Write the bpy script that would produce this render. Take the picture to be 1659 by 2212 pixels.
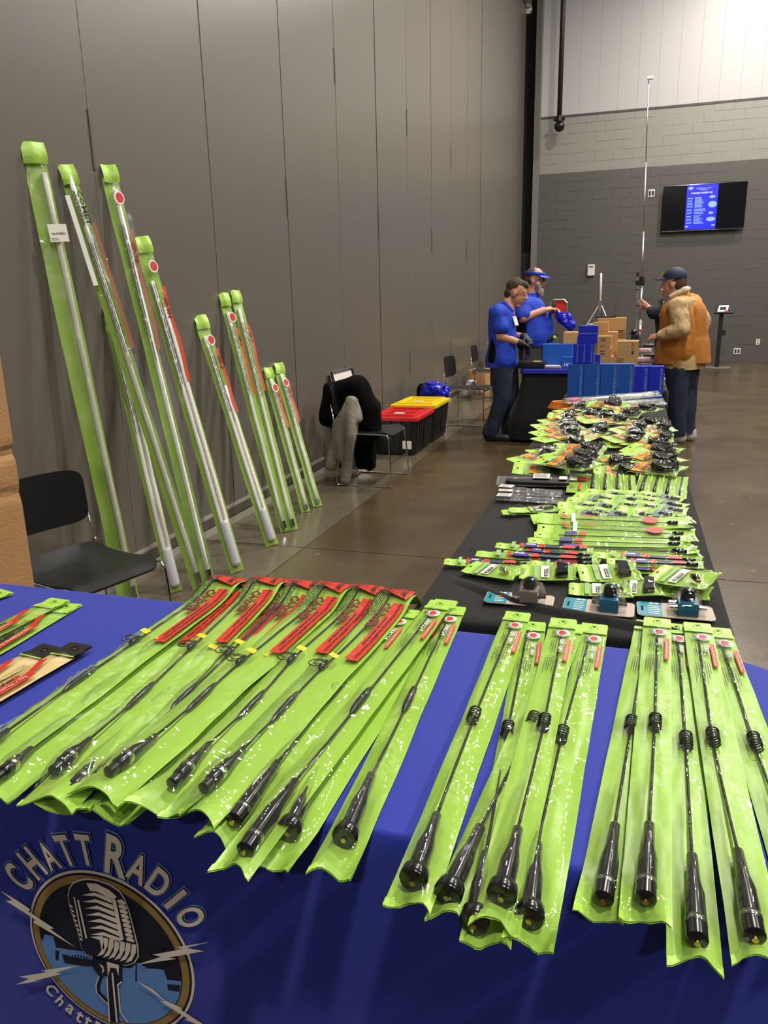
import bpy, bmesh, math, random
from mathutils import Vector, Matrix, noise
random.seed(7)
for _o in list(bpy.data.objects): bpy.data.objects.remove(_o)
SC = bpy.context.scene
COL = SC.collection
PI = math.pi

# ------------------------------------------------------------------ camera
FPX, CXP, CYP, EYE = 1661.0, 829.5, 1106.0, 1.43
def _n(v): return Vector(v).normalized()
_dn = _n((141, 6172, FPX))
_dy = Vector((537, -459, FPX)); _dy = (_dy - _dy.dot(_dn) * _dn).normalized()
_up = -_dn
_dx = _dy.cross(_up)
R3 = Matrix((_dx, _dy, _up))            # camera (x right, y down, z forward) -> world
CAMP = Vector((0, 0, EYE))
cam_data = bpy.data.cameras.new('camera'); cam = bpy.data.objects.new('camera', cam_data)
COL.objects.link(cam); SC.camera = cam
cam_data.sensor_fit = 'HORIZONTAL'; cam_data.sensor_width = 36.0
cam_data.lens = 36.0 * FPX / 1659.0
cam_data.clip_start = 0.02; cam_data.clip_end = 200
_m = Matrix((R3 @ Vector((1, 0, 0)), R3 @ Vector((0, -1, 0)), R3 @ Vector((0, 0, -1)))).transposed().to_4x4()
_m.translation = CAMP
cam.matrix_world = _m

# ------------------------------------------------------------------ world, lamps, exposure
W = bpy.data.worlds.new('hall_air'); SC.world = W; W.use_nodes = True
_bg = W.node_tree.nodes['Background']
_bg.inputs['Color'].default_value = (1.0, 0.95, 0.88, 1); _bg.inputs['Strength'].default_value = 0.07
SC.view_settings.view_transform = 'Standard'; SC.view_settings.look = 'None'
SC.view_settings.gamma = 1.0; SC.view_settings.use_curve_mapping = False
SC.view_settings.exposure = 0.0
def high_bay(n, x, y, z=8.6, w=620.0, size=0.55, col=(1.0, 0.945, 0.86)):
    l = bpy.data.lights.new('ceiling_high_bay_offscreen', 'AREA'); l.shape = 'DISK'; l.size = size
    l.energy = w; l.color = col
    o = bpy.data.objects.new('ceiling_high_bay_%d_offscreen' % n, l); COL.objects.link(o); o.location = (x, y, z)
for n, (x, y, w) in enumerate([(1.6, 5.4, 450), (1.6, 11.2, 640), (2.2, 16.6, 360), (6.8, 5.4, 320), (6.8, 11.2, 360), (6.8, 16.6, 360),
                  (1.6, -1.6, 340), (6.8, -1.6, 240), (1.6, -8.0, 330)]):
    high_bay(n + 1, x, y, w=w)

# ------------------------------------------------------------------ pixel -> place helpers (1659 x 2212 frame)
def _ray(px, py): return R3 @ Vector((px - CXP, py - CYP, FPX))
def gz(px, py, z=0.0):
    d = _ray(px, py); return CAMP + d * ((z - EYE) / d.z)
def gx(px, py, x):
    d = _ray(px, py); return CAMP + d * (x / d.x)
def gy(px, py, y):
    d = _ray(px, py); return CAMP + d * (y / d.y)

# ------------------------------------------------------------------ materials
def lin(c):
    c = c / 255.0
    return c / 12.92 if c <= 0.04045 else ((c + 0.055) / 1.055) ** 2.4
def S(r, g, b): return (lin(r), lin(g), lin(b), 1.0)
MATS = {}
def mat(name, col, rough=0.5, metal=0.0, spec=0.5, bump=None, var=None, coat=0.0, emit=None, trans=0.0, sheen=0.0, alpha=1.0):
    """principled material; bump=(scale, strength[, detail]); var=(scale, amount, colour2)"""
    m = bpy.data.materials.new(name); m.use_nodes = True
    nt = m.node_tree; b = nt.nodes['Principled BSDF']
    b.inputs['Base Color'].default_value = col; b.inputs['Roughness'].default_value = rough
    b.inputs['Metallic'].default_value = metal; b.inputs['Specular IOR Level'].default_value = spec
    b.inputs['Coat Weight'].default_value = coat; b.inputs['Coat Roughness'].default_value = 0.08
    b.inputs['Transmission Weight'].default_value = trans
    b.inputs['Sheen Weight'].default_value = sheen; b.inputs['Alpha'].default_value = alpha
    if emit:
        b.inputs['Emission Color'].default_value = emit[0]; b.inputs['Emission Strength'].default_value = emit[1]
    tc = None
    if bump or var:
        tc = nt.nodes.new('ShaderNodeTexCoord')
    if bump:
        n = nt.nodes.new('ShaderNodeTexNoise'); n.inputs['Scale'].default_value = bump[0]
        n.inputs['Detail'].default_value = bump[2] if len(bump) > 2 else 3
        nt.links.new(tc.outputs['Object'], n.inputs['Vector'])
        bp = nt.nodes.new('ShaderNodeBump'); bp.inputs['Strength'].default_value = bump[1]; bp.inputs['Distance'].default_value = 0.02
        nt.links.new(n.outputs['Fac'], bp.inputs['Height']); nt.links.new(bp.outputs['Normal'], b.inputs['Normal'])
        nt.links.new(bp.outputs['Normal'], b.inputs['Coat Normal'])
    if var:
        n2 = nt.nodes.new('ShaderNodeTexNoise'); n2.inputs['Scale'].default_value = var[0]; n2.inputs['Detail'].default_value = 5
        nt.links.new(tc.outputs['Object'], n2.inputs['Vector'])
        mx = nt.nodes.new('ShaderNodeMix'); mx.data_type = 'RGBA'
        mr = nt.nodes.new('ShaderNodeMapRange'); mr.inputs['From Min'].default_value = 0.3; mr.inputs['From Max'].default_value = 0.7
        mr.inputs['To Max'].default_value = var[1]
        nt.links.new(n2.outputs['Fac'], mr.inputs['Value']); nt.links.new(mr.outputs['Result'], mx.inputs['Factor'])
        mx.inputs[6].default_value = col; mx.inputs[7].default_value = var[2]
        nt.links.new(mx.outputs[2], b.inputs['Base Color'])
    MATS[name] = m
    return m
def film(name, tint=(1, 1, 1, 1), base=0.05, edge=0.5, scale=55.0, strength=0.5, milk=0.03, rough=0.07):
    """thin clear plastic: mostly see-through, glossy crinkles"""
    m = bpy.data.materials.new(name); m.use_nodes = True
    nt = m.node_tree; nt.nodes.clear()
    out = nt.nodes.new('ShaderNodeOutputMaterial')
    tr = nt.nodes.new('ShaderNodeBsdfTransparent'); tr.inputs['Color'].default_value = tint
    gl = nt.nodes.new('ShaderNodeBsdfGlossy'); gl.inputs['Roughness'].default_value = rough
    df = nt.nodes.new('ShaderNodeBsdfDiffuse'); df.inputs['Color'].default_value = (0.85, 0.85, 0.82, 1)
    tc = nt.nodes.new('ShaderNodeTexCoord')
    n = nt.nodes.new('ShaderNodeTexNoise'); n.inputs['Scale'].default_value = scale; n.inputs['Detail'].default_value = 2.0
    n.inputs['Distortion'].default_value = 1.2
    nt.links.new(tc.outputs['Object'], n.inputs['Vector'])
    bp = nt.nodes.new('ShaderNodeBump'); bp.inputs['Strength'].default_value = strength; bp.inputs['Distance'].default_value = 0.03
    nt.links.new(n.outputs['Fac'], bp.inputs['Height']); nt.links.new(bp.outputs['Normal'], gl.inputs['Normal'])
    lw = nt.nodes.new('ShaderNodeLayerWeight'); lw.inputs['Blend'].default_value = 0.35
    mr = nt.nodes.new('ShaderNodeMapRange'); mr.inputs['To Min'].default_value = base; mr.inputs['To Max'].default_value = edge
    nt.links.new(lw.outputs['Fresnel'], mr.inputs['Value'])
    m1 = nt.nodes.new('ShaderNodeMixShader'); m1.inputs[0].default_value = milk
    nt.links.new(tr.outputs[0], m1.inputs[1]); nt.links.new(df.outputs[0], m1.inputs[2])
    m2 = nt.nodes.new('ShaderNodeMixShader'); nt.links.new(mr.outputs['Result'], m2.inputs[0])
    nt.links.new(m1.outputs[0], m2.inputs[1]); nt.links.new(gl.outputs[0], m2.inputs[2])
    nt.links.new(m2.outputs[0], out.inputs['Surface'])
    MATS[name] = m
    return m
LIME = S(176, 220, 84)
mat('lime', LIME, 0.34, bump=(14, 0.12, 2), var=(9, 0.4, S(164, 210, 74)))
mat('lime_head', S(172, 216, 84), 0.42, bump=(40, 0.15, 2))
film('film', base=0.07, edge=0.5, scale=13, strength=0.26, milk=0.012, rough=0.025); film('film_soft', base=0.08, edge=0.45, scale=10, strength=0.32, milk=0.015, rough=0.025)
film('film_tube', base=0.09, edge=0.5, scale=34, strength=0.45, milk=0.03, rough=0.03)
film('film_crisp', base=0.2, edge=0.65, scale=40, strength=0.5, milk=0.03, rough=0.04)
film('film_tall', base=0.11, edge=0.5, scale=55, strength=0.45, milk=0.015, rough=0.03)
film('film_grey', tint=(0.8, 0.82, 0.86, 1), base=0.08, edge=0.6, scale=30, strength=0.6, milk=0.12)
film('film_hard', base=0.02, edge=0.28, scale=6, strength=0.05, milk=0.0, rough=0.03)
mat('black_gloss', (0.008, 0.008, 0.009, 1), 0.22, coat=0.3)
mat('black_satin', (0.010, 0.010, 0.011, 1), 0.42)
mat('black_matte', (0.012, 0.012, 0.013, 1), 0.8)
mat('rod', (0.008, 0.008, 0.009, 1), 0.4, spec=0.3)
mat('steel', (0.6, 0.6, 0.6, 1), 0.18, metal=1.0)
mat('chrome', (0.75, 0.75, 0.75, 1), 0.1, metal=1.0)
mat('alu', (0.62, 0.62, 0.62, 1), 0.35, metal=1.0)
mat('brass', (0.65, 0.45, 0.15, 1), 0.25, metal=1.0)
mat('red', S(196, 40, 30), 0.45)
mat('red_print', S(205, 42, 34), 0.5)
mat('red_flag', S(206, 52, 30), 0.4, bump=(60, 0.2))
mat('ink', (0.012, 0.012, 0.012, 1), 0.5)
mat('grey_ink', S(74, 92, 40), 0.6)
mat('maroon', S(120, 26, 14), 0.5)
mat('white_print', S(235, 232, 224), 0.55)
mat('white_plastic', S(226, 222, 214), 0.4)
mat('paper', S(232, 228, 218), 0.7)
mat('orange_card', S(222, 150, 30), 0.45)
mat('tan_card', S(205, 165, 110), 0.5)
mat('yellow', S(240, 205, 20), 0.4)
mat('teal', S(28, 140, 160), 0.4)
mat('card_teal', S(92, 140, 140), 0.4)
mat('card_blue', S(70, 90, 130), 0.4)
mat('pinkish', S(198, 180, 166), 0.6)
mat('navy', S(22, 42, 92), 0.5)
mat('indigo', S(54, 34, 140), 0.45)
mat('beige_card', S(236, 214, 150), 0.5)
mat('clearwin', S(168, 200, 140), 0.2)
# ------------------------------------------------------------------ mesh builder
class MB:
    def __init__(s): s.v = []; s.f = []; s.m = []
    def add(s, vs, fs, m=0):
        o = len(s.v); s.v += [Vector(p) for p in vs]
        for f in fs: s.f.append(tuple(i + o for i in f)); s.m.append(m)
        return s
    def box(s, lo, hi, m=0, fn=None):
        x0, y0, z0 = lo; x1, y1, z1 = hi
        vs = [(x0, y0, z0), (x1, y0, z0), (x1, y1, z0), (x0, y1, z0), (x0, y0, z1), (x1, y0, z1), (x1, y1, z1), (x0, y1, z1)]
        if fn: vs = [fn(Vector(p)) for p in vs]
        return s.add(vs, [(0, 3, 2, 1), (4, 5, 6, 7), (0, 1, 5, 4), (1, 2, 6, 5), (2, 3, 7, 6), (3, 0, 4, 7)], m)
    def cbox(s, lo, hi, b, m=0, fn=None):
        """box with chamfered vertical and horizontal edges"""
        bm = bmesh.new(); bmesh.ops.create_cube(bm, size=1.0)
        for v in bm.verts:
            v.co = Vector([(lo[i] + hi[i]) / 2 + v.co[i] * (hi[i] - lo[i]) for i in range(3)])
        bmesh.ops.bevel(bm, geom=bm.edges[:] + bm.verts[:], offset=b, segments=2, affect='EDGES', profile=0.7)
        bm.verts.index_update()
        vs = [v.co.copy() for v in bm.verts]; fs = [tuple(v.index for v in f.verts) for f in bm.faces]; bm.free()
        if fn: vs = [fn(p) for p in vs]
        return s.add(vs, fs, m)
    def grid(s, nu, nv, fn, m=0, flip=False, skip=None):
        vs = [fn(i / nu, j / nv) for i in range(nu + 1) for j in range(nv + 1)]
        fs = []
        for i in range(nu):
            for j in range(nv):
                if skip and skip(i, j): continue
                a = i * (nv + 1) + j
                q = (a, a + nv + 1, a + nv + 2, a + 1)
                fs.append(q[::-1] if flip else q)
        return s.add(vs, fs, m)
    def tube(s, pts, r, n=6, m=0, cap=True, closed=False):
        pts = [Vector(p) for p in pts]; k = len(pts)
        rs = r if isinstance(r, (list, tuple)) else [r] * k
        vs = []; ref = None
        for i in range(k):
            if closed: t = pts[(i + 1) % k] - pts[i - 1]
            else: t = pts[min(i + 1, k - 1)] - pts[max(i - 1, 0)]
            if t.length < 1e-9: t = Vector((0, 0, 1))
            t.normalize()
            if ref is None:
                ref = t.cross(Vector((0, 0, 1)))
                if ref.length < 1e-3: ref = t.cross(Vector((1, 0, 0)))
            ref = (ref - ref.dot(t) * t)
            if ref.length < 1e-6: ref = t.orthogonal()
            ref.normalize(); b = t.cross(ref)
            for j in range(n):
                a = 2 * PI * j / n
                vs.append(pts[i] + (ref * math.cos(a) + b * math.sin(a)) * rs[i])
        fs = []
        for i in range(k if closed else k - 1):
            i2 = (i + 1) % k
            for j in range(n):
                j2 = (j + 1) % n
                fs.append((i * n + j, i * n + j2, i2 * n + j2, i2 * n + j))
        if cap and not closed:
            fs.append(tuple(range(n - 1, -1, -1))); fs.append(tuple((k - 1) * n + j for j in range(n)))
        return s.add(vs, fs, m)
    def disc(s, c, ax, r, n=16, m=0, r2=None, ref=None):
        ax = Vector(ax).normalized(); u = Vector(ref).normalized() if ref else ax.orthogonal().normalized(); w = ax.cross(u)
        r2 = r2 or r
        vs = [Vector(c) + u * r * math.cos(2 * PI * i / n) + w * r2 * math.sin(2 * PI * i / n) for i in range(n)]
        return s.add(vs, [tuple(range(n))], m)
    def sphere(s, c, r, nu=12, nv=8, m=0, fn=None):
        r = r if isinstance(r, (list, tuple)) else (r, r, r)
        vs = []; fs = []
        for i in range(1, nv):
            t = PI * i / nv
            for j in range(nu):
                a = 2 * PI * j / nu
                vs.append(Vector((c[0] + r[0] * math.sin(t) * math.cos(a), c[1] + r[1] * math.sin(t) * math.sin(a), c[2] + r[2] * math.cos(t))))
        top = len(vs); vs.append(Vector((c[0], c[1], c[2] + r[2]))); bot = len(vs); vs.append(Vector((c[0], c[1], c[2] - r[2])))
        for j in range(nu):
            fs.append((top, j, (j + 1) % nu)); b = (nv - 2) * nu
            fs.append((bot, b + (j + 1) % nu, b + j))
        for i in range(nv - 2):
            for j in range(nu):
                fs.append((i * nu + j, (i + 1) * nu + j, (i + 1) * nu + (j + 1) % nu, i * nu + (j + 1) % nu))
        if fn: vs = [fn(p) for p in vs]
        return s.add(vs, fs, m)
    def map(s, fn): s.v = [Vector(fn(p)) for p in s.v]; return s
    def build(s, name, mats, parent=None, smooth=False, off=None, auto=None):
        """link as ONE mesh object; verts are world coords, made local to the root's place"""
        if off is None:
            r = parent
            while r is not None and r.parent is not None: r = r.parent
            off = r.location if r is not None else Vector((0, 0, 0))
        me = bpy.data.meshes.new(name)
        me.from_pydata([tuple(p - off) for p in s.v], [], s.f)
        if not isinstance(mats, (list, tuple)): mats = [mats]
        for q in mats: me.materials.append(MATS[q] if isinstance(q, str) else q)
        if len(mats) > 1: me.polygons.foreach_set('material_index', s.m)
        if smooth: me.polygons.foreach_set('use_smooth', [True] * len(me.polygons))
        me.validate(); me.update()
        if smooth and auto: me.set_sharp_from_angle(angle=math.radians(auto))
        o = bpy.data.objects.new(name, me); COL.objects.link(o)
        if parent: o.parent = parent
        return o
def tag(o, label=None, cat=None, group=None, kind=None):
    if label: o['label'] = label
    if cat: o['category'] = cat
    if group: o['group'] = group
    if kind: o['kind'] = kind
    return o
def thing(name, label, cat, loc=(0, 0, 0), group=None):
    o = bpy.data.objects.new(name, None); COL.objects.link(o)
    o.location = loc; o.empty_display_size = 0.05
    return tag(o, label, cat, group)
def copy_tree(o, parent=None):
    c = o.copy(); COL.objects.link(c); c.parent = parent
    for ch in list(o.children): copy_tree(ch, c)
    return c
# ------------------------------------------------------------------ lettering as flat meshes
_TX = {}
def text_shape(s, bold=0.0, res=1):
    key = (s, bold, res)
    if key not in _TX:
        cu = bpy.data.curves.new('t', 'FONT'); cu.body = s; cu.size = 1.0; cu.resolution_u = res
        cu.fill_mode = 'FRONT'; cu.offset = bold
        ob = bpy.data.objects.new('t', cu); COL.objects.link(ob)
        dg = bpy.context.evaluated_depsgraph_get()
        me = bpy.data.meshes.new_from_object(ob.evaluated_get(dg))
        vs = [(v.co.x, v.co.y) for v in me.vertices]; fs = [tuple(p.vertices) for p in me.polygons]
        bpy.data.objects.remove(ob); bpy.data.curves.remove(cu); bpy.data.meshes.remove(me)
        w = max((v[0] for v in vs), default=1.0)
        _TX[key] = (vs, fs, w)
    return _TX[key]
def put_text(mb, s, fn, x, y, h, m=0, width=None, bold=0.0, res=1):
    """cap height h with the baseline start at (x, y) of the surface map fn(x, y)"""
    vs, fs, w = text_shape(s, bold, res)
    k = h / 0.7; kx = k if width is None else width / w
    mb.add([fn(x + a * kx, y + b * k) for a, b in vs], fs, m)
def put_rect(mb, fn, x0, y0, x1, y1, m=0, nx=1, ny=1):
    mb.grid(nx, ny, lambda a, b: fn(x0 + (x1 - x0) * a, y0 + (y1 - y0) * b), m)
def put_lines(mb, fn, x0, y0, x1, y1, rows, m=0, fill=0.5, ragged=0.3):
    """rows of unreadable small print as bars"""
    dy = (y1 - y0) / rows
    for i in range(rows):
        xx = x0; end = x0 + (x1 - x0) * (1 - ragged * random.random())
        ya = y0 + dy * (i + 0.5 - fill / 2); yb = ya + dy * fill
        while xx < end - 1e-6:
            w = min((x1 - x0) * random.uniform(0.08, 0.2), end - xx)
            put_rect(mb, fn, xx, ya, xx + w * 0.85, yb, m); xx += w
# ================================================================== THE ROOM
WX = -2.55            # face of the folding partition
YB = 19.26            # face of the block wall
# floor: cast slabs with saw-cut joints
def floor_material(name, dark, pale):
    m = bpy.data.materials.new('polished_concrete'); m.use_nodes = True; nt = m.node_tree; b = nt.nodes['Principled BSDF']
    tc = nt.nodes.new('ShaderNodeTexCoord')
    def noi(scale, det, rough=0.6, dist=0.0):
        n = nt.nodes.new('ShaderNodeTexNoise'); n.inputs['Scale'].default_value = scale; n.inputs['Detail'].default_value = det
        n.inputs['Roughness'].default_value = rough; n.inputs['Distortion'].default_value = dist
        nt.links.new(tc.outputs['Object'], n.inputs['Vector']); return n
    a = noi(0.9, 8, 0.65, 0.6); r = nt.nodes.new('ShaderNodeValToRGB')
    e = r.color_ramp.elements; e[0].position = 0.3; e[0].color = dark; e[1].position = 0.72; e[1].color = pale
    nt.links.new(a.outputs['Fac'], r.inputs['Fac'])
    g = noi(34, 3); mx = nt.nodes.new('ShaderNodeMix'); mx.data_type = 'RGBA'; mx.blend_type = 'OVERLAY'; mx.inputs['Factor'].default_value = 0.35
    nt.links.new(r.outputs['Color'], mx.inputs[6]); nt.links.new(g.outputs['Color'], mx.inputs[7])
    # pale scuffs and chips
    vo = nt.nodes.new('ShaderNodeTexVoronoi'); vo.inputs['Scale'].default_value = 5.0; vo.inputs['Randomness'].default_value = 1.0
    dn = noi(3.0, 2); mp = nt.nodes.new('ShaderNodeMixRGB'); mp.inputs[0].default_value = 0.2
    nt.links.new(tc.outputs['Object'], mp.inputs[1]); nt.links.new(dn.outputs['Color'], mp.inputs[2]); nt.links.new(mp.outputs[0], vo.inputs['Vector'])
    th = nt.nodes.new('ShaderNodeMapRange'); th.inputs['From Min'].default_value = 0.05; th.inputs['From Max'].default_value = 0.03
    th.inputs['To Max'].default_value = 0.4
    nt.links.new(vo.outputs['Distance'], th.inputs['Value'])
    m3 = nt.nodes.new('ShaderNodeMix'); m3.data_type = 'RGBA'; m3.inputs[7].default_value = S(176, 166, 146)
    nt.links.new(th.outputs['Result'], m3.inputs['Factor']); nt.links.new(mx.outputs[2], m3.inputs[6])
    nt.links.new(m3.outputs[2], b.inputs['Base Color'])
    rr = nt.nodes.new('ShaderNodeMapRange'); rr.inputs['To Min'].default_value = 0.12; rr.inputs['To Max'].default_value = 0.34
    nt.links.new(a.outputs['Fac'], rr.inputs['Value']); nt.links.new(rr.outputs['Result'], b.inputs['Roughness'])
    b.inputs['Specular IOR Level'].default_value = 0.5
    bp = nt.nodes.new('ShaderNodeBump'); bp.inputs['Strength'].default_value = 0.04; bp.inputs['Distance'].default_value = 0.02
    nt.links.new(g.outputs['Fac'], bp.inputs['Height']); nt.links.new(bp.outputs['Normal'], b.inputs['Normal'])
    MATS[name] = m
floor_material('concrete', S(66, 53, 35), S(92, 78, 55))
floor_material('concrete_pale', S(82, 74, 58), S(104, 95, 77))
mat('joint', S(150, 138, 112), 0.7)
floor = MB().box((-4.2, -6, -0.2), (10.2, 20.2, -0.012)).build('floor', 'joint'); tag(floor, kind='structure')
xs = [-4.2, -1.84, 2.9, 6.6, 10.2]; ys = [-6, -1.6, 1.3, 4.15, 8.7, 13.2, 17.0, 20.2]
for i in range(len(xs) - 1):
    for j in range(len(ys) - 1):
        g = 0.004
        MB().box((xs[i] + g, ys[j] + g, -0.1), (xs[i + 1] - g, ys[j + 1] - g, 0.0)).build('slab', 'concrete_pale' if i == 0 else 'concrete', floor, off=Vector((0, 0, 0)))
# ------------------------------------------------------------------ folding partition on the left
mat('partition', S(104, 98, 90), 0.3, spec=0.45, bump=(350, 0.05, 2))
mat('partition_edge', S(124, 117, 108), 0.35)
mat('seal_dark', S(44, 41, 37), 0.6)
mat('hinge_grey', S(84, 78, 70), 0.4)
wl = MB().box((WX - 0.16, 0.0, 0.0), (WX - 0.11, 18.98, 7.62)).build('wall_left', 'seal_dark'); tag(wl, kind='structure')
PW = 1.145
for k in range(-2, 14):
    y0 = max(0.0, 3.47 + PW * (k - 1)); y1 = 3.47 + PW * k
    if y1 <= 0.05: continue
    if k == 13: y1 = 18.96
    a = random.uniform(-0.0035, 0.0035)
    def tilt(p, yc=(y0 + y1) / 2, a=a): return Vector((p.x + (p.y - yc) * a, p.y, p.z))
    MB().cbox((WX - 0.1, y0 + 0.0012, 0.05), (WX, y1 - 0.0012, 7.55), 0.003, fn=tilt).build('panel', 'partition', wl)
    MB().box((WX - 0.05, y1 - 0.0022, 0.06), (WX + 0.0025, y1 + 0.0022, 7.5)).build('edge_seal', 'seal_dark' if k in (2, 4, 9) else 'partition_edge', wl)
    for z in ((3.28, 0.62) if k % 2 == 1 else (2.1,)):
        MB().box((WX - 0.01, y1 - 0.011, z), (WX + 0.006, y1 + 0.004, z + 0.27)).build('hinge', 'hinge_grey', wl)
mat('skirt', S(176, 172, 160), 0.35, metal=0.3)
bb = MB().box((WX - 0.02, 0.0, 0.0), (WX + 0.012, 18.96, 0.045)).build('baseboard_left', 'skirt'); tag(bb, kind='structure')
for z0, z1, mm in ((0.055, 0.115, 'hinge_grey'), (0.115, 0.135, 'skirt')):
    MB().box((WX - 0.01, 0.0, z0), (WX + 0.01, 18.96, z1)).build('sweep_strip', mm, bb)
tr = MB().box((WX - 0.15, 0.0, 7.56), (WX + 0.12, 18.98, 7.7)).build('trim_1', 'alu'); tag(tr, kind='structure')
# ------------------------------------------------------------------ jamb between partition and block wall
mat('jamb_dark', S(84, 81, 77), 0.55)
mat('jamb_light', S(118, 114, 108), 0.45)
# a stacking recess behind the end of the partition: made this deep to shade the strip
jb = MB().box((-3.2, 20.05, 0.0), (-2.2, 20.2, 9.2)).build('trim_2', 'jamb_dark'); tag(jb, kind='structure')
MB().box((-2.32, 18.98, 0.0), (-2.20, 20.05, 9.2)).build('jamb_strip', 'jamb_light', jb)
MB().box((-3.2, 18.98, 0.0), (-3.08, 20.05, 9.2)).build('recess_side_blocker', 'jamb_dark', jb)  # unseen side, added to keep ambient light out of the recess
MB().box((-3.08, 18.98, 9.1), (-2.32, 20.05, 9.2)).build('recess_top_blocker', 'jamb_dark', jb)  # unseen cap, added to stop ambient light falling in from above
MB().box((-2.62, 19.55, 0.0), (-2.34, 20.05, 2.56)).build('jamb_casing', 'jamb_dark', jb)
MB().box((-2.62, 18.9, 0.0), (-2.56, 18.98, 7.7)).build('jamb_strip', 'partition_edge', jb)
# ------------------------------------------------------------------ block wall at the back
mat('paint_dark', S(84, 81, 77), 0.42, bump=(120, 0.12, 3))
mat('paint_light', S(142, 140, 133), 0.42, bump=(120, 0.12, 3))
mat('mortar_dark', S(90, 87, 82), 0.6); mat('mortar_light', S(148, 146, 139), 0.6)
wb = MB().box((-2.2, YB - 0.0215, 0.0), (10.2, YB + 0.3, 4.232)).box((-2.2, YB - 0.0215, 4.232), (10.2, YB + 0.3, 5.42), 1) \
    .build('wall_back', ['mortar_dark', 'mortar_light']); tag(wb, kind='structure')
CH = 4.232 / 21; CL = CH * 2.0
def block_mesh(L, h, mname):
    mb = MB().cbox((0.0022, -0.03, 0.0022), (L - 0.0022, 0.0, h - 0.0022), 0.005, fn=lambda p: Vector((p.x, YB + 0.03 + p.y - 0.026, p.z)))
    me = bpy.data.meshes.new('block'); me.from_pydata([tuple(v) for v in mb.v], [], mb.f); me.materials.append(MATS[mname]); me.update()
    return me, mb
BM = {n: block_mesh(CL, CH, n) for n in ('paint_dark', 'paint_light')}
BT = block_mesh(CL, 5.385 - 5 * CH - 4.232, 'paint_light')
rest = {'paint_dark': MB(), 'paint_light': MB()}; cnt = 0
for r in range(27):
    z = r * CH
    mn = 'paint_dark' if r < 21 else 'paint_light'
    mesh, raw = (BM[mn] if r < 26 else BT)
    if r == 26: mesh, raw = BT
    x = -2.2 - (CL / 2 if r % 2 else 0.0); first = True
    while x < 9.8:
        xx = max(x, -2.2)
        dep = random.uniform(-0.002, 0.003)
        vis = x < 3.1 and (r > 3 or x > 1.0) and cnt < 300
        if x < -2.2 - 1e-6:
            mb = MB().cbox((0.004, -0.03, 0.004), (CL / 2 - 0.004, 0.0, CH - 0.004), 0.006, fn=lambda p: Vector((p.x - 2.2, YB + 0.004 + p.y, p.z + z)))
            rest[mn].add(mb.v, mb.f)
        elif vis and r < 26:
            o = bpy.data.objects.new('block', mesh); COL.objects.link(o); o.location = (x, dep, z); o.parent = wb; cnt += 1
        else:
            rest[mn].add([p + Vector((x, dep, z)) for p in raw.v], raw.f)
        x += CL
for n in rest:
    tag(rest[n].build('blockwork', n, wb), kind='stuff')
mat('ledge', S(70, 66, 62), 0.5)
lg = MB().box((-2.2, YB - 0.035, 5.385), (10.2, YB + 0.3, 5.43)).build('trim_3', 'ledge'); tag(lg, kind='structure')
mat('upper_panel', S(184, 181, 181), 0.42, bump=(200, 0.04))
mat('upper_gap', S(150, 147, 146), 0.6)
wu = MB().box((-2.2, YB + 0.004, 5.43), (10.2, YB + 0.3, 9.6)).build('wall_upper', 'upper_gap'); tag(wu, kind='structure')
x = -2.2
while x < 10.1:
    MB().cbox((x + 0.0015, YB, 5.432), (min(x + 0.41, 10.2) - 0.0015, YB + 0.05, 9.6), 0.0025).build('wall_panel', 'upper_panel', wu); x += 0.41

# ------------------------------------------------------------------ fittings on and near the back wall
mat('pipe_black', S(38, 33, 31), 0.5)
pp = gy(1208, 262, 18.72)
t = thing('sprinkler_pipe', 'dark vertical pipe with round end fitting hanging before the white upper wall', 'pipe', (pp.x, pp.y, pp.z))
MB().tube([(pp.x, pp.y, pp.z), (pp.x, pp.y, 9.6)], 0.052, 12).build('pipe', 'pipe_black', t, smooth=True)
MB().tube([(pp.x - 0.12, pp.y, pp.z + 0.05), (pp.x + 0.12, pp.y, pp.z + 0.05)], 0.045, 10).tube([(pp.x, pp.y, pp.z + 0.1), (pp.x, pp.y, pp.z)], 0.075, 12).build('collar', 'pipe_black', t)
MB().sphere((pp.x + 0.01, pp.y, pp.z - 0.1), 0.115, 16, 10).build('end_fitting', 'black_gloss', t, smooth=True)
sp = gy(1141, 20, 18.97)
t = thing('sensor_box', 'small white sensor box high on the dark jamb', 'sensor', sp)
MB().cbox((sp.x - 0.075, sp.y, sp.z - 0.03), (sp.x + 0.075, sp.y + 0.12, sp.z + 0.06), 0.012).build('housing', 'white_plastic', t)
MB().cbox((sp.x - 0.045, sp.y + 0.01, sp.z - 0.075), (sp.x + 0.045, sp.y + 0.1, sp.z - 0.03), 0.012).build('lens_cover', 'white_plastic', t)
# television
mat('tv_black', (0.004, 0.004, 0.006, 1), 0.12, coat=0.4)
mat('screen_blue', (0.01, 0.01, 0.3, 1), 0.3, emit=((0.012, 0.02, 1.0, 1), 1.0))
mat('screen_light', (0.2, 0.3, 0.8, 1), 0.3, emit=((0.16, 0.28, 1.0, 1), 1.0))
mat('screen_white', (0.6, 0.6, 0.8, 1), 0.3, emit=((0.55, 0.62, 1.0, 1), 1.0))
TVY = YB - 0.16
a = gy(1435, 402, TVY); b_ = gy(1616, 391, TVY); c = gy(1428, 502, TVY)
x0, x1, z0, z1 = a.x - 0.005, b_.x, c.z, (a.z + b_.z) / 2
t = thing('television', 'flat black wall television showing a blue forum schedule page', 'television', ((x0 + x1) / 2, TVY, z0))
MB().cbox((x0, TVY, z0), (x1, TVY + 0.06, z1), 0.008).build('cabinet', 'tv_black', t)
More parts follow.
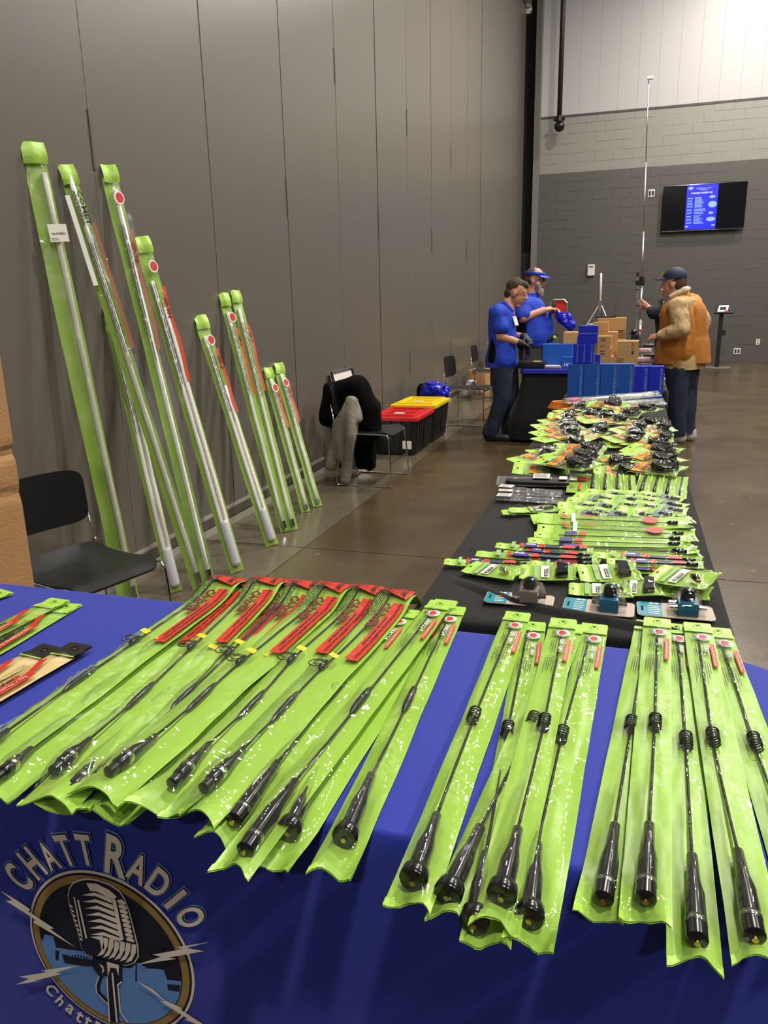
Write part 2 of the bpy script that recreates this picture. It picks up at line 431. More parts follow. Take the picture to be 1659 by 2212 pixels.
MB().box((x0 + 0.1, TVY + 0.06, z0 + 0.1), (x1 - 0.1, YB, z1 - 0.25)).build('wall_mount', 'black_matte', t)
MB().box((x0 + 0.01, TVY - 0.004, z0 + 0.005), (x1 - 0.01, TVY, z0 + 0.02)).build('lower_rim', 'steel', t)
sx0, sx1 = x0 + (x1 - x0) * 0.285, x0 + (x1 - x0) * 0.66
sf = lambda u, v, d=0.0: Vector((sx0 + (sx1 - sx0) * u, TVY - 0.0015 - d, z0 + 0.03 + (z1 - z0 - 0.045) * v))
mb = MB(); put_rect(mb, sf, 0, 0, 1, 1); scr = mb.build('screen_page', 'screen_blue', t)
mb = MB(); f1 = lambda x, y: sf(x, y, 0.001)
put_text(mb, 'FORUM SCHEDULE', f1, 0.14, 0.80, 0.035, width=0.68, bold=0.02)
mb.build('lettering', 'screen_white', scr); mb = MB(); put_text(mb, 'CAPITAL CITY', f1, 0.28, 0.91, 0.02, width=0.52); mb.build('lettering', 'screen_white', scr); mb = MB(); put_text(mb, 'HAMFEST', f1, 0.4, 0.875, 0.018, width=0.26)
mb.build('lettering', 'screen_white', scr)
mb = MB()
for i, v in enumerate((0.68, 0.62, 0.56, 0.5, 0.42, 0.35, 0.27, 0.2, 0.13)):
    put_lines(mb, f1, 0.04, v, 0.22, v + 0.045, 1 + i % 2, fill=0.6, ragged=0.2)
    put_lines(mb, f1, 0.28, v - 0.01, 0.28 + 0.4 * random.uniform(0.6, 1), v + 0.05, 2, fill=0.6)
for (cx_, cy_, rx, ry) in ((0.83, 0.72, 0.1, 0.03), (0.85, 0.55, 0.14, 0.07), (0.83, 0.22, 0.15, 0.05), (0.12, 0.93, 0.08, 0.035), (0.07, 0.07, 0.06, 0.02), (0.92, 0.08, 0.06, 0.02), (0.82, 0.36, 0.08, 0.03)):
    mb.add([f1(cx_ + rx * math.cos(i * PI / 8), cy_ + ry * math.sin(i * PI / 8)) for i in range(16)], [tuple(range(15, -1, -1))])
tag(mb.build('page_print', 'screen_light', scr), kind='stuff')
# wall plates
WF = YB - 0.026
def wall_plate(px, py, w, h, label, mt='white_plastic', kind='outlet'):
    p = gy(px, py, WF)
    t = thing('wall_outlet', label, 'outlet', (p.x, WF, p.z))
    MB().cbox((p.x - w / 2, WF - 0.012, p.z - h / 2), (p.x + w / 2, WF + 0.004, p.z + h / 2), 0.004).build('cover_plate', mt, t)
    mb = MB()
    if kind == 'outlet':
        for s in (-1, 1): mb.box((p.x - w * 0.2, WF - 0.015, p.z + s * h * 0.22 - h * 0.13), (p.x + w * 0.2, WF - 0.011, p.z + s * h * 0.22 + h * 0.13))
    else:
        for s in (-1, 1):
            mb.box((p.x + s * w * 0.22 - w * 0.14, WF - 0.015, p.z - h * 0.33), (p.x + s * w * 0.22 + w * 0.14, WF - 0.011, p.z + h * 0.33))
    tag(mb.build('socket', 'black_matte' if kind != 'outlet' else 'jamb_light', t), kind='stuff')
wall_plate(1407, 417.5, 0.14, 0.15, 'steel double data plate on grey block wall beside the television', 'alu', 'data')
wall_plate(1592, 758.5, 0.14, 0.13, 'low double socket plate with dark slots at the foot of grey wall', 'white_plastic', 'data')
wall_plate(1637, 738.5, 0.08, 0.12, 'single white electrical outlet low on grey block wall', 'white_plastic')
p = gy(1277, 583, YB - 0.05)
t = thing('wall_device', 'white wall box with a thin cord dropping from it', 'wall box', (p.x, YB, p.z))
MB().cbox((p.x - 0.08, YB - 0.11, p.z - 0.13), (p.x + 0.08, YB, p.z + 0.12), 0.02).build('housing', 'white_plastic', t)
MB().box((p.x - 0.05, YB - 0.114, p.z + 0.05), (p.x + 0.05, YB - 0.109, p.z + 0.09)).build('slot', 'jamb_light', t)
q = gy(1262, 700, YB - 0.02)
MB().tube([(p.x - 0.01, YB - 0.04, p.z - 0.12), (p.x - 0.06, YB - 0.015, p.z - 0.4), (q.x, YB - 0.012, q.z), (q.x - 0.02, YB - 0.012, 0.4)], 0.008, 6).build('cord', 'jamb_light', t)
# tablet kiosk
k = gz(1548, 794, 0.0)
t = thing('tablet_kiosk', 'black tablet kiosk on a post with round floor plate', 'kiosk', (k.x, k.y, 0))
MB().tube([(k.x, k.y, 0.0), (k.x, k.y, 0.012)], 0.29, 28).build('base_plate', 'jamb_light', t)
MB().box((k.x - 0.04, k.y - 0.03, 0.012), (k.x + 0.04, k.y + 0.03, 1.15)).build('post', 'black_satin', t)
MB().cbox((k.x + 0.04, k.y - 0.04, 0.66), (k.x + 0.11, k.y + 0.04, 0.78), 0.01).build('side_clip', 'black_satin', t)
def kt(p):  # tilted head
    q = Matrix.Rotation(math.radians(38), 3, 'X') @ Vector((p.x, p.y, p.z)); q = Matrix.Rotation(math.radians(-16), 3, 'Z') @ q
    return Vector((k.x + 0.05, k.y - 0.04, 1.19)) + q
h = MB().cbox((-0.19, -0.13, -0.02), (0.19, 0.13, 0.02), 0.012, fn=kt).build('head', 'black_satin', t)
mb = MB(); put_rect(mb, lambda x, y: kt(Vector((x, y, 0.0215))), -0.12, -0.1, 0.07, 0.1)
mat('tablet_screen', (0.6, 0.65, 0.7, 1), 0.3, emit=((0.75, 0.8, 0.9, 1), 0.7))
mb.build('screen', 'tablet_screen', h)
mb = MB(); put_rect(mb, lambda x, y: kt(Vector((x, y, 0.0225))), -0.09, -0.05, 0.03, 0.05); mb.build('screen_picture', 'black_matte', h)
mb = MB(); mb.disc(kt(Vector((0.04, -0.08, 0.023))), kt(Vector((0, 0, 1))) - kt(Vector((0, 0, 0))), 0.03, 12); mb.build('screen_button', 'red', h)
# ================================================================== COVERED TABLES
TZ = 0.742
mat('cloth_blue', S(40, 54, 160), 0.72, spec=0.25, bump=(900, 0.12, 1), sheen=0.15)
mat('cloth_black', S(27, 26, 26), 0.85, spec=0.2, bump=(500, 0.2, 2), sheen=0.1)
def rrect(x0, x1, y0, y1, rs, n=6):
    """outline, counter-clockwise from the near left corner; rs = radii nl, nr, fr, fl"""
    out = []
    for (cx_, cy_, r, a0) in ((x0 + rs[0], y0 + rs[0], rs[0], PI), (x1 - rs[1], y0 + rs[1], rs[1], 1.5 * PI),
                              (x1 - rs[2], y1 - rs[2], rs[2], 0.0), (x0 + rs[3], y1 - rs[3], rs[3], 0.5 * PI)):
        for i in range(n + 1):
            a = a0 + 0.5 * PI * i / n; out.append(Vector((cx_ + r * math.cos(a), cy_ + r * math.sin(a))))
    return out
def cloth(x0, x1, y0, y1, rs, ztop, zbot, mname, parent, wave=0.02, calm=None, fold=0.0, seed=0, name='tablecloth', nx=30, ny=60, amp=0.0025, flare=0.05):
    """draped cloth: wavy top sheet plus hanging skirt all round"""
    mb = MB()
    base = rrect(x0, x1, y0, y1, rs)
    per = []
    for i, p in enumerate(base):
        q = base[(i + 1) % len(base)]; L = (q - p).length; k = max(1, int(L / 0.03))
        for j in range(k): per.append(p.lerp(q, j / k))
    n = len(per); cen = Vector(((x0 + x1) / 2, (y0 + y1) / 2))
    nrm = []
    for i in range(n):
        t = per[(i + 1) % n] - per[i - 1]; nrm.append(Vector((t.y, -t.x)).normalized())
    rows = [(0.0, 0.0), (0.004, 0.004), (0.008, 0.012)] + [(0.009, d) for d in (0.05, 0.12, 0.22, 0.34, 0.46, 0.58) if d < ztop - zbot - 0.02] + [(0.009, ztop - zbot)]
    vs = []
    for (o, d) in rows:
        s = 0.0
        for i in range(n):
            s += (per[i] - per[i - 1]).length if i else 0
            k = min(1.0, d / 0.5)
            w = math.sin(s * 14 + seed + 2 * noise.noise((s * 1.3, seed, 0))) * 0.6 + 0.7 * noise.noise((s * 5, seed + 5, d))
            a = wave * k
            if calm and calm(per[i]): a = 0.0012 * k
            off = o + a * (w + 0.6) + flare * k * k * (0 if calm and calm(per[i]) else 1)
            q = per[i] + nrm[i] * off
            vs.append(Vector((q.x, q.y, ztop - d)))
    fs = []
    for r in range(len(rows) - 1):
        for i in range(n):
            i2 = (i + 1) % n; fs.append((r * n + i, (r + 1) * n + i, (r + 1) * n + i2, r * n + i2))
    mb.add(vs, fs)
    # top sheet: rings shrinking to the middle
    def inner(p, f): return Vector((cen.x + (p.x - cen.x) * f, cen.y + (p.y - cen.y) * f))
    hx, hy = (x1 - x0) / 2, (y1 - y0) / 2
    prev = list(range(len(mb.v) - len(vs), len(mb.v) - len(vs) + n))
    steps = [0.985, 0.95, 0.9, 0.82, 0.72, 0.6, 0.46, 0.3, 0.14]
    def hz(p):
        return ztop + amp * (noise.noise((p.x * 6 + seed, p.y * 6, 1.7)) + 0.5 * noise.noise((p.x * 17, p.y * 17 + seed, 4.1)))
    for f in steps:
        ring = [inner(p, f) for p in per]; o = len(mb.v)
        mb.v += [Vector((q.x, q.y, hz(q) * 1.0)) for q in ring]
        for i in range(n):
            i2 = (i + 1) % n; mb.f.append((prev[i], prev[i2], o + i2, o + i)); mb.m.append(0)
        prev = list(range(o, o + n))
    mb.f.append(tuple(prev)); mb.m.append(0)
    return mb.build(name, mname, parent, smooth=True)
FY = 0.85
bx1 = 0.315
tb = thing('covered_table', 'display table under a royal blue cloth with a round microphone logo', 'table', (-1.0, 1.18, 0))
cl = cloth(-2.35, bx1, FY, 1.52, (0.03, 0.05, 0.10, 0.03), TZ, 0.03, 'cloth_blue', tb, wave=0.01, flare=0.005,
           calm=lambda p: (p.y < 0.9 and p.x < 0.2) or p.y > 1.45, seed=1, amp=0.0012)
tk = thing('covered_table', 'long display table under a creased black cloth, laden with green packs', 'table', (-0.1, 3.9, 0))
cloth(-0.445, 0.24, 1.575, 6.31, (0.05, 0.05, 0.04, 0.04), TZ, 0.03, 'cloth_black', tk, wave=0.02, seed=4, amp=0.005, flare=0.0, calm=lambda p: p.y < 1.65 or p.y > 6.2)
# loose crease ridges at the near end of the black cloth
def ridge(parent, pts, h, w):
    mb = MB(); P = [Vector(p) for p in pts]
    def fn(a, b):
        s = a * (len(P) - 1); i = min(int(s), len(P) - 2); q = P[i].lerp(P[i + 1], s - i); d = (P[i + 1] - P[i]).normalized(); sd = Vector((-d.y, d.x, 0))
        return q + sd * (b - 0.5) * w + Vector((0, 0, h * math.sin(b * PI) ** 1.5 * math.sin(min(1, a * 4, (1 - a) * 4) * PI / 2)))
    return mb.grid(24, 8, fn).build('cloth_fold', 'cloth_black', parent, smooth=True)
ridge(tk, [(-0.43, 1.87, TZ - 0.004), (-0.22, 1.70, TZ - 0.002), (0.03, 1.64, TZ - 0.002), (0.2, 1.62, TZ - 0.004)], 0.016, 0.06)
ridge(tk, [(-0.42, 2.12, TZ - 0.004), (-0.36, 2.05, TZ - 0.003), (-0.2, 1.98, TZ - 0.003)], 0.010, 0.05)
ridge(tk, [(-0.41, 2.9, TZ - 0.003), (-0.33, 2.6, TZ - 0.002), (-0.25, 2.52, TZ - 0.003)], 0.006, 0.05)
tf = thing('covered_table', 'far display table in black cloth behind the blue and cardboard boxes', 'table', (-0.1, 9.5, 0))
cloth(-0.445, 0.30, 6.36, 13.2, (0.04,) * 4, TZ, 0.03, 'cloth_black', tf, wave=0.0, seed=9, amp=0.004, flare=0.0)
ts = thing('covered_table', 'side table in black cloth with blue topper beside the man in gloves', 'table', (-0.75, 8.5, 0))
cloth(-1.05, -0.475, 8.2, 8.85, (0.04,) * 4, TZ, 0.03, 'cloth_black', ts, wave=0.025, seed=12, amp=0.002, flare=0.13, calm=lambda p: p.x > -0.5)
mat('cloth_blue2', S(34, 40, 150), 0.7, spec=0.25)
cloth(-1.07, -0.47, 8.18, 8.87, (0.04,) * 4, TZ + 0.012, TZ - 0.035, 'cloth_blue2', ts, wave=0.006, seed=2, name='topper', amp=0.001, flare=0.0)

# ------------------------------------------------------------------ printed logo on the front of the blue cloth
mat('logo_white', S(226, 214, 200), 0.75); mat('logo_navy', S(14, 18, 42), 0.75)
mat('logo_gold', S(150, 124, 70), 0.75); mat('logo_sky', S(96, 140, 205), 0.75)
FP = FY - 0.012
def LZ(zx, zy, d=0): 
    p = gy(zx * 0.33755, 1760 + zy * 0.33755, FP); return Vector((p.x, FP - 0.0016 - 0.0009 * d, p.z))
def circ3(a, b, c):
    ax, ay, bx, by, cx_, cy_ = a.x, a.z, b.x, b.z, c.x, c.z
    d = 2 * (ax * (by - cy_) + bx * (cy_ - ay) + cx_ * (ay - by))
    ux = ((ax**2 + ay**2) * (by - cy_) + (bx**2 + by**2) * (cy_ - ay) + (cx_**2 + cy_**2) * (ay - by)) / d
    uy = ((ax**2 + ay**2) * (cx_ - bx) + (bx**2 + by**2) * (ax - cx_) + (cx_**2 + cy_**2) * (bx - ax)) / d
    return ux, uy, math.hypot(ax - ux, ay - uy)
LX, LH, LR = circ3(LZ(198, 640), LZ(540, 350), LZ(1236, 960))
logo = MB()
def ring(r0, r1, m, d, n=72):
    mats_ = m
    vs = []
    for i in range(n):
        a = 2 * PI * i / n
        for r in (r0, r1): vs.append(Vector((LX + r * LR * math.cos(a), FP - 0.0016 - 0.0009 * d, LH + r * LR * math.sin(a))))
    logo.add(vs, [(2 * i, 2 * i + 1, (2 * i + 3) % (2 * n), (2 * i + 2) % (2 * n)) for i in range(n)], m)
def ldisc(r, m, d, n=72):
    logo.add([Vector((LX + r * LR * math.cos(2 * PI * i / n), FP - 0.0016 - 0.0009 * d, LH + r * LR * math.sin(2 * PI * i / n))) for i in range(n)], [tuple(range(n))], m)
def lpoly(pts, m, d): logo.add([LZ(x, y, d) for x, y in pts], [tuple(range(len(pts)))], m)
def lstroke(pts, w, m, d):
    w *= 0.00028
    P = [LZ(x, y, d) for x, y in pts]; vs = []
    for i, p in enumerate(P):
        t = (P[min(i + 1, len(P) - 1)] - P[max(i - 1, 0)]).normalized(); s = Vector((-t.z, 0, t.x))
        k = w
        vs += [p + s * k, p - s * k]
    logo.add(vs, [(2 * i, 2 * i + 2, 2 * i + 3, 2 * i + 1) for i in range(len(P) - 1)], m)
# materials: 0 white 1 navy 2 gold 3 sky
ldisc(1.0, 0, 0); ldisc(0.972, 1, 1); ldisc(0.95, 2, 2); ldisc(0.868, 1, 3)
sky = [(262, 770), (285, 795), (300, 750), (355, 760), (372, 835), (400, 838), (470, 850), (580, 862), (640, 905), (700, 930), (810, 962), (850, 966), (890, 930), (960, 966), (1000, 968), (1060, 976), (1082, 1040), (1165, 1046)]
P = [LZ(x, y, 4) for x, y in sky]
rr = LR * 0.86
def onc(p):
    v = Vector((p.x - LX, 0, p.z - LH)); return v
a1 = math.atan2(P[-1].z - LH, P[-1].x - LX); a0 = math.atan2(P[0].z - LH, P[0].x - LX)
while a0 > a1: a0 -= 2 * PI
arc = [Vector((LX + rr * math.cos(a1 + (a0 - a1) * i / 30), P[0].y, LH + rr * math.sin(a1 + (a0 - a1) * i / 30))) for i in range(31)]
logo.add(P[1:-1] + arc, [tuple(range(len(P) - 2 + 31))], 3)
lpoly([(412, 875), (610, 895), (625, 950), (560, 950), (430, 930)], 1, 5)
lpoly([(370, 850), (395, 852), (388, 912), (372, 910)], 1, 5)
lpoly([(1085, 1065), (1168, 1070), (1160, 1112), (1088, 1100)], 1, 5)
for i in range(9): lstroke([(455 + i * 18, 868 + i * 3 + abs(i - 4) * 2), (455 + i * 18, 885 + i * 3)], 4, 3, 6)
lstroke([(450, 882), (490, 868), (540, 866), (610, 900)], 5, 3, 6)
lpoly([(882, 930), (890, 930), (890, 1045), (880, 1048)], 1, 5)
body = [(458, 500), (466, 455), (490, 420), (530, 402), (580, 394), (640, 402), (720, 430), (780, 470), (812, 520), (842, 600), (872, 720), (896, 820), (898, 880), (872, 922), (820, 938), (760, 928), (640, 895), (575, 868), (545, 835), (520, 740), (490, 640), (466, 560)]
cxm = sum(p[0] for p in body) / len(body); cym = sum(p[1] for p in body) / len(body)
lpoly([(cxm + (x - cxm) * 1.03, cym + (y - cym) * 1.025) for x, y in body], 0, 6); lpoly(body, 1, 7)
lpoly([(575, 412), (640, 416), (720, 456), (770, 500), (745, 520), (640, 465), (600, 462)], 0, 8)
for i in range(7):        # left grille slats, pointed at the left
    y = 490 + i * 42; x = 545 + i * 9
    lpoly([(x, y), (x + 80, y - 18), (x + 190, y + 20), (x + 196, y + 52), (x + 90, y + 6)], 0, 8)
for i in range(9):        # right grille slats
    y = 520 + i * 30; x = 772 + i * 7
    lpoly([(x, y), (x + 30, y - 4), (x + 52, y + 16), (x + 54, y + 30), (x + 6, y + 20)], 0, 8)
lpoly([(742, 515), (765, 515), (815, 772), (792, 775)], 0, 9)
lstroke([(522, 520), (575, 765)], 6, 0, 8); lstroke([(497, 500), (548, 760)], 4, 0, 8)
for i in range(8):
    y = 545 + i * 30; x = 470 + i * 9; lpoly([(x - 2, y), (x + 22, y + 22), (x + 6, y + 24)], 0, 8)
for i in range(6):        # lower grille tines
    x = 685 + i * 36; y = 772 + i * 8
    lpoly([(x, y - 14), (x + 28, y - 6), (x + 26, y + 40), (x - 2, y + 95), (x - 42, y + 108), (x - 8, y + 60)], 0, 8)
lpoly([(600, 755), (680, 750), (690, 830), (672, 836), (660, 775)], 0, 8)
lpoly([(620, 880), (700, 905), (800, 935), (800, 1050), (775, 1055), (780, 1310), (722, 1300), (706, 1010), (650, 1000), (610, 950)], 1, 7)
lpoly([(706, 912), (782, 935), (780, 1005), (765, 955), (728, 950), (712, 1010)], 0, 8)
lpoly([(655, 925), (680, 940), (690, 970), (672, 992), (678, 960)], 0, 8)
lstroke([(740, 985), (750, 1100), (770, 1300)], 6, 0, 8); lstroke([(706, 1010), (722, 1300)], 4, 0, 8)
lstroke([(800, 1040), (775, 1060), (790, 1230), (840, 1300)], 5, 0, 8)
lstroke([(665, 1005), (645, 1060), (650, 1110), (690, 1150), (712, 1170)], 12, 1, 7); lstroke([(655, 1005), (636, 1062), (640, 1112), (680, 1155), (710, 1182)], 4, 0, 8)
for b4 in ([(32, 457), (140, 520), (222, 575), (212, 590), (375, 697), (348, 700), (512, 818), (240, 657), (262, 645), (65, 520), (112, 520)],
           [(1365, 780), (1215, 818), (1330, 838), (1100, 880), (1155, 888), (900, 926), (1055, 875), (1000, 862), (1195, 825), (1150, 815)],
           [(535, 930), (385, 978), (425, 985), (235, 1035), (300, 1030), (130, 1055), (215, 1018), (150, 1005), (330, 975), (290, 965)],
           [(900, 1030), (1000, 1080), (1075, 1150), (1185, 1200), (1180, 1212), (1300, 1290), (1370, 1339), (1200, 1272), (1225, 1270), (1045, 1155), (1080, 1160)]):
    lpoly(b4, 0, 10)
def letter(ch, zx, zy, hgt, wid, m3, d0, flip=False):
    c = LZ(zx, zy); v = Vector((c.x - LX, 0, c.z - LH)); r = v.length; u = v / r
    if flip: u = -u
    t = Vector((u.z, 0, -u.x))
    vs, fs, w = text_shape(ch, 0.0, 5)
    xs_ = [a for a, b in vs]; ys_ = [b for a, b in vs]
    mx_, my_ = (min(xs_) + max(xs_)) / 2, (min(ys_) + max(ys_)) / 2
    hh = max(ys_) - min(ys_); ww = max(xs_) - min(xs_)
    for bold, m, d in m3:
        bv, bf, _ = text_shape(ch, bold, 5)
        logo.add([Vector((c.x, FP - 0.0016 - 0.0009 * (d0 + d), c.z)) + t * ((a - mx_) * min(wid / ww, hgt / hh * 0.8)) + u * ((b - my_) / hh * hgt) for a, b in bv], bf, m)
T3 = ((0.08, 3, 0), (0.05, 1, 1), (0.026, 0, 2))
for ch, zx, zy, h_, w_ in (('C', 128, 392, .058, .036), ('H', 215, 303, .058, .036), ('A', 320, 255, .052, .032), ('T', 425, 220, .056, .032), ('T', 550, 216, .056, .032),
                           ('R', 748, 258, .075, .042), ('A', 890, 335, .056, .036), ('D', 1022, 428, .056, .036), ('I', 1130, 532, .056, .018), ('O', 1226, 645, .056, .036)):
    letter(ch, zx, zy, h_ * 0.93, w_ * 0.8, T3, 0)
for ch, zx, zy, h_, w_ in (('C', 335, 1118, .026, .022), ('h', 392, 1185, .026, .017), ('a', 452, 1240, .02, .018), ('t', 512, 1288, .025, .013), ('t', 566, 1322, .025, .013), ('R', 640, 1362, .026, .02), ('a', 712, 1392, .02, .018)):
    letter(ch, zx, zy, h_, w_, ((0.02, 0, 0),), 0, flip=True)
logo.build('logo_print', ['logo_white', 'logo_navy', 'logo_gold', 'logo_sky'], tb)
# ================================================================== PACKS ON THE BLUE TABLE
class Frame:
    """a pack lying on a table: u from header to foot, v to the right of it, h up"""
    def __init__(s, P0, P1, seed=0, droop=None, wav=0.002):
        s.P0 = Vector(P0); d = Vector(P1) - s.P0; s.L = d.length; s.d = d.normalized()
        s.s = Vector((0, 0, 1)).cross(s.d).normalized(); s.n = s.d.cross(s.s); s.n = s.n if s.n.z > 0 else -s.n
        s.seed = seed; s.droop = droop; s.wav = wav
    def rolled(s, a, w):
        s0, n0 = s.s.copy(), s.n.copy(); s.s = s0 * math.cos(a) + n0 * math.sin(a); s.n = n0 * math.cos(a) - s0 * math.sin(a)
        s.P0 = s.P0 + n0 * (w / 2 * math.sin(a)); return s
    def __call__(s, u, v, h=0.0):
        z = s.wav * noise.noise((u * 5 + s.seed * 3.1, v * 3, s.seed * 1.7))
        if s.droop: z += s.droop(u)
        return s.P0 + s.d * u + s.s * v + s.n * (h + z)
    def u(s, px, py):
        q = gz(px, py, s.P0.z + 0.008); return (q - s.P0).dot(s.d)
    def v(s, px, py):
        q = gz(px, py, s.P0.z + 0.008); return (q - s.P0).dot(s.s)
def smooth(a, b, x):
    t = max(0.0, min(1.0, (x - a) / (b - a))); return t * t * (3 - 2 * t)
def bag(F, root, L, w, u0, prof, vc=None, nu=34, nv=10, flare=0.0, curl=0.0, fmat='film', bmat='lime', crinkle=0.0012, w_of=None, back=True, seal=0.012):
    """backing sheet and clear front film from u0 to L. prof(u)=bulge height, vc(u)=bulge centre"""
    sd = F.seed * 2.37
    wf = w_of or (lambda u: w)
    def edge(u, s):
        e = smooth(L - 0.09, L, u)
        du = flare * e * (abs(s) ** 2) + 0.006 * e * noise.noise((s * 2, sd, 7))
        dh = curl * e * (math.sin(s * 3.0 + sd) * 0.7 + 0.5 * s * s)
        return du, dh
    def bk(a, b):
        u = u0 + (L - u0) * a; s = 2 * b - 1; du, dh = edge(u, s)
        ww = wf(u) * (1 + 0.03 * noise.noise((u * 9, s, sd)))
        h = 0.0015 * noise.noise((u * 14, s * 2.5, sd)) + 0.0012
        return F(u + du, s * ww / 2, h + dh)
    def fr(a, b):
        u = u0 + (L - u0) * a; s = 2 * b - 1; du, dh = edge(u, s)
        ww = wf(u) * (1 + 0.03 * noise.noise((u * 9, s, sd)))
        c = (vc(u) if vc else 0.0) / (ww / 2)
        k = 1 - abs(s)
        dist = abs(s - c)
        tent = max(0.0, 1 - dist / (1.0 if abs(s) < 0.999 else 1.0))
        h = prof(u) * (tent ** 1.3) * smooth(0, 0.12, k)
        h += crinkle * (1.2 * noise.noise((u * 30, s * 4, sd + 3)) + 0.9 * noise.noise((u * 11 + s * 3, s * 2, sd + 9)) + 0.5) * smooth(0.0, 0.25, k)
        return F(u + du, s * ww / 2 * 0.995, 0.0026 + h + dh)
    if back: MB().grid(nu, nv, bk).build('backing', bmat, root, smooth=True)
    f = MB().grid(nu, nv, fr).build('clear_film', fmat, root, smooth=True)
    # welded seal at the foot
    if seal:
        MB().grid(3, nv, lambda a, b: (lambda u, s: F(u + edge(u, s)[0], s * wf(u) / 2, 0.0036 + edge(u, s)[1]))(L - seal + seal * a, 2 * b - 1)).build('foot_seal', 'lime_head', root, smooth=True)
    return f
def header(F, root, w, h0, h1, m='lime_head', hole=None, lift=0.004, bend=0.0, hx=0.32):
    """folded hanger flap with a punched hole"""
    H = h1 - h0
    def top(a, b): return F(h0 + H * a, (b - 0.5) * w * (1 - 0.06 * (1 - a) * (abs(b - 0.5) > 0.45)), lift + bend * (1 - a) ** 2 + 0.0012 * math.sin(a * 9))
    def und(a, b): return F(h0 + H * a, (b - 0.5) * w * 0.99, lift - 0.003 + bend * (1 - a) ** 2)
    hd = MB().grid(10, 9, top, 0, skip=lambda i, j: i == 3 and j == 4).grid(10, 9, und, 0, skip=lambda i, j: i == 3 and j == 4).build('header_flap', m, root, smooth=False)
    a = F(h0 + H * hx, 0, lift + bend * 0.4 + 0.0004)
    if hole: MB().grid(1, 1, lambda p, q: F(h0 + H * (0.3 + 0.12 * p), (q - 0.5) * w * 0.11, lift - 0.0018 + bend * 0.4)).build('hang_hole', hole, hd)
    mb = MB()
    ce = h0 + H * 0.36
    for i in range(12):
        a0, a1 = 2 * PI * i / 12, 2 * PI * (i + 1) / 12
        q = []
        for (aa, r) in ((a0, 1.0), (a1, 1.0), (a1, 1.35), (a0, 1.35)):
            q.append(F(ce + 0.006 * r * math.cos(aa), 0.0065 * r * math.sin(aa), lift + bend * 0.4 + 0.0016))
        mb.add(q, [(0, 1, 2, 3)])
    mb.build('hole_rim', m, hd)
    MB().grid(1, 6, lambda p, q: F(h1 - 0.006 + 0.006 * p, (q - 0.5) * w * 0.99, lift + 0.001)).build('fold_weld', 'lime', hd)
    return hd
def coil_pts(F, ua, ub, vc, hc, r, turns, k=10):
    n = turns * k
    return [F(ua + (ub - ua) * i / n, vc(ua + (ub - ua) * i / n) + r * math.cos(2 * PI * i / k), hc + r * 0.9 * math.sin(2 * PI * i / k)) for i in range(n + 1)]
def lathe_u(mb, F, prof, vc, hc, n=12, m=0):
    """prof = [(u, r)] turned about the pack's long axis"""
    pts = [F(u, vc(u), hc(u) if callable(hc) else hc) for u, r in prof]
    mb.tube(pts, [r for u, r in prof], n, m)
def logo_spot(F, root, u, v, s, h, ang=0.0):
    """red ball in a white oval with a black swoosh and COMET lettering"""
    f = lambda x, y, k: F(u + y, v + x, h + 0.0003 * k)
    mb = MB()
    for (rx, ry, mi, k, dx) in ((1.2, 1.35, 0, 0, 0.1), (1.02, 1.12, 1, 1, 0.0), (0.92, 0.98, 0, 2, 0.06), (0.62, 0.8, 2, 3, 0.08)):
        mb.add([f(s * (dx + rx * math.cos(i * PI / 10)), s * ry * math.sin(i * PI / 10), k) for i in range(20)], [tuple(range(19, -1, -1))], mi)
    o = mb.build('brand_spot', ['white_print', 'ink', 'red_print'], root)
    mb = MB(); put_text(mb, 'COMET', lambda x, y: F(u - 0.45 * s + x, v - 1.5 * s + y, h + 0.001), -s * 0.5, 0, s * 0.5, width=s * 1.9, bold=0.03)
    mb.build('brand_lettering', 'ink', o)
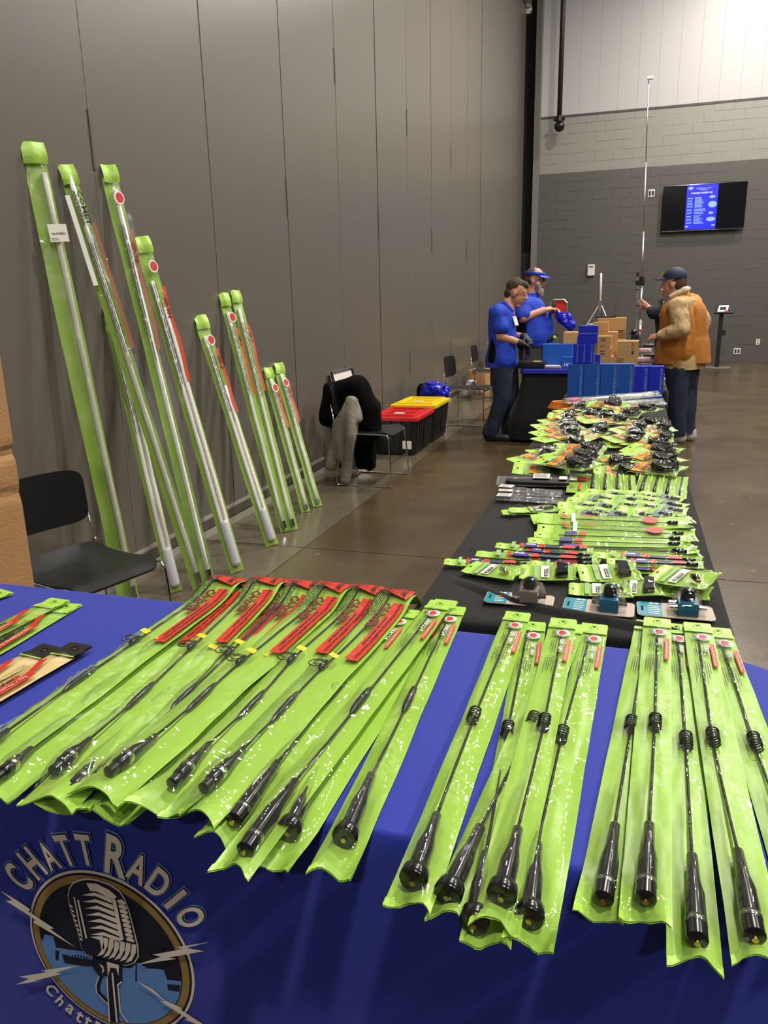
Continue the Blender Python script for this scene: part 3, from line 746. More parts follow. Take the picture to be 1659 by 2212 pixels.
def sbb_pack(pid, name_txt, top, bot, coil, sl_top, sl_bot, w, z, lift, label, group, kind='coil', wide_base=False, back_z=0.0, bagzip=False):
    """mobile whip antenna in a long clear-fronted green pack"""
    P0 = gz(top[0], top[1], z + lift); P1 = gz(bot[0], bot[1], z + lift + back_z)
    F = Frame(P0, P1, pid, wav=0.003)
    L = F.L; root = thing('antenna_pack', label, 'antenna pack', (P0 + P1) / 2 - Vector((0, 0, 0.0)), group)
    uc, us, ue = F.u(*coil), F.u(*sl_top), F.u(*sl_bot)
    vv = [(0.06, F.v(*coil) * 0.3), (uc, F.v(*coil)), (us, F.v(*sl_top)), (ue, F.v(*sl_bot))]
    lim = w * 0.27
    vv = [(a, max(-lim, min(lim, b))) for a, b in vv]
    def vc(u):
        for (a, b), (c, d) in zip(vv, vv[1:]):
            if u <= c: return b + (d - b) * max(0.0, (u - a)) / (c - a)
        return vv[-1][1]
    rb = 0.0115
    def hc(u): return 0.006 + (rb - 0.002) * smooth(us - 0.25, us + 0.06, u)
    cr = 0.0092 if kind == 'coil' else 0.0068
    def prof(u): return max(0.006, 0.021 * math.exp(-((u - uc) / 0.03) ** 2), 0.010 + 0.024 * smooth(us - 0.12, us + 0.08, u) if u > us - 0.12 else 0, ) * (1 - smooth(L - 0.05, L - 0.004, u)) + 0.001
    header(F, root, w, 0.0, 0.052)
    bag(F, root, L, w, 0.045, prof, vc, flare=0.014, curl=0.010)
    a = MB().tube([F(u, vc(u), hc(u)) for u in [0.065 + (us + 0.01 - 0.065) * i / 14 for i in range(15)]], 0.0021, 6).build('antenna_whip', 'rod', root, smooth=True)
    if kind == 'coil':
        MB().tube(coil_pts(F, uc - 0.018, uc + 0.018, vc, hc(uc) + 0.005, cr, 5, 14), 0.0015, 5).build('loading_coil', 'black_gloss', a, smooth=True)
    else:
        mb = MB(); lathe_u(mb, F, [(uc - 0.045, 0.002), (uc - 0.036, 0.0055), (uc - 0.02, 0.0068), (uc + 0.02, 0.0068), (uc + 0.036, 0.0055), (uc + 0.05, 0.002)], vc, lambda u: 0.008, 10)
        mb.build('loading_coil', 'black_satin', a, smooth=True, auto=40)
    m = us + (ue - us) * 0.42
    mb = MB(); lathe_u(mb, F, [(us, 0.0055), (us + 0.002, 0.0068), (m - 0.012, 0.0078), (m + 0.012, rb), (ue - 0.002, rb + 0.0005), (ue, rb - 0.003)], vc, hc, 14)
    sv = mb.build('base_sleeve', 'black_gloss', a, smooth=True, auto=45)
    if wide_base:
        mb = MB(); lathe_u(mb, F, [(ue - 0.018, rb + 0.0005), (ue - 0.014, 0.0165), (ue, 0.0175), (ue + 0.003, 0.0155)], vc, lambda u: 0.0165, 18); mb.build('mount_collar', 'black_gloss', a, smooth=True, auto=45)
        ue += 0.002
    else:
        mb = MB(); lathe_u(mb, F, [(ue - 0.03, rb + 0.0007), (ue - 0.022, rb + 0.0007)], vc, hc, 14); mb.build('silver_band', 'steel', a, smooth=True)
    c = F(ue + 0.0012, vc(ue), hc(ue)); MB().tube([c, c + F.d * 0.003], 0.0035, 10).build('contact_pin', 'brass', a)
    # printed front
    hp = lambda u, v: 0.0062 + 0.6 * prof(u) * max(0, 1 - abs(v - vc(u)) / (w / 2)) ** 1.3
    f = lambda x, y: F(x, y, hp(x, y) + 0.0008)
    logo_spot(F, root, 0.086, w * 0.06, w * 0.225, 0.0085)
    mb = MB(); put_rect(mb, f, 0.115, w * 0.27, 0.215, w * 0.42, nx=4); rl = mb.build('red_label', 'red_print', root)
    mb = MB(); g = lambda x, y: f(x, y) + F.n * 0.0006
    put_text(mb, '2m / 70cm Dual Band Mobile Antenna', g, 0.119, w * 0.315, w * 0.055, width=0.09, bold=0.01); mb.build('label_lettering', 'white_print', rl)
    mb = MB(); g2 = lambda x, y: f(x, y) + F.n * 0.0004; g3 = lambda x, y: f(x, y) + F.n * 0.0009
    wt = 0.062 if len(name_txt) > 5 else 0.036
    put_text(mb, name_txt, g2, 0.122, w * 0.06, w * 0.15, 1, width=wt, bold=0.05); put_text(mb, name_txt, g3, 0.122, w * 0.06, w * 0.15, 0, width=wt, bold=0.012)
    mb.build('model_lettering', ['white_print', 'ink'], root)
    mb = MB(); put_lines(mb, f, 0.205, -w * 0.33, 0.28, w * 0.17, 7, fill=0.4, ragged=0.6); put_lines(mb, f, 0.125, -w * 0.25, 0.17, -w * 0.02, 3, fill=0.45)
    put_rect(mb, f, 0.199, -w * 0.33, 0.2005, w * 0.2)
    tag(mb.build('small_print', 'grey_ink', root), kind='stuff')
    if bagzip:
        zw = 0.032; zu = uc - 0.05
        zb = MB().grid(3, 3, lambda p, q: F(zu + 0.05 * p, vc(uc) + 0.004 + (q - 0.5) * zw, 0.0095 + 0.002 * noise.noise((p * 3, q * 3, pid)))).build('parts_bag', 'film', root)
        MB().tube([F(zu + 0.016, vc(uc) - 0.006, 0.009), F(zu + 0.042, vc(uc) - 0.004, 0.009)], 0.0011, 5).build('allen_key', 'ink', zb)
    return root
Z0 = TZ + 0.002
G1 = 'slim green antenna packs fanned over the blue cloth'
SBB = [
 # top, bottom, coil, sleeve top, sleeve end
 ('SBB224', (885, 1320), (470, 1812), (725, 1490), (601, 1654), (505, 1786), 0.010, 'slim', 'slim green antenna pack half covered by the red-labelled packs, beside two others', False),
 ('SBB224', (965, 1300), (590, 1875), (772, 1500), (668, 1700), (624, 1805), 0.003, 'slim', 'lowest slim green antenna pack, covered by another lying on top of it', True),
 ('SBB224', (955, 1302), (505, 1880), (780, 1511), (639, 1696), (529, 1852), 0.024, 'slim', 'slim green antenna pack lying across the top of another, sleeve overhanging the edge', False),
 ('SBB224', (982, 1312), (716, 1890), (885, 1508), (803, 1681), (745, 1822), 0.004, 'slim', 'slim green antenna pack with flared black mount, blue cloth bare on its right', True),
 ('SBB5 NMO', (1152, 1345), (1050, 2040), (1079, 1577), (1046, 1850), (1024, 2006), 0.002, 'coil', 'coil antenna pack pushed under its neighbours so that only its foot sticks out', True),
 ('SBB5 NMO', (1236, 1350), (975, 1985), (1150, 1560), (1038, 1795), (967, 1945), 0.011, 'coil', 'coil antenna pack slanting out from beneath a middle pack', True),
 ('SBB5 NMO', (1285, 1352), (1142, 2045), (1212, 1590), (1161, 1831), (1143, 1996), 0.004, 'coil', 'coil antenna pack with crinkled edge lying under the right side of a middle pack', True),
 ('SBB5 NMO', (1120, 1326), (884, 1958), (1023, 1547), (944, 1770), (893, 1914), 0.018, 'coil', 'coil antenna pack lying alone on top beside bare blue cloth', True),
 ('SBB5 NMO', (1218, 1340), (1070, 1995), (1175, 1564), (1119, 1800), (1083, 1946), 0.026, 'coil', 'coil antenna pack on top of the middle bunch', True),
 ('SBB5', (1402, 1345), (1293, 1985), (1363, 1566), (1328, 1792), (1302, 1955), 0.003, 'coil', 'coil antenna pack tucked partly under the next one, straight-ended sleeve', False),
 ('SBB5', (1460, 1351), (1500, 2080), (1482, 1602), (1494, 1856), (1505, 2046), 0.003, 'coil', 'coil antenna pack hanging furthest over the table edge among its neighbours', False),
 ('SBB5', (1548, 1360), (1765, 2020), (1630, 1607), (1696, 1800), (1735, 1975), 0.003, 'coil', 'coil antenna pack reaching the rounded corner of the blue table', False),
 ('SBB5', (1420, 1338), (1393, 1992), (1415, 1563), (1402, 1789), (1394, 1956), 0.017, 'coil', 'coil antenna pack overlapping packs on both sides with white silver band', False),
 ('SBB5', (1505, 1349), (1640, 2078), (1540, 1594), (1592, 1848), (1629, 2040), 0.014, 'coil', 'coil antenna pack splayed toward the table corner with blue parts bag', False),
]
for i, (nm, tp, bt, co, st, se, lf, kd, lb, wb_) in enumerate(SBB):
    sbb_pack(i + 1, nm, tp, bt, co, st, se, 0.056, Z0, lf, lb, G1, kd, wb_, bagzip=(nm == 'SBB5' or i == 4))
# ---- wide packs with red header flags
def ca_pack(pid, top, bot, ring, coil, step, end, w, z, lift, label, group, under=False, tail=0.05):
    P0 = gz(top[0], top[1], z + lift); P1 = gz(bot[0], bot[1], z + lift)
    dr = 0.05
    F = Frame(P0, P1, pid, droop=lambda u: 0.018 * math.exp(-((u - 0.04) / 0.05) ** 2) - 0.03 * smooth(0.01, -0.03, u), wav=0.006); L = F.L
    root = thing('antenna_pack', label, 'antenna pack', (P0 + P1) / 2, group)
    un, uc, us, ue = F.u(*ring), F.u(*coil), F.u(*step), F.u(*end)
    lim = w * 0.3
    vv = [(0.0, max(-lim, min(lim, F.v(*ring) * 0.6)))] + [(F.u(*p), max(-lim, min(lim, F.v(*p)))) for p in (ring, coil, step, end)]
    def vc(u):
        for (a, b), (c, d) in zip(vv, vv[1:]):
            if u <= c: return b + (d - b) * max(0.0, (u - a)) / max(1e-4, c - a)
        return vv[-1][1]
    def hc(u): return 0.006 + 0.010 * smooth(us - 0.2, us + 0.1, u)
    def prof(u): return (0.008 + 0.010 * math.exp(-((u - uc) / 0.05) ** 2) + 0.012 * math.exp(-((u - un) / 0.04) ** 2) + 0.026 * smooth(us - 0.15, us + 0.1, u)) * (1 - smooth(L - 0.06, L - 0.004, u)) + 0.001
    bag(F, root, L, w, -0.03, prof, vc, nu=40, nv=12, flare=0.016, curl=0.014, fmat='film_soft', crinkle=0.003)
    a = MB().tube([F(u, vc(u), hc(u)) for u in [0.005 + (us - 0.0) * i / 16 for i in range(17)]], 0.0019, 6).build('antenna_whip', 'rod', root, smooth=True)
    mb = MB(); lathe_u(mb, F, [(uc - 0.05, 0.002), (uc - 0.04, 0.0045), (uc - 0.02, 0.0058), (uc + 0.02, 0.0058), (uc + 0.036, 0.005), (uc + 0.05, 0.002)], vc, lambda u: 0.008, 10)
    mb.build('loading_coil', 'black_gloss', a, smooth=True, auto=40)
    mb = MB(); lathe_u(mb, F, [(un - 0.018, 0.002), (un - 0.012, 0.006), (un + 0.014, 0.006), (un + 0.02, 0.002)], vc, lambda u: 0.009, 8)
    mb.tube([F(un + 0.0 + 0.016 * math.cos(t), vc(un) - 0.014 + 0.016 * math.sin(t), 0.012) for t in [i * PI / 7 for i in range(14)]], 0.0011, 5, closed=True)
    mb.tube([F(un + 0.002 + 0.009 * math.cos(t), vc(un) - 0.010 + 0.009 * math.sin(t), 0.014) for t in [i * PI / 6 for i in range(12)]], 0.0011, 5, closed=True)
    mb.build('fold_over_joint', 'black_gloss', a, smooth=True)
    mid = us + (ue - us) * 0.5
    mb = MB(); lathe_u(mb, F, [(us, 0.0035), (us + 0.003, 0.005), (mid - 0.012, 0.0062), (mid, 0.0095), (ue - 0.004, 0.0108), (ue, 0.009)], vc, hc, 14); mb.build('base_sleeve', 'black_gloss', a, smooth=True, auto=45)
    mb = MB(); lathe_u(mb, F, [(ue - 0.03, 0.0113), (ue - 0.02, 0.0113)], vc, hc, 14); mb.build('silver_band', 'steel', a, smooth=True)
    mb = MB(); lathe_u(mb, F, [(ue, 0.0085), (ue + 0.016, 0.0092), (ue + 0.017, 0.007)], vc, hc, 12); mb.build('screw_connector', 'black_gloss', a, smooth=True, auto=45)
    hp = lambda u, v: 0.0058 + 0.75 * prof(u) * max(0, 1 - abs(v - vc(u)) / (w / 2)) ** 1.3
    f = lambda x, y: F(x, y, hp(x, y) + 0.003)
    # red banner with black lettering
    mb = MB(); put_rect(mb, f, 0.082, w * 0.14, 0.36, w * 0.45, nx=14, ny=2); bn = mb.build('red_banner', 'red_flag', root)
    g = lambda x, y: f(x, y) + F.n * 0.0009
    mb = MB(); put_text(mb, 'Wide-Band VHF/UHF Ham-Public Service-MURS-FRS Transceiver Antenna', g, 0.08, w * 0.305, w * 0.085, width=0.27, bold=0.012)
    put_lines(mb, g, 0.15, w * 0.19, 0.34, w * 0.27, 1, fill=0.5); mb.build('banner_lettering', 'ink', bn)
    # header flag printed in red
    mb = MB(); fl = [(0.004, -0.42), (0.03, -0.46), (0.052, -0.10), (0.058, 0.14), (0.066, 0.42), (0.012, 0.46), (0.004, 0.1)]
    mb.add([f(u, v * w) + F.n * 0.0006 for u, v in fl], [tuple(range(len(fl)))], 0)
    o = mb.build('red_flag', 'red_flag', root)
    mb = MB(); put_text(mb, 'COMET', lambda x, y: f(x, y) + F.n * 0.0014, 0.016, w * 0.22, w * 0.12, width=0.042, bold=0.03)
    put_lines(mb, lambda x, y: f(x, y) + F.n * 0.0014, 0.016, -w * 0.2, 0.04, -w * 0.05, 2, fill=0.3); tag(mb.build('flag_lettering', 'ink', o), kind='stuff')
    mb = MB(); put_text(mb, 'CA-2x4SR', lambda x, y: f(x, y) + F.n * 0.0008, 0.09, -w * 0.08, w * 0.22, 1, width=0.12, bold=0.05)
    put_text(mb, 'CA-2x4SR', lambda x, y: f(x, y) + F.n * 0.0014, 0.09, -w * 0.08, w * 0.22, 0, width=0.12, bold=0.02); mb.build('model_lettering', ['maroon', 'ink'], root)
    mb = MB(); put_text(mb, 'MODEL', f, 0.066, -w * 0.05, w * 0.09, width=0.022)
    put_lines(mb, f, 0.03, -w * 0.46, 0.2, -w * 0.12, 6, fill=0.4, ragged=0.4); tag(mb.build('small_print', 'ink', root), kind='stuff')
    yl = MB(); put_rect(yl, f, un - 0.03, vc(un) + 0.004, un - 0.012, vc(un) + 0.02); yl.map(lambda p: p + F.n * 0.004); yl.build('yellow_tag', 'yellow', root)
    return root
G2 = 'wide red-flagged antenna packs on the blue table'
CA = [
 ((500, 1262), (-70, 1672), (285, 1382), (172, 1466), (20, 1582), (-58, 1644), 0.026, 'wide red-flagged antenna pack beside the plain blue cloth and carded packs'),
 ((530, 1266), (-15, 1718), (321, 1402), (216, 1497), (70, 1622), (5, 1682), 0.010, 'wide red-flagged antenna pack second from the plain blue cloth'),
 ((628, 1268), (150, 1752), (430, 1420), (344, 1514), (222, 1636), (160, 1712), 0.004, 'wide red-flagged antenna pack buried in the row with only foot and banner end showing'),
 ((585, 1262), (110, 1735), (388, 1392), (300, 1500), (189, 1601), (130, 1664), 0.022, 'wide red-flagged antenna pack with shiny white highlight along its sleeve'),
 ((760, 1280), (235, 1768), (560, 1440), (467, 1524), (330, 1650), (262, 1722), 0.006, 'wide red-flagged antenna pack lying beneath two others, banner half hidden'),
 ((668, 1272), (205, 1745), (455, 1405), (360, 1500), (255, 1610), (190, 1690), 0.012, 'wide red-flagged antenna pack pushed under the fourth pack of its row'),
 ((728, 1276), (215, 1720), (521, 1425), (436, 1507), (338, 1595), (252, 1668), 0.032, 'wide red-flagged antenna pack lying highest in the pile'),
 ((800, 1280), (345, 1755), (631, 1425), (545, 1519), (454, 1611), (386, 1690), 0.024, 'wide red-flagged antenna pack with a long straight banner next to the last one'),
 ((866, 1290), (415, 1765), (700, 1439), (615, 1526), (530, 1618), (455, 1700), 0.024, 'wide red-flagged antenna pack at the end of its row, overlapping a slim pack'),
]
for i, (tp, bt, rg, co, st, en, lf, lb) in enumerate(CA):
    ca_pack(40 + i, tp, bt, rg, co, st, en, 0.088, Z0, lf, lb, G2)
# ---- short carded packs at the left end
def card_pack(pid, top, bot, w, lift, label, group, black=False):
    P0 = gz(top[0], top[1], Z0 + lift); d = gz(bot[0], bot[1], Z0 + lift) - P0
    F = Frame(P0, P0 + d.normalized() * 0.5, pid, wav=0.002); root = thing('antenna_pack', label, 'antenna pack', P0, group)
    header(F, root, w, 0.0, 0.06, m='black_satin' if black else 'lime_head', hole='white_print' if black else None)
    L = 0.5
    bag(F, root, L, w, 0.055, lambda u: 0.008, None, nu=20, nv=6, fmat='film_soft', bmat='beige_card' if black else 'lime', crinkle=0.0008)
    f = lambda x, y: F(x, y, 0.0125)
    mb = MB()
    mb.add([f(0.09, -w * .05), f(0.105, -w * .2), f(0.15, w * .08), f(0.185, w * .2), f(0.19, w * .36), f(0.14, w * .2)][::-1], [tuple(range(6))])
    mb.build('red_swoosh', 'red_print', root)
    mb = MB(); put_rect(mb, f, 0.15, w * 0.18, 0.36, w * 0.42, nx=6); rl = mb.build('red_label', 'red_print', root)
    g = lambda x, y: f(x, y) + F.n * 0.0008
    mb = MB(); put_text(mb, '2m / 70cm Dualband Mobile' if black else '146/446MHz Dual Bander', g, 0.165, w * 0.25, w * 0.1, width=0.17, bold=0.012); mb.build('label_lettering', 'white_print', rl)
    if black:
        mb = MB(); put_text(mb, 'B-10', f, 0.17, -w * 0.08, w * 0.2, 0, width=0.055, bold=0.02); put_text(mb, '/6000', f, 0.228, -w * 0.08, w * 0.2, 1, width=0.06, bold=0.02)
        mb.build('model_lettering', ['red_print', 'ink'], root)
    else:
        mb = MB(); put_lines(mb, f, 0.2, -w * 0.1, 0.3, w * 0.12, 1, fill=0.8); mb.build('model_lettering', 'ink', root)
    mb = MB(); put_lines(mb, f, 0.13, -w * 0.45, 0.3, -w * 0.12, 5, fill=0.35, ragged=0.5); tag(mb.build('small_print', 'grey_ink', root), kind='stuff')
    MB().tube([F(0.16, -w * 0.12, 0.006), F(0.48, -w * 0.12, 0.006)], 0.0016, 6).build('antenna_whip', 'rod', root)
    return root
GC = 'carded packs at the end of the blue table'
card_pack(60, (132, 1297), (-60, 1390), 0.06, 0.011, 'lime-headed carded antenna pack lying over a twin', GC)
card_pack(61, (156, 1306), (-40, 1422), 0.06, 0.002, 'lime-headed carded antenna pack beneath its twin, nearer the red-flagged packs', GC)
card_pack(62, (115, 1398), (-90, 1500), 0.06, 0.002, 'black-headed carded antenna pack set back under another', GC, True)
card_pack(63, (178, 1394), (-60, 1530), 0.06, 0.011, 'black-headed carded antenna pack on top, nearest the red-flagged packs', GC, True)
card_pack(64, (16, 1279), (-190, 1350), 0.06, 0.003, 'lime-headed carded pack alone at the far corner of the blue table', GC)
# ================================================================== PACKS ON THE BLACK TABLE
BZ = TZ + 0.006
def small_header(F, root, w, L, hole=True):
    hd = MB().grid(8, 9, lambda a, b: F(L * a, (b - 0.5) * w * (0.9 + 0.1 * min(1, a * 4)), 0.003 + 0.001 * math.sin(a * 7)), skip=lambda i, j: hole and i == 2 and j == 4).build('header_flap', 'lime_head', root)
    return hd
def frame_px(a, b, lift, seed, tilt=0.0, wav=0.003):
    P0 = gz(a[0], a[1], BZ + lift); P1 = gz(b[0], b[1], BZ + lift); P1.z += tilt
    return Frame(P0, P1, seed, wav=wav)
def Z8(x, y): return (1050 + x * 0.3074, 840 + y * 0.3074)
def Z9(x, y): return (940 + x * 0.37372, 1060 + y * 0.37372)
# ---- coiled cable packs
def cable_pack(pid, a, b, w, lift, label, group, tilt=0.0, card=True):
    F = frame_px(a, b, lift, pid, tilt).rolled(0.08 + 0.2 * ((pid * 37) % 10) / 10, w); L = F.L
    root = thing('cable_pack', label, 'cable pack', F(L / 2, 0), group)
    small_header(F, root, w, L * 0.28)
    th = 0.034
    prof = lambda u: th * smooth(L * 0.42, L * 0.6, u) * (1 - smooth(L * 0.86, L * 0.99, u)) + 0.003
    bag(F, root, L, w, L * 0.2, prof, None, nu=16, nv=8, flare=0.006, curl=0.004, fmat='film_crisp', crinkle=0.004, seal=0.006)
    if card:
        f = lambda x, y: F(x, y, 0.0065)
        mb = MB(); put_rect(mb, f, L * 0.30, -w * 0.44, L * 0.54, w * 0.44); cd = mb.build('orange_card', 'orange_card', root)
        g = lambda x, y: F(x, y, 0.0072)
        mb = MB(); put_rect(mb, g, L * 0.33, -w * 0.2, L * 0.36, w * 0.15); mb.build('card_mark', 'red_flag', cd)
        mb = MB(); put_rect(mb, g, L * 0.44, -w * 0.3, L * 0.50, w * 0.3); wl_ = mb.build('white_label', 'paper' if pid % 3 == 0 else 'tan_card', cd)
        mb = MB(); put_lines(mb, lambda x, y: F(x, y, 0.0078), L * 0.445, -w * 0.3, L * 0.495, w * 0.3, 3, fill=0.35); tag(mb.build('small_print', 'ink', cd), kind='stuff')
    mb = MB(); c = L * 0.76
    for k in range(8):
        ru = L * random.uniform(0.13, 0.19); rv = w * random.uniform(0.24, 0.36); hh = 0.006 + 0.0032 * k; ph = random.uniform(0, 0.5)
        mb.tube([F(c + ru * math.cos(t) + 0.004 * math.sin(3 * t + k), rv * math.sin(t + ph * 0.4), hh + 0.006 * math.sin(2 * t + k) + 0.004 * math.sin(5 * t + 2 * k)) for t in [i * 2 * PI / 18 for i in range(18)]], 0.0045, 6, closed=True)
    cb = mb.build('coiled_cable', 'black_gloss', root, smooth=True)
    mb = MB(); mb.tube([F(c - L * 0.2, w * 0.1, 0.02), F(c - L * 0.1, w * 0.16, 0.022)], 0.006, 8); mb.build('connector', 'steel', cb)
    mb = MB(); mb.tube([F(c, -w * 0.36 + w * 0.72 * i / 6, 0.006 + 0.022 * math.sin(PI * i / 6)) for i in range(7)], 0.0022, 5); mb.build('cable_tie', 'black_satin', cb)
    return root
GCB = 'orange-carded cable packs heaped on the black table'
LCB = 'green cable pack with orange card and shiny black coiled cable in the heap'
CB = [((505, 172), (705, 132), .02), ((695, 122), (960, 152), .03), ((868, 186), (905, 78), .045), ((935, 128), (1200, 172), .03), ((800, 178), (1095, 205), .02),
      ((432, 200), (640, 205), .006), ((392, 250), (640, 225), .012), ((520, 236), (790, 205), .02), ((648, 240), (905, 215), .02), ((755, 250), (1000, 225), .03), ((902, 238), (1262, 262), .028),
      ((345, 296), (640, 262), .01), ((340, 338), (650, 292), .02), ((360, 378), (668, 318), .03), ((615, 382), (850, 305), .015), ((890, 318), (1125, 282), .02), ((850, 372), (1112, 345), .03), ((1060, 318), (1300, 300), .006), ((1100, 365), (1312, 372), .012),
      ((412, 395), (700, 392), .006), ((312, 462), (590, 432), .006), ((455, 432), (832, 458), .025), ((842, 408), (1090, 400), .008), ((960, 385), (1292, 432), .02), ((985, 432), (1332, 498), .025), ((1000, 455), (1342, 548), .034),
      ((200, 532), (520, 478), .008), ((188, 582), (585, 596), .004), ((420, 468), (800, 528), .03), ((370, 512), (752, 592), .04), ((830, 478), (985, 562), .02), ((918, 556), (1370, 622), .02), ((752, 592), (1060, 602), .004)]
ORD = ['first', 'second', 'third', 'fourth', 'fifth', 'sixth', 'seventh', 'eighth']
CROWS = [(0, 5, 'against the clear sleeves'), (5, 11, 'second from the clear sleeves'), (11, 19, 'in the middle of the heap'), (19, 26, 'second from the pocketed packs'), (26, 33, 'against the pocketed packs')]
def ranked(lst, lo, hi, i):
    xs_ = sorted(range(lo, hi), key=lambda k: -(lst[k][0][0] + lst[k][1][0])); return ORD[xs_.index(i)]
def cb_label(i):
    for lo, hi, nm in CROWS:
        if lo <= i < hi: return 'orange-carded cable pack, %s from the walkway edge, row %s' % (ranked(CB, lo, hi, i), nm)
for i, (a, b, lf) in enumerate(CB):
    big = i >= 11
    cable_pack(100 + i, Z8(*a), Z8(*b), random.uniform(0.10, 0.125), lf, cb_label(i), GCB, tilt=random.uniform(-0.004, 0.014))
# ---- clear long tubes and orange cord at the far end
def clear_tube_pack(pid, a, b, w, lift, label, inner, pink):
    F = frame_px(a, b, lift, pid); L = F.L; root = thing('clear_sleeve', label, 'clear sleeve', F(L / 2, 0), 'long clear sleeves in front of the blue boxes')
    bag(F, root, L, w, 0.0, lambda u: 0.03, None, nu=24, nv=8, fmat='film_grey', bmat='film_grey', crinkle=0.004, seal=0)
    MB().tube([F(L * 0.1, 0.0, 0.012), F(L * 0.96, 0.004, 0.014)], 0.011, 10).build('white_rod', inner, root, smooth=True)
    if pink: MB().box((0, 0, 0), (1, 1, 1), fn=lambda p: F(L * (0.05 + 0.1 * p.x), (p.y - 0.5) * w * 0.6, 0.006 + 0.02 * p.z)).build('pink_card', 'pink', root)
    MB().tube([F(L * 0.3, -w * 0.2, 0.012), F(L * 0.5, -w * 0.2, 0.012)], 0.014, 8).build('end_fitting', 'alu', root)
mat('pink', S(236, 120, 160), 0.5)
clear_tube_pack(140, (1218, 872), (1420, 855), 0.10, 0.045, 'clear sleeve with white rod and pink card lying on top before the blue boxes', 'white_plastic', True)
clear_tube_pack(141, (1203, 880), (1432, 872), 0.13, 0.012, 'clear grey sleeve lying beneath another on the black table', 'alu', False)
o = gz(1225, 884, BZ); mb = MB()
for k in range(5): mb.tube([o + Vector((0.12 * math.cos(t) * (1 - 0.05 * k), 0.07 * math.sin(t) * (1 - 0.06 * k), 0.01 + 0.009 * k)) for t in [i * 2 * PI / 24 for i in range(24)]], 0.006, 6, closed=True)
mat('orange_cord', S(225, 130, 30), 0.5)
tag(mb.build('cord_coil', 'orange_cord', smooth=True), 'coil of orange cord at the far corner of the green packs', 'cord')
# ---- black pouch and three slim grey sleeves
def sleeve(pid, a, b, w, lift, label, group, fat=False):
    F = frame_px(a, b, lift, pid); L = F.L; root = thing('clear_sleeve', label, 'clear sleeve', F(L / 2, 0), group)
    bag(F, root, L, w, 0.0, lambda u: 0.012 if not fat else 0.02, None, nu=16, nv=6, fmat='film_grey', bmat='film_grey' if not fat else 'film', crinkle=0.0018, seal=0)
    if fat:
        MB().cbox((0, 0, 0), (1, 1, 1), 0.1, fn=lambda p: F(L * (0.13 + 0.87 * p.x), (p.y - 0.5) * w * 0.9, 0.002 + 0.016 * p.z)).build('black_pouch', 'black_satin', root, smooth=True)
        f = lambda x, y: F(x, y, 0.0255)
        mb = MB(); put_rect(mb, f, L * 0.5, -w * 0.2, L * 0.73, w * 0.42); lb = mb.build('white_label', 'paper', root)
        mb = MB(); put_lines(mb, lambda x, y: F(x, y, 0.0265), L * 0.52, -w * 0.15, L * 0.71, w * 0.36, 4, fill=0.4); tag(mb.build('small_print', 'ink', lb), kind='stuff')
        mb = MB(); put_rect(mb, f, L * 0.86, -w * 0.3, L * 0.97, w * 0.1); mb.build('white_label', 'paper', root)
    else:
        f = lambda x, y: F(x, y, 0.0165)
        mb = MB(); put_rect(mb, f, L * 0.0, -w * 0.42, L * 0.22, w * 0.42); lb = mb.build('white_label', 'paper', root)
        mb = MB(); put_lines(mb, lambda x, y: F(x, y, 0.0172), L * 0.03, -w * 0.35, L * 0.2, w * 0.35, 4, fill=0.3); tag(mb.build('small_print', 'maroon', lb), kind='stuff')
        MB().tube([F(L * 0.2, 0, 0.007), F(L * 0.45, 0, 0.007), F(L * 0.5, 0, 0.008), F(L * 0.82, 0, 0.008)], [0.003, 0.003, 0.0065, 0.006], 8).build('antenna', 'black_satin', root, smooth=True)
sleeve(150, Z8(80, 652), Z8(585, 668), 0.135, 0.004, 'wide clear bag with a black pouch and white label on black cloth', 'clear bags on the black cloth', True)
sleeve(151, Z8(97, 706), Z8(535, 742), 0.055, 0.002, 'grey clear sleeve next to the black pouch bag', 'clear bags on the black cloth')
sleeve(152, Z8(90, 742), Z8(528, 760), 0.04, 0.002, 'narrow grey clear sleeve holding a thick black antenna between two others', 'clear bags on the black cloth')
sleeve(153, Z8(78, 776), Z8(545, 800), 0.055, 0.002, 'grey clear sleeve on black cloth nearest the small green packs', 'clear bags on the black cloth')
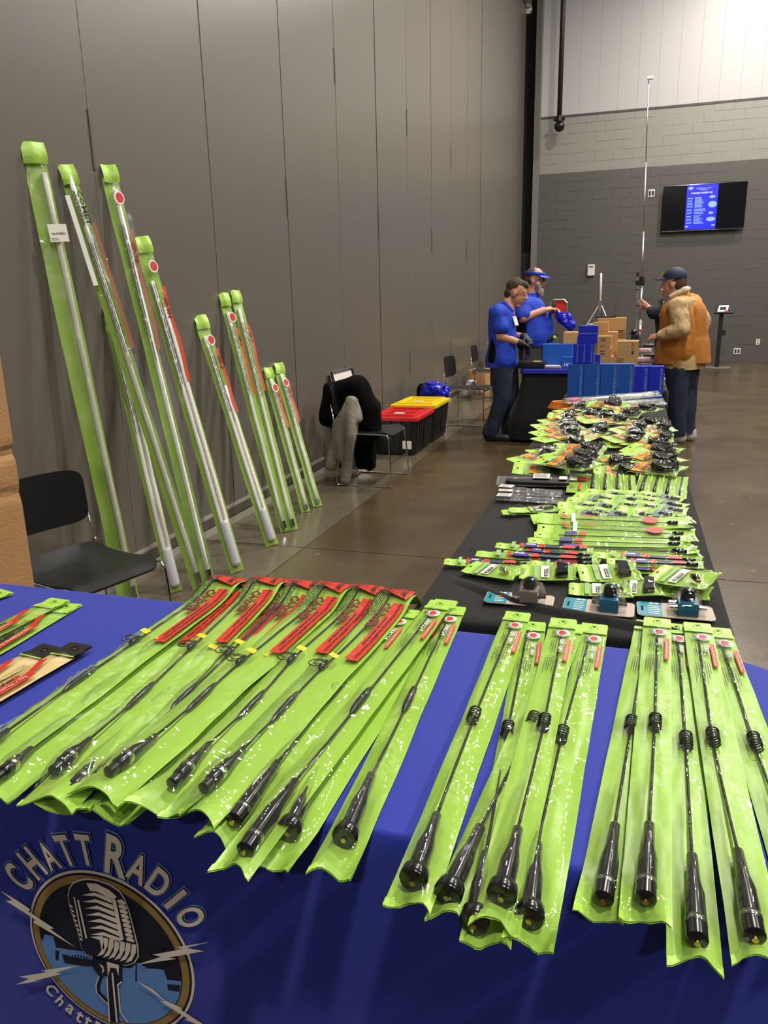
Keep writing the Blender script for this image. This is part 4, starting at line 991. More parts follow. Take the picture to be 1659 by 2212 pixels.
# ---- packs with upright pockets
def pocket_pack(pid, a, b, w, lift, label, labels):
    F = frame_px(a, b, lift, pid).rolled(0.05, w); L = F.L; root = thing('pocket_pack', label, 'antenna pack', F(L / 2, 0), 'packs of antennas in upright pockets')
    s0 = 0.28 if labels else 0.0
    n = 4
    bag(F, root, L, w, 0.0, lambda u: 0.004 + 0.018 * abs(math.sin(max(0.0, (u / L - s0) / (1 - s0)) * n * PI)), None, nu=40, nv=6, fmat='film', crinkle=0.001, seal=0)
    f = lambda x, y: F(x, y, 0.0095)
    if labels:
        mb = MB(); put_rect(mb, f, L * 0.03, w * 0.02, L * 0.14, w * 0.4); mb.build('white_label', 'paper', root)
        mb = MB(); mb.disc(f(L * 0.22, w * 0.12), F.n, w * 0.09, 14); mb.build('red_spot', 'red_print', root)
        mb = MB(); put_rect(mb, f, L * 0.17, -w * 0.42, L * 0.21, -w * 0.1); mb.build('red_label', 'red_print', root)
        mb = MB(); put_text(mb, 'MH-7', f, L * 0.05, -w * 0.3, w * 0.1, width=L * 0.08, bold=0.02); mb.build('model_lettering', 'maroon', root)
    for i in range(n):
        u = L * (s0 + (1 - s0) * (i + 0.5) / n)
        r = (0.008, 0.0065, 0.0065, 0.004)[i]
        MB().tube([F(u, -w * 0.38, 0.008), F(u, -w * 0.3, 0.01), F(u + 0.002, w * 0.38, 0.01)], [r * 0.8, r, r * 0.85], 10).build('antenna', 'black_gloss', root, smooth=True)
        v0 = L * (s0 + (1 - s0) * i / n)
        MB().grid(1, 4, lambda p, q: F(v0 + 0.004 * p, (q - 0.5) * w * 0.95, 0.0075)).build('pocket_weld', 'lime_head', root)
pocket_pack(160, Z8(572, 672), Z8(1052, 690), 0.28, 0.004, 'green pack of four pocketed black antennas with white and red labels', True)
pocket_pack(161, Z8(1060, 690), Z8(1412, 712), 0.29, 0.006, 'green pack of four pocketed black antennas without labels, at the table edge', False)
# ---- small green-headed packs
def small_pack(pid, a, b, w, lift, label, group, white=False):
    F = frame_px(a, b, lift, pid).rolled(0.15, w); L = F.L; root = thing('small_pack', label, 'antenna pack', F(L / 2, 0), group)
    small_header(F, root, w, L * 0.4)
    bag(F, root, L, w, L * 0.36, lambda u: 0.012 * smooth(L * .5, L * .6, u) * (1 - smooth(L * .85, L, u)) + 0.002, None, nu=12, nv=6, fmat='film_tube', crinkle=0.0012, seal=0.005)
    f = lambda x, y: F(x, y, 0.0058)
    mb = MB(); put_rect(mb, f, L * 0.42, -w * 0.46, L * 0.5, w * 0.46); mb.build('zip_strip', 'clearwin', root)
    if white:
        mb = MB(); put_rect(mb, f, L * 0.53, -w * 0.4, L * 0.7, w * 0.4); lb = mb.build('white_label', 'paper', root)
        mb = MB(); put_lines(mb, lambda x, y: F(x, y, 0.0064), L * 0.54, -w * 0.34, L * 0.69, w * 0.34, 4, fill=0.4); tag(mb.build('small_print', 'ink', lb), kind='stuff')
    else:
        mb = MB(); put_rect(mb, f, L * 0.53, -w * 0.36, L * 0.74, w * 0.36); cd = mb.build('card', 'card_teal' if pid % 2 else 'card_blue', root)
        mb = MB(); put_lines(mb, lambda x, y: F(x, y, 0.0064), L * 0.54, -w * 0.28, L * 0.72, w * 0.28, 3, fill=0.35); tag(mb.build('small_print', 'white_print', cd), kind='stuff')
    MB().tube([F(L * 0.62, 0, 0.006), F(L * 0.66, 0, 0.007), F(L * 0.93, 0, 0.007)], [0.003, 0.006, 0.005], 8).build('antenna', 'black_gloss', root, smooth=True)
GSM = 'small green-headed packs overlapping like shingles'
LSM = 'small green-headed pack with blue card lying in the shingled rows'
SM = [((690, 736), (1000, 775)), ((835, 738), (1160, 785)), ((958, 745), (1240, 790)), ((1065, 752), (1382, 800), ),
      ((612, 765), (900, 800)), ((800, 775), (1100, 812)), ((948, 785), (1200, 815)), ((1075, 790), (1396, 850)),
      ((562, 800), (850, 825)), ((785, 815), (1080, 850)), ((940, 825), (1220, 860)), ((1078, 838), (1405, 880)),
      ((500, 835), (780, 845)), ((675, 830), (900, 850)), ((585, 860), (880, 905)), ((730, 868), (1010, 912)), ((900, 880), (1180, 915)), ((1015, 880), (1330, 910)), ((508, 885), (820, 912))]
SROWS = [(0, 4, 'against the pocketed packs'), (4, 8, 'second from the pocketed packs'), (8, 12, 'third from the pocketed packs'), (12, 19, 'against the long flat stack')]
def sm_label(i):
    for lo, hi, nm in SROWS:
        if lo <= i < hi: return 'small shingled green-headed pack, %s from the walkway edge, row %s' % (ranked(SM, lo, hi, i), nm)
for i, (a, b) in enumerate(SM):
    small_pack(170 + i, Z8(*a), Z8(*b), 0.07, 0.003 + 0.0045 * (i % 4) + 0.002 * (i // 4), sm_label(i), GSM)
small_pack(190, Z9(386, 136), Z9(640, 128), 0.042, 0.002, 'small green pack lying beneath a labelled one, apart on bare black cloth', 'pair of small packs on bare black cloth', True)
small_pack(191, Z9(430, 124), Z9(700, 112), 0.042, 0.010, 'small green pack with white label on top, apart on bare black cloth', 'pair of small packs on bare black cloth', True)
# ---- stack of flat packs lettered DUAL BAND HIGH GAIN ANTENNA
def dual_pack(pid, a, b, w, lift, label, full=True):
    F = frame_px(a, b, lift, pid, wav=0.004).rolled(0.09 if full else 0.12, w); L = F.L; root = thing('antenna_pack', label, 'antenna pack', F(L / 2, 0), 'long flat green packs stacked across the black table')
    small_header(F, root, w, L * 0.13)
    bag(F, root, L, w, L * 0.11, lambda u: 0.004, None, nu=24, nv=6, flare=0.008, curl=0.006, fmat='film_soft', crinkle=0.0014, seal=0.008)
    f = lambda x, y: F(x, y, 0.0105)
    MB().tube([F(L * 0.16, -w * 0.02, 0.005), F(L * 0.88, -w * 0.06, 0.005)], 0.0014, 5).build('antenna_whip', 'rod', root)
    MB().tube([F(L * 0.86, -w * 0.06, 0.006), F(L * 0.88, -w * 0.06, 0.006), F(L * 0.93, -w * 0.06, 0.006)], [0.003, 0.0065, 0.0065], 8).build('antenna_base', 'black_gloss', root, smooth=True)
    if full:
        mb = MB(); put_text(mb, 'DUAL BAND HIGH GAIN ANTENNA', f, L * 0.42, w * 0.1, w * 0.2, width=L * 0.29, bold=0.02); mb.build('lettering', 'ink', root)
        mb = MB(); put_text(mb, '146/446MHz', f, L * 0.29, w * 0.14, w * 0.18, width=L * 0.1, bold=0.01); mb.build('frequency_lettering', 'red_flag', root)
        mb = MB(); put_lines(mb, f, L * 0.29, -w * 0.34, L * 0.48, -w * 0.14, 2, fill=0.4); put_text(mb, 'Made in JAPAN', f, L * 0.62, -w * 0.36, w * 0.12, width=L * 0.09); tag(mb.build('small_print', 'ink', root), kind='stuff')
        mb = MB(); mb.add([f(L * 0.155, w * 0.4), f(L * 0.185, -w * 0.05), f(L * 0.215, -w * 0.1), f(L * 0.19, w * 0.2)][::-1], [(0, 1, 2, 3)]); mb.build('red_swoosh', 'red_print', root)
        mb = MB(); put_rect(mb, f, L * 0.235, -w * 0.42, L * 0.262, w * 0.42); lb = mb.build('white_label', 'paper', root)
        mb = MB(); mb.disc(f(L * 0.755, w * 0.02), F.n, w * 0.26, 16); mb.build('red_spot', 'red_print', root)
    else:
        mb = MB(); put_rect(mb, f, L * 0.2, -w * 0.2, L * 0.28, w * 0.3); mb.build('purple_label', 'indigo', root)
        mb = MB(); put_rect(mb, f, L * 0.29, -w * 0.2, L * 0.34, w * 0.2); mb.build('red_label', 'red_print', root)
for i, (a, b, full, lf, lb) in enumerate([
    ((558, 178), (1465, 170), True, 0.002, 'flat high gain antenna pack underneath, only its far edge showing'),
    ((528, 316), (1505, 366), False, 0.002, 'narrow flat green pack at the near side of the stack'),
    ((560, 332), (1522, 372), False, 0.001, 'lowest narrow green pack with a wavy edge under the stack'),
    ((535, 300), (1478, 322), False, 0.009, 'narrow flat green pack in the middle of the stack'),
    ((572, 262), (1478, 292), False, 0.013, 'narrow flat green pack with purple label on the stack'),
    ((590, 222), (1498, 266), True, 0.014, 'flat high gain antenna pack with grey sleeve beside the red spot, on the stack'),
    ((588, 170), (1462, 205), True, 0.022, 'topmost flat high gain antenna pack of the stack, broad hanger flap')]):
    dual_pack(200 + i, Z9(*a), Z9(*b), 0.095 if full else 0.045, lf, lb, full)
# ---- slim packs with purple and red labels
def slim_pack(pid, a, b, w, lift, label):
    F = frame_px(a, b, lift, pid, wav=0.003).rolled(0.1, w); L = F.L; root = thing('antenna_pack', label, 'antenna pack', F(L / 2, 0), 'slim packs with purple labels')
    small_header(F, root, w, L * 0.16)
    bag(F, root, L, w, L * 0.14, lambda u: 0.007, None, nu=20, nv=6, flare=0.006, curl=0.006, fmat='film_tube', crinkle=0.0012, seal=0.006)
    f = lambda x, y: F(x, y, 0.0105)
    mb = MB(); put_rect(mb, f, L * 0.17, -w * 0.45, L * 0.21, w * 0.45); mb.build('zip_strip', 'clearwin', root)
    mb = MB(); put_rect(mb, f, L * 0.26, -w * 0.3, L * 0.30, w * 0.25); mb.build('red_mark', 'red_flag', root)
    mb = MB(); put_rect(mb, f, L * 0.31, -w * 0.35, L * 0.44, w * 0.3); pl = mb.build('purple_label', 'indigo', root)
    mb = MB(); put_lines(mb, lambda x, y: F(x, y, 0.0112), L * 0.32, -w * 0.05, L * 0.43, w * 0.2, 1, fill=0.7); tag(mb.build('small_print', 'white_print', pl), kind='stuff')
    mb = MB(); put_rect(mb, f, L * 0.46, -w * 0.35, L * 0.52, w * 0.25); mb.build('red_label', 'red_flag', root)
    mb = MB(); put_rect(mb, f, L * 0.53, -w * 0.3, L * 0.68, w * 0.1); mb.build('blue_strip', 'navy', root)
    mb = MB(); put_rect(mb, f, L * 0.7, -w * 0.2, L * 0.82, w * 0.25); mb.build('red_strip', 'red_print', root)
    MB().tube([F(L * 0.3, -w * 0.1, 0.005), F(L * 0.82, -w * 0.1, 0.006), F(L * 0.84, -w * 0.1, 0.007), F(L * 0.95, -w * 0.1, 0.007)], [0.0025, 0.003, 0.006, 0.0055], 8).build('antenna', 'black_gloss', root, smooth=True)
for i, (a, b, lf, lb) in enumerate([
    ((400, 350), (920, 392), 0.002, 'slim purple-labelled pack tucked beneath its twin'), ((350, 322), (905, 358), 0.010, 'slim purple-labelled pack nearest the flat green stack'),
    ((250, 390), (945, 438), 0.002, 'slim purple-labelled pack under another with blue lettering strip'), ((236, 376), (940, 412), 0.010, 'slim purple-labelled pack with a broad flap lying over its twin'),
    ((52, 420), (552, 436), 0.003, 'slim purple-labelled pack whose flap overhangs the table side'), ((555, 430), (1080, 470), 0.006, 'slim purple-labelled pack partly covered by the adaptor packs'),
    ((960, 452), (1600, 492), 0.002, 'lowest slim purple-labelled pack at the table edge beneath two others'), ((918, 378), (1535, 422), 0.006, 'slim purple-labelled pack at the table edge, on the flat stack side'),
    ((990, 416), (1545, 446), 0.014, 'slim purple-labelled pack on top of its pair at the table edge')]):
    slim_pack(220 + i, Z9(*a), Z9(*b), 0.04, lf, lb)
# ---- adaptor packs
def adaptor_pack(pid, a, b, w, lift, label, kind, tilt=0.0, wl=True):
    F = frame_px(a, b, lift, pid, tilt).rolled(0.13, w); L = F.L; root = thing('adaptor_pack', label, 'adaptor pack', F(L / 2, 0), 'adaptor packs on black cloth')
    small_header(F, root, w, L * 0.24)
    bag(F, root, L, w, L * 0.2, lambda u: 0.022 * smooth(L * .45, L * .68, u) * (1 - smooth(L * .85, L, u)) + 0.002, None, nu=16, nv=8, flare=0.006, curl=0.006, fmat='film', crinkle=0.001, seal=0.006)
    f = lambda x, y: F(x, y, 0.0055)
    mb = MB(); put_rect(mb, f, L * 0.26, -w * 0.46, L * 0.34, w * 0.46); mb.build('zip_strip', 'clearwin', root)
    mb = MB(); put_rect(mb, f, L * 0.38, -w * 0.4, L * 0.53, w * 0.42); lb = mb.build('white_label', 'paper', root)
    g = lambda x, y: F(x, y, 0.0062); g2 = lambda x, y: F(x, y, 0.0068)
    mb = MB(); put_rect(mb, g, L * 0.44, -w * 0.34, L * 0.5, w * 0.16); mb.build('label_box', 'ink', lb)
    mb = MB(); put_text(mb, 'AD-10Y', lambda x, y: F(L * 0.485 - y, -w * 0.3 + x, 0.0068), 0, 0, L * 0.032, width=w * 0.42, bold=0.02); mb.build('label_lettering', 'white_print', lb)
    if kind == 'block':
        MB().cbox((0, 0, 0), (1, 1, 1), 0.06, fn=lambda p: F(L * (0.66 + 0.2 * p.x), (p.y - 0.5) * w * (0.75 - 0.15 * p.x), 0.004 + 0.016 * p.z)).build('adaptor', 'black_gloss', root)
        MB().tube([F(L * 0.63, -w * 0.15, 0.01), F(L * 0.67, -w * 0.15, 0.01)], 0.005, 10).build('connector', 'brass', root)
    else:
        MB().tube([F(L * 0.68, 0, 0.012), F(L * 0.78, -w * 0.1, 0.014), F(L * 0.84, -w * 0.2, 0.012)], [0.006, 0.009, 0.006], 10).build('adaptor', 'steel' if kind == 'clip' else 'black_gloss', root, smooth=True)
        MB().tube([F(L * 0.82, -w * 0.2, 0.012), F(L * 0.88, -w * 0.25, 0.012)], 0.005, 10).build('connector', 'brass', root)
for i, (a, b, w, lf, kd, lb) in enumerate([
    ((186, 452), (478, 516), 0.06, 0.002, 'clip', 'adaptor pack with a bright metal clip, on the creased cloth'), ((488, 488), (815, 505), 0.065, 0.004, 'block', 'adaptor pack with a black block adaptor next to the clip pack'),
    ((772, 582), (1130, 605), 0.05, 0.002, 'clip', 'thin adaptor pack beneath the others behind a clear blister card'), ((1010, 570), (1310, 598), 0.07, 0.006, 'block', 'adaptor pack lying slack under two others'),
    ((1300, 585), (1585, 628), 0.05, 0.002, 'clip', 'adaptor pack with a silver strip behind the last blister card'), ((828, 492), (1168, 498), 0.075, 0.016, 'block', 'adaptor pack on top with a black block and broad flap'),
    ((1262, 490), (1592, 568), 0.08, 0.026, 'round', 'adaptor pack on top with round black plug and brass tip at the table edge')]):
    adaptor_pack(240 + i, Z9(*a), Z9(*b), w * 1.25, lf, lb, kd, tilt=0.006)
# ---- blister cards with knobbed switch boxes
mat('switch_grey', S(150, 140, 128), 0.35, metal=0.4); mat('switch_blue', S(40, 100, 130), 0.3)
def blister(pid, a, b, w, label, mt):
    F = frame_px(a, b, 0.002, pid, wav=0.0); L = F.L; root = thing('blister_card', label, 'blister pack', F(L / 2, 0), 'blister cards with knobbed switch boxes')
    mb = MB(); 
    n = 5; pts = []
    for (cu, cv, a0) in ((0.012, -w / 2 + 0.012, PI), (L - 0.012, -w / 2 + 0.012, 1.5 * PI), (L - 0.012, w / 2 - 0.012, 0), (0.012, w / 2 - 0.012, 0.5 * PI)):
        for i in range(n): t = a0 + PI / 2 * i / (n - 1); pts.append((cu + 0.012 * math.cos(t), cv + 0.012 * math.sin(t)))
    k = len(pts); mb.add([F(u, v, 0) for u, v in pts] + [F(u, v, 0.0015) for u, v in pts], [tuple(range(k, 2 * k)), tuple(range(k - 1, -1, -1))] + [(i, (i + 1) % k, k + (i + 1) % k, k + i) for i in range(k)])
    mb.build('card', 'pinkish', root)
    f = lambda x, y: F(x, y, 0.0022)
    mb = MB(); put_rect(mb, f, L * 0.01, -w * 0.48, L * 0.33, w * 0.48); tl = mb.build('teal_print', 'teal', root)
    g = lambda x, y: F(x, y, 0.0028)
    mb = MB(); put_lines(mb, g, L * 0.15, -w * 0.4, L * 0.31, w * 0.25, 5, fill=0.35)
    for x in (0.2, 0.27): mb.disc(g(L * x, w * 0.38), F.n, w * 0.06, 10)
    mb.build('print', 'white_print', tl)
    if mt == 'switch_grey': mb = MB(); put_rect(mb, lambda x, y: F(x, y, 0.0034), L * 0.2, 0.0, L * 0.25, w * 0.25); mb.build('orange_sticker', 'orange_card', tl)
    mb = MB(); mb.grid(1, 3, lambda p, q: F(L * (0.055 + 0.03 * p), (q - 0.5) * w * 0.3, 0.003)); mb.build('hang_hole', 'cloth_black', tl)
    u0, u1 = L * 0.52, L * 0.78
    body = [(u0, -w * .38), (u1, -w * .38), (u1, w * .1), (u1 - 0.012, w * .36), (u0 + 0.012, w * .36), (u0, w * .1)]
    mb = MB(); kk = 6; mb.add([F(u, v, 0.003) for u, v in body] + [F(u, v, 0.032) for u, v in body], [tuple(range(6, 12)), (5, 4, 3, 2, 1, 0)] + [(i, (i + 1) % 6, 6 + (i + 1) % 6, 6 + i) for i in range(6)])
    bd = mb.build('switch_box', mt, root)
    c = (u0 + u1) / 2
    MB().tube([F(c, 0, 0.032), F(c, 0, 0.035), F(c, 0, 0.054), F(c, 0, 0.056)], [0.014, 0.016, 0.0135, 0.011], 12).build('knob', 'black_gloss', bd, smooth=True, auto=40)
    for (u, v, s) in ((u0, -0.2, -1), (u0, 0.12, -1), (u1, -0.15, 1)):
        MB().tube([F(u, v * w, 0.017), F(u + s * 0.006, v * w, 0.017), F(u + s * 0.006, v * w, 0.017), F(u + s * 0.018, v * w, 0.017)], [0.0085, 0.0085, 0.0065, 0.0065], 12).build('socket', 'chrome', bd)
    prof = lambda u, s: 0.004 + 0.033 * smooth(L * .44, L * .5, u) * (1 - smooth(L * .82, L * .9, u)) * smooth(1, .8, abs(s)) + 0.024 * math.exp(-(((u - c) / 0.022) ** 4)) * math.exp(-((s / 0.55) ** 4))
    MB().grid(26, 12, lambda p, q: (lambda u, s: F(u, s * w / 2 * 0.98, prof(u, s)))(L * (0.36 + 0.63 * p), 2 * q - 1)).build('clear_blister', 'film_hard', root, smooth=True)
blister(260, Z9(292, 612), Z9(686, 645), 0.075, 'blister card with a grey metal switch box and orange sticker, behind a cloth fold', 'switch_grey')
blister(261, Z9(742, 655), Z9(1152, 695), 0.085, 'blister card with a blue switch box standing between two other cards', 'switch_blue')
blister(262, Z9(1166, 680), Z9(1612, 715), 0.085, 'blister card with a blue switch box at the table edge', 'switch_blue')
# ================================================================== TALL PACKS LEANING ON THE PARTITION
class Lean(Frame):
    def __init__(s, P0, P1, seed, wav=0.006):
        s.P0 = Vector(P0); d = Vector(P1) - s.P0; s.L = d.length; s.d = d.normalized()
        view = (CAMP - (s.P0 + Vector(P1)) / 2).normalized(); nn = (view * 0.6 + Vector((1, 0, 0.1)) * 0.4)
        s.n = (nn - nn.dot(s.d) * s.d).normalized(); s.s = s.n.cross(s.d)
        s.seed = seed; s.droop = None; s.wav = wav
mat('orange_red', S(205, 70, 40), 0.45); mat('brown_label', S(160, 100, 72), 0.5)
mat('fibre', S(240, 238, 230), 0.35); mat('wrap', S(200, 200, 204), 0.4)
def tall_pack(pid, top, bot, w, label, tubes, style, txt, lab='orange_red', tubeoff=0.0, floorz=0.004, wallx=WX + 0.012, wrap=False, gfrac=1.0):
    P0 = gx(top[0], top[1], wallx); P1 = gz(bot[0], bot[1], floorz)
    F = Lean(P0, P1, pid); L = F.L
    root = thing('base_antenna_pack', label, 'antenna pack', P1, 'tall green antenna packs leaning on the grey partition')
    wf = lambda u: w * (1 + 0.05 * math.sin(u * 4 + pid))
    rt = 0.0125
    bag(F, root, L, w, 0.0, lambda u: 0.030 * smooth(0.0, 0.12, u) * (1 - 0.6 * smooth(L - 0.05, L, u)), (lambda u: tubeoff), nu=46, nv=8, flare=0.0, curl=0.0, fmat='film_tall', crinkle=0.004, w_of=wf, seal=0.02)
    MB().grid(5, 6, lambda a, b: F(-0.02 + 0.09 * a, (b - 0.5) * w * 1.02, 0.010 + 0.016 * math.sin(a * 2.6) + 0.006 * math.sin(b * 7 + pid))).build('folded_top', 'lime_head', root, smooth=True)
    if gfrac < 1.0:   # back sheet only on one side: clear strip along the right
        MB().grid(30, 2, lambda a, b: F(L * (0.1 + 0.88 * a), w * (0.3 + 0.5 * b), 0.008)).build('clear_strip', 'film_tube', root, smooth=True)
    for (v, u0, u1, mm) in tubes:
        n = 10
        MB().tube([F(L * (u0 + (u1 - u0) * i / n), v, 0.016) for i in range(n + 1)], rt if len(tubes) < 3 else 0.010, 10).build('white_mast', mm, root, smooth=True)
    if wrap:
        MB().tube([F(L * 0.84, 0, 0.016), F(L * 0.85, 0, 0.016), F(L * 0.97, 0, 0.016), F(L * 0.98, 0, 0.016)], [0.024, 0.027, 0.027, 0.022], 12).build('foam_wrap', 'wrap', root, smooth=True)
    f = lambda x, y: F(x, y, 0.034)
    if style == 'spot':
        mb = MB(); mb.disc(f(0.15, w * 0.15), F.n, 0.026, 18, 0, 0.034, ref=F.s); sp_ = mb.build('white_spot', 'white_print', root)
        mb = MB(); mb.disc(F(0.15, w * 0.17, 0.0346), F.n, 0.019, 18, 0, 0.026, ref=F.s); mb.build('red_spot', 'red_print', sp_)
    if style in ('spot', 'strip'):
        a, b = L * 0.12, L * 0.5
        n = 16
        mb = MB(); mb.grid(n, 1, lambda p, q: F(L * (0.14 + 0.28 * p), w * (0.28 + 0.24 * q + 0.05 * math.sin(p * 9 + pid)), 0.03)); st = mb.build('side_label', lab, root)
        mb = MB(); put_text(mb, txt, f, L * 0.17, w * 0.16, w * 0.28, width=w * 0.28 * len(txt) * 0.95, bold=0.03); mb.build('model_lettering', 'maroon', root)
        mb = MB(); put_lines(mb, f, L * 0.13, -w * 0.38, L * 0.46, w * 0.06, 3, fill=0.28, ragged=0.3); tag(mb.build('small_print', 'ink', root), kind='stuff')
    if style == 'comet':
        mb = MB(); put_text(mb, 'COMET', f, 0.1, w * 0.05, w * 0.28, width=0.16, bold=0.03); put_text(mb, 'ANTENNA', f, 0.1, -w * 0.22, w * 0.17, width=0.16, bold=0.02); mb.build('brand_lettering', 'ink', root)
        mb = MB(); mb.grid(12, 1, lambda p, q: F(L * (0.12 + 0.28 * p), w * (0.38 + 0.24 * q), 0.03)); mb.build('side_label', 'brown_label', root)
        mb = MB(); put_rect(mb, f, 0.12, -w * 0.75, L * 0.25, -w * 0.45, nx=4); mb.build('white_sheet', 'white_print', root)
        mb = MB(); put_lines(mb, f, L * 0.16, -w * 0.3, L * 0.44, w * 0.2, 4, fill=0.28, ragged=0.3); tag(mb.build('small_print', 'ink', root), kind='stuff')
    if style == 'sticker':
        k = 0.152 * L
        mb = MB(); put_rect(mb, lambda x, y: F(x, y, 0.04), k, -w * 0.18, k + 0.075, w * 0.62); st = mb.build('price_sticker', 'paper', root)
        mb = MB(); put_text(mb, 'CA-SUPER22', lambda x, y: F(k + 0.045 - y, -w * 0.08 + x, 0.0408), 0, 0, 0.009, width=w * 0.6, bold=0.03)
        put_lines(mb, lambda x, y: F(k + 0.07 - y, -w * 0.14 + x, 0.0408), 0, 0.0, w * 0.4, 0.012, 2, fill=0.4); mb.build('sticker_lettering', 'ink', st)
    if not wrap:
        MB().tube([F(L * 0.955, tubes[0][0], 0.016), F(L * 0.985, tubes[0][0], 0.016)], 0.016, 10).build('mount_bracket', 'steel', root)
    return root
TP = [
 ((68, 318), (280, 1305), 0.105, 'tall green pack with one white mast and a white price sticker, behind the black chair', [(0.024, 0.05, 0.99, 'fibre')], 'sticker', '', {'tubeoff': 0.024}),
 ((142, 366), (432, 1270), 0.075, 'tall green pack lettered in black with brown side label and clear edge', [(0.0, 0.015, 0.99, 'fibre')], 'comet', '', {'gfrac': 0.5}),
 ((236, 670), (378, 1278), 0.075, 'shorter green pack with a long red side label, between taller ones', [(-0.012, 0.06, 0.9, 'fibre'), (0.014, 0.3, 0.9, 'fibre')], 'strip', 'GP-15', {'wrap': True}),
 ((232, 366), (452, 1268), 0.078, 'tall green pack with a red spot, leaning beside the partition seam', [(0.006, 0.05, 0.985, 'fibre')], 'spot', 'GP-98', {'lab': 'brown_label', 'gfrac': 0.5}),
 ((305, 520), (512, 1235), 0.085, 'green pack with a red spot, two masts and foam wrap nearest the open floor', [(-0.012, 0.12, 0.9, 'fibre'), (0.016, 0.2, 0.9, 'fibre')], 'spot', 'GP-9N', {'wrap': True}),
 ((432, 688), (588, 1178), 0.085, 'green pack with two masts standing alone between the pairs', [(-0.012, 0.08, 0.9, 'fibre'), (0.014, 0.3, 0.9, 'fibre')], 'spot', 'GP-6', {'wrap': True}),
 ((482, 640), (616, 1148), 0.07, 'green pack of the taller close pair, with a red spot', [(-0.006, 0.07, 0.97, 'fibre')], 'spot', 'GP-6', {}),
 ((507, 634), (634, 1145), 0.07, 'green pack of the taller close pair, with a plain folded top', [(-0.006, 0.07, 0.97, 'fibre')], 'strip', 'GP-3', {}),
 ((577, 800), (661, 1106), 0.07, 'short green pack of the lower pair, toward the taller packs', [(0.0, 0.07, 0.97, 'fibre')], 'spot', 'GP-1', {}),
 ((600, 790), (686, 1094), 0.075, 'short green pack of the lower pair, toward the coat chair', [(0.0, 0.07, 0.97, 'fibre')], 'spot', 'GP-3', {}),
]
for i, (tp, bt, w, lb, tubes, st, tx, kw) in enumerate(TP):
    tall_pack(300 + i, tp, bt, w, lb, tubes, st, tx, **kw)
# ================================================================== CHAIRS
def make_chair(label):
    """black stacking chair on a thin chrome sled frame, facing +x, seat centre over the origin"""
    root = thing('stacking_chair', label, 'chair', (0, 0, 0), 'black stacking chairs with chrome sled frames')
    def seat(a, b):
        x = 0.23 - 0.46 * a; y = (b - 0.5) * 0.47 * (1 - 0.05 * a)
        e = abs(2 * b - 1)
        return Vector((x, y, 0.445 - 0.022 * math.sin(a * PI) + 0.028 * max(0, a - 0.8) * 5 - 0.03 * smooth(0.14, 0, a) + 0.012 * smooth(.7, 1, e)))
    def slab(fn, nx, ny, t, nrm):
        mb = MB(); mb.grid(nx, ny, fn)
        k = len(mb.v); mb.add([v - nrm * t for v in mb.v[:k]], [tuple(i for i in f[::-1]) for f in mb.f[:]])
        rim = [i * (ny + 1) for i in range(nx + 1)] + [nx * (ny + 1) + j for j in range(1, ny + 1)] + [i * (ny + 1) + ny for i in range(nx - 1, -1, -1)] + [j for j in range(ny - 1, 0, -1)]
        for i in range(len(rim)):
            a, b = rim[i], rim[(i + 1) % len(rim)]; mb.f.append((a, b, b + k, a + k)); mb.m.append(0)
        return mb
    def rnd(fn, r=0.12):
        def g(a, b):
            # squeeze corners to round the outline
            aa, bb = 2 * a - 1, 2 * b - 1
            m = max(abs(aa), abs(bb)); l = (abs(aa) ** 6 + abs(bb) ** 6) ** (1 / 6) if m > 0 else 1
            k = m / l if l > 0 else 1
            return fn(0.5 + aa * k / 2, 0.5 + bb * k / 2)
        return g
    slab(rnd(seat), 14, 14, 0.009, Vector((0, 0, 1))).build('seat', 'chair_black', root, smooth=True, auto=50)
    def back(a, b):
        z = 0.56 + 0.25 * (1 - a); y = (b - 0.5) * 0.46
        return Vector((-0.235 - 0.10 * (z - 0.5) - 0.035 * (1 - (2 * b - 1) ** 2), y, z))
    slab(rnd(back), 10, 14, 0.008, Vector((1, 0, 0.1))).build('backrest', 'chair_black', root, smooth=True, auto=50)
    for s in (-1, 1):
        y = s * 0.235
        path = [(-0.275, y * 0.97, 0.66), (-0.245, y, 0.50), (-0.225, y, 0.445), (-0.15, y, 0.43), (0.15, y, 0.425), (0.2, y, 0.42), (0.215, y * 1.02, 0.39), (0.235, y * 1.1, 0.03), (0.225, y * 1.1, 0.008), (0.19, y * 1.1, 0.006), (-0.19, y * 1.1, 0.006), (-0.225, y * 1.1, 0.008), (-0.235, y * 1.1, 0.03), (-0.205, y * 1.03, 0.40), (-0.2, y, 0.43)]
        MB().tube(path, 0.0062, 8).build('leg_frame', 'chrome', root, smooth=True)
        MB().box((-0.245, y - 0.012, 0.40), (-0.19, y + 0.012, 0.47)).build('side_bracket', 'chrome', root)
    MB().tube([(0.222, -0.25, 0.19), (0.222, 0.25, 0.19)], 0.0055, 8).build('crossbar', 'chrome', root)
    MB().tube([(-0.2, -0.258, 0.007), (-0.2, 0.258, 0.007)], 0.0055, 8).build('crossbar', 'chrome', root)
    return root
mat('chair_black', (0.012, 0.012, 0.013, 1), 0.33, bump=(400, 0.05))
ch = make_chair('black stacking chair drawn up behind the blue table beside a cardboard box')
def place_chair(o, x, y, rz): o.location = (x, y, 0); o.rotation_euler = (0, 0, math.radians(rz))
c = gz(186, 1212, 0.44); CH1 = c.copy()
for loc, rz, lb in [((-2.01, 6.05), 0, 'black stacking chair with two coats over its back'), ((-1.83, 9.35), -4, 'black stacking chair beside the storage totes, with a blue bag behind it'), ((-1.98, 11.75), 0, 'black stacking chair against the partition behind the man in gloves')]:
    o = copy_tree(ch); place_chair(o, loc[0], loc[1], rz); o['label'] = lb
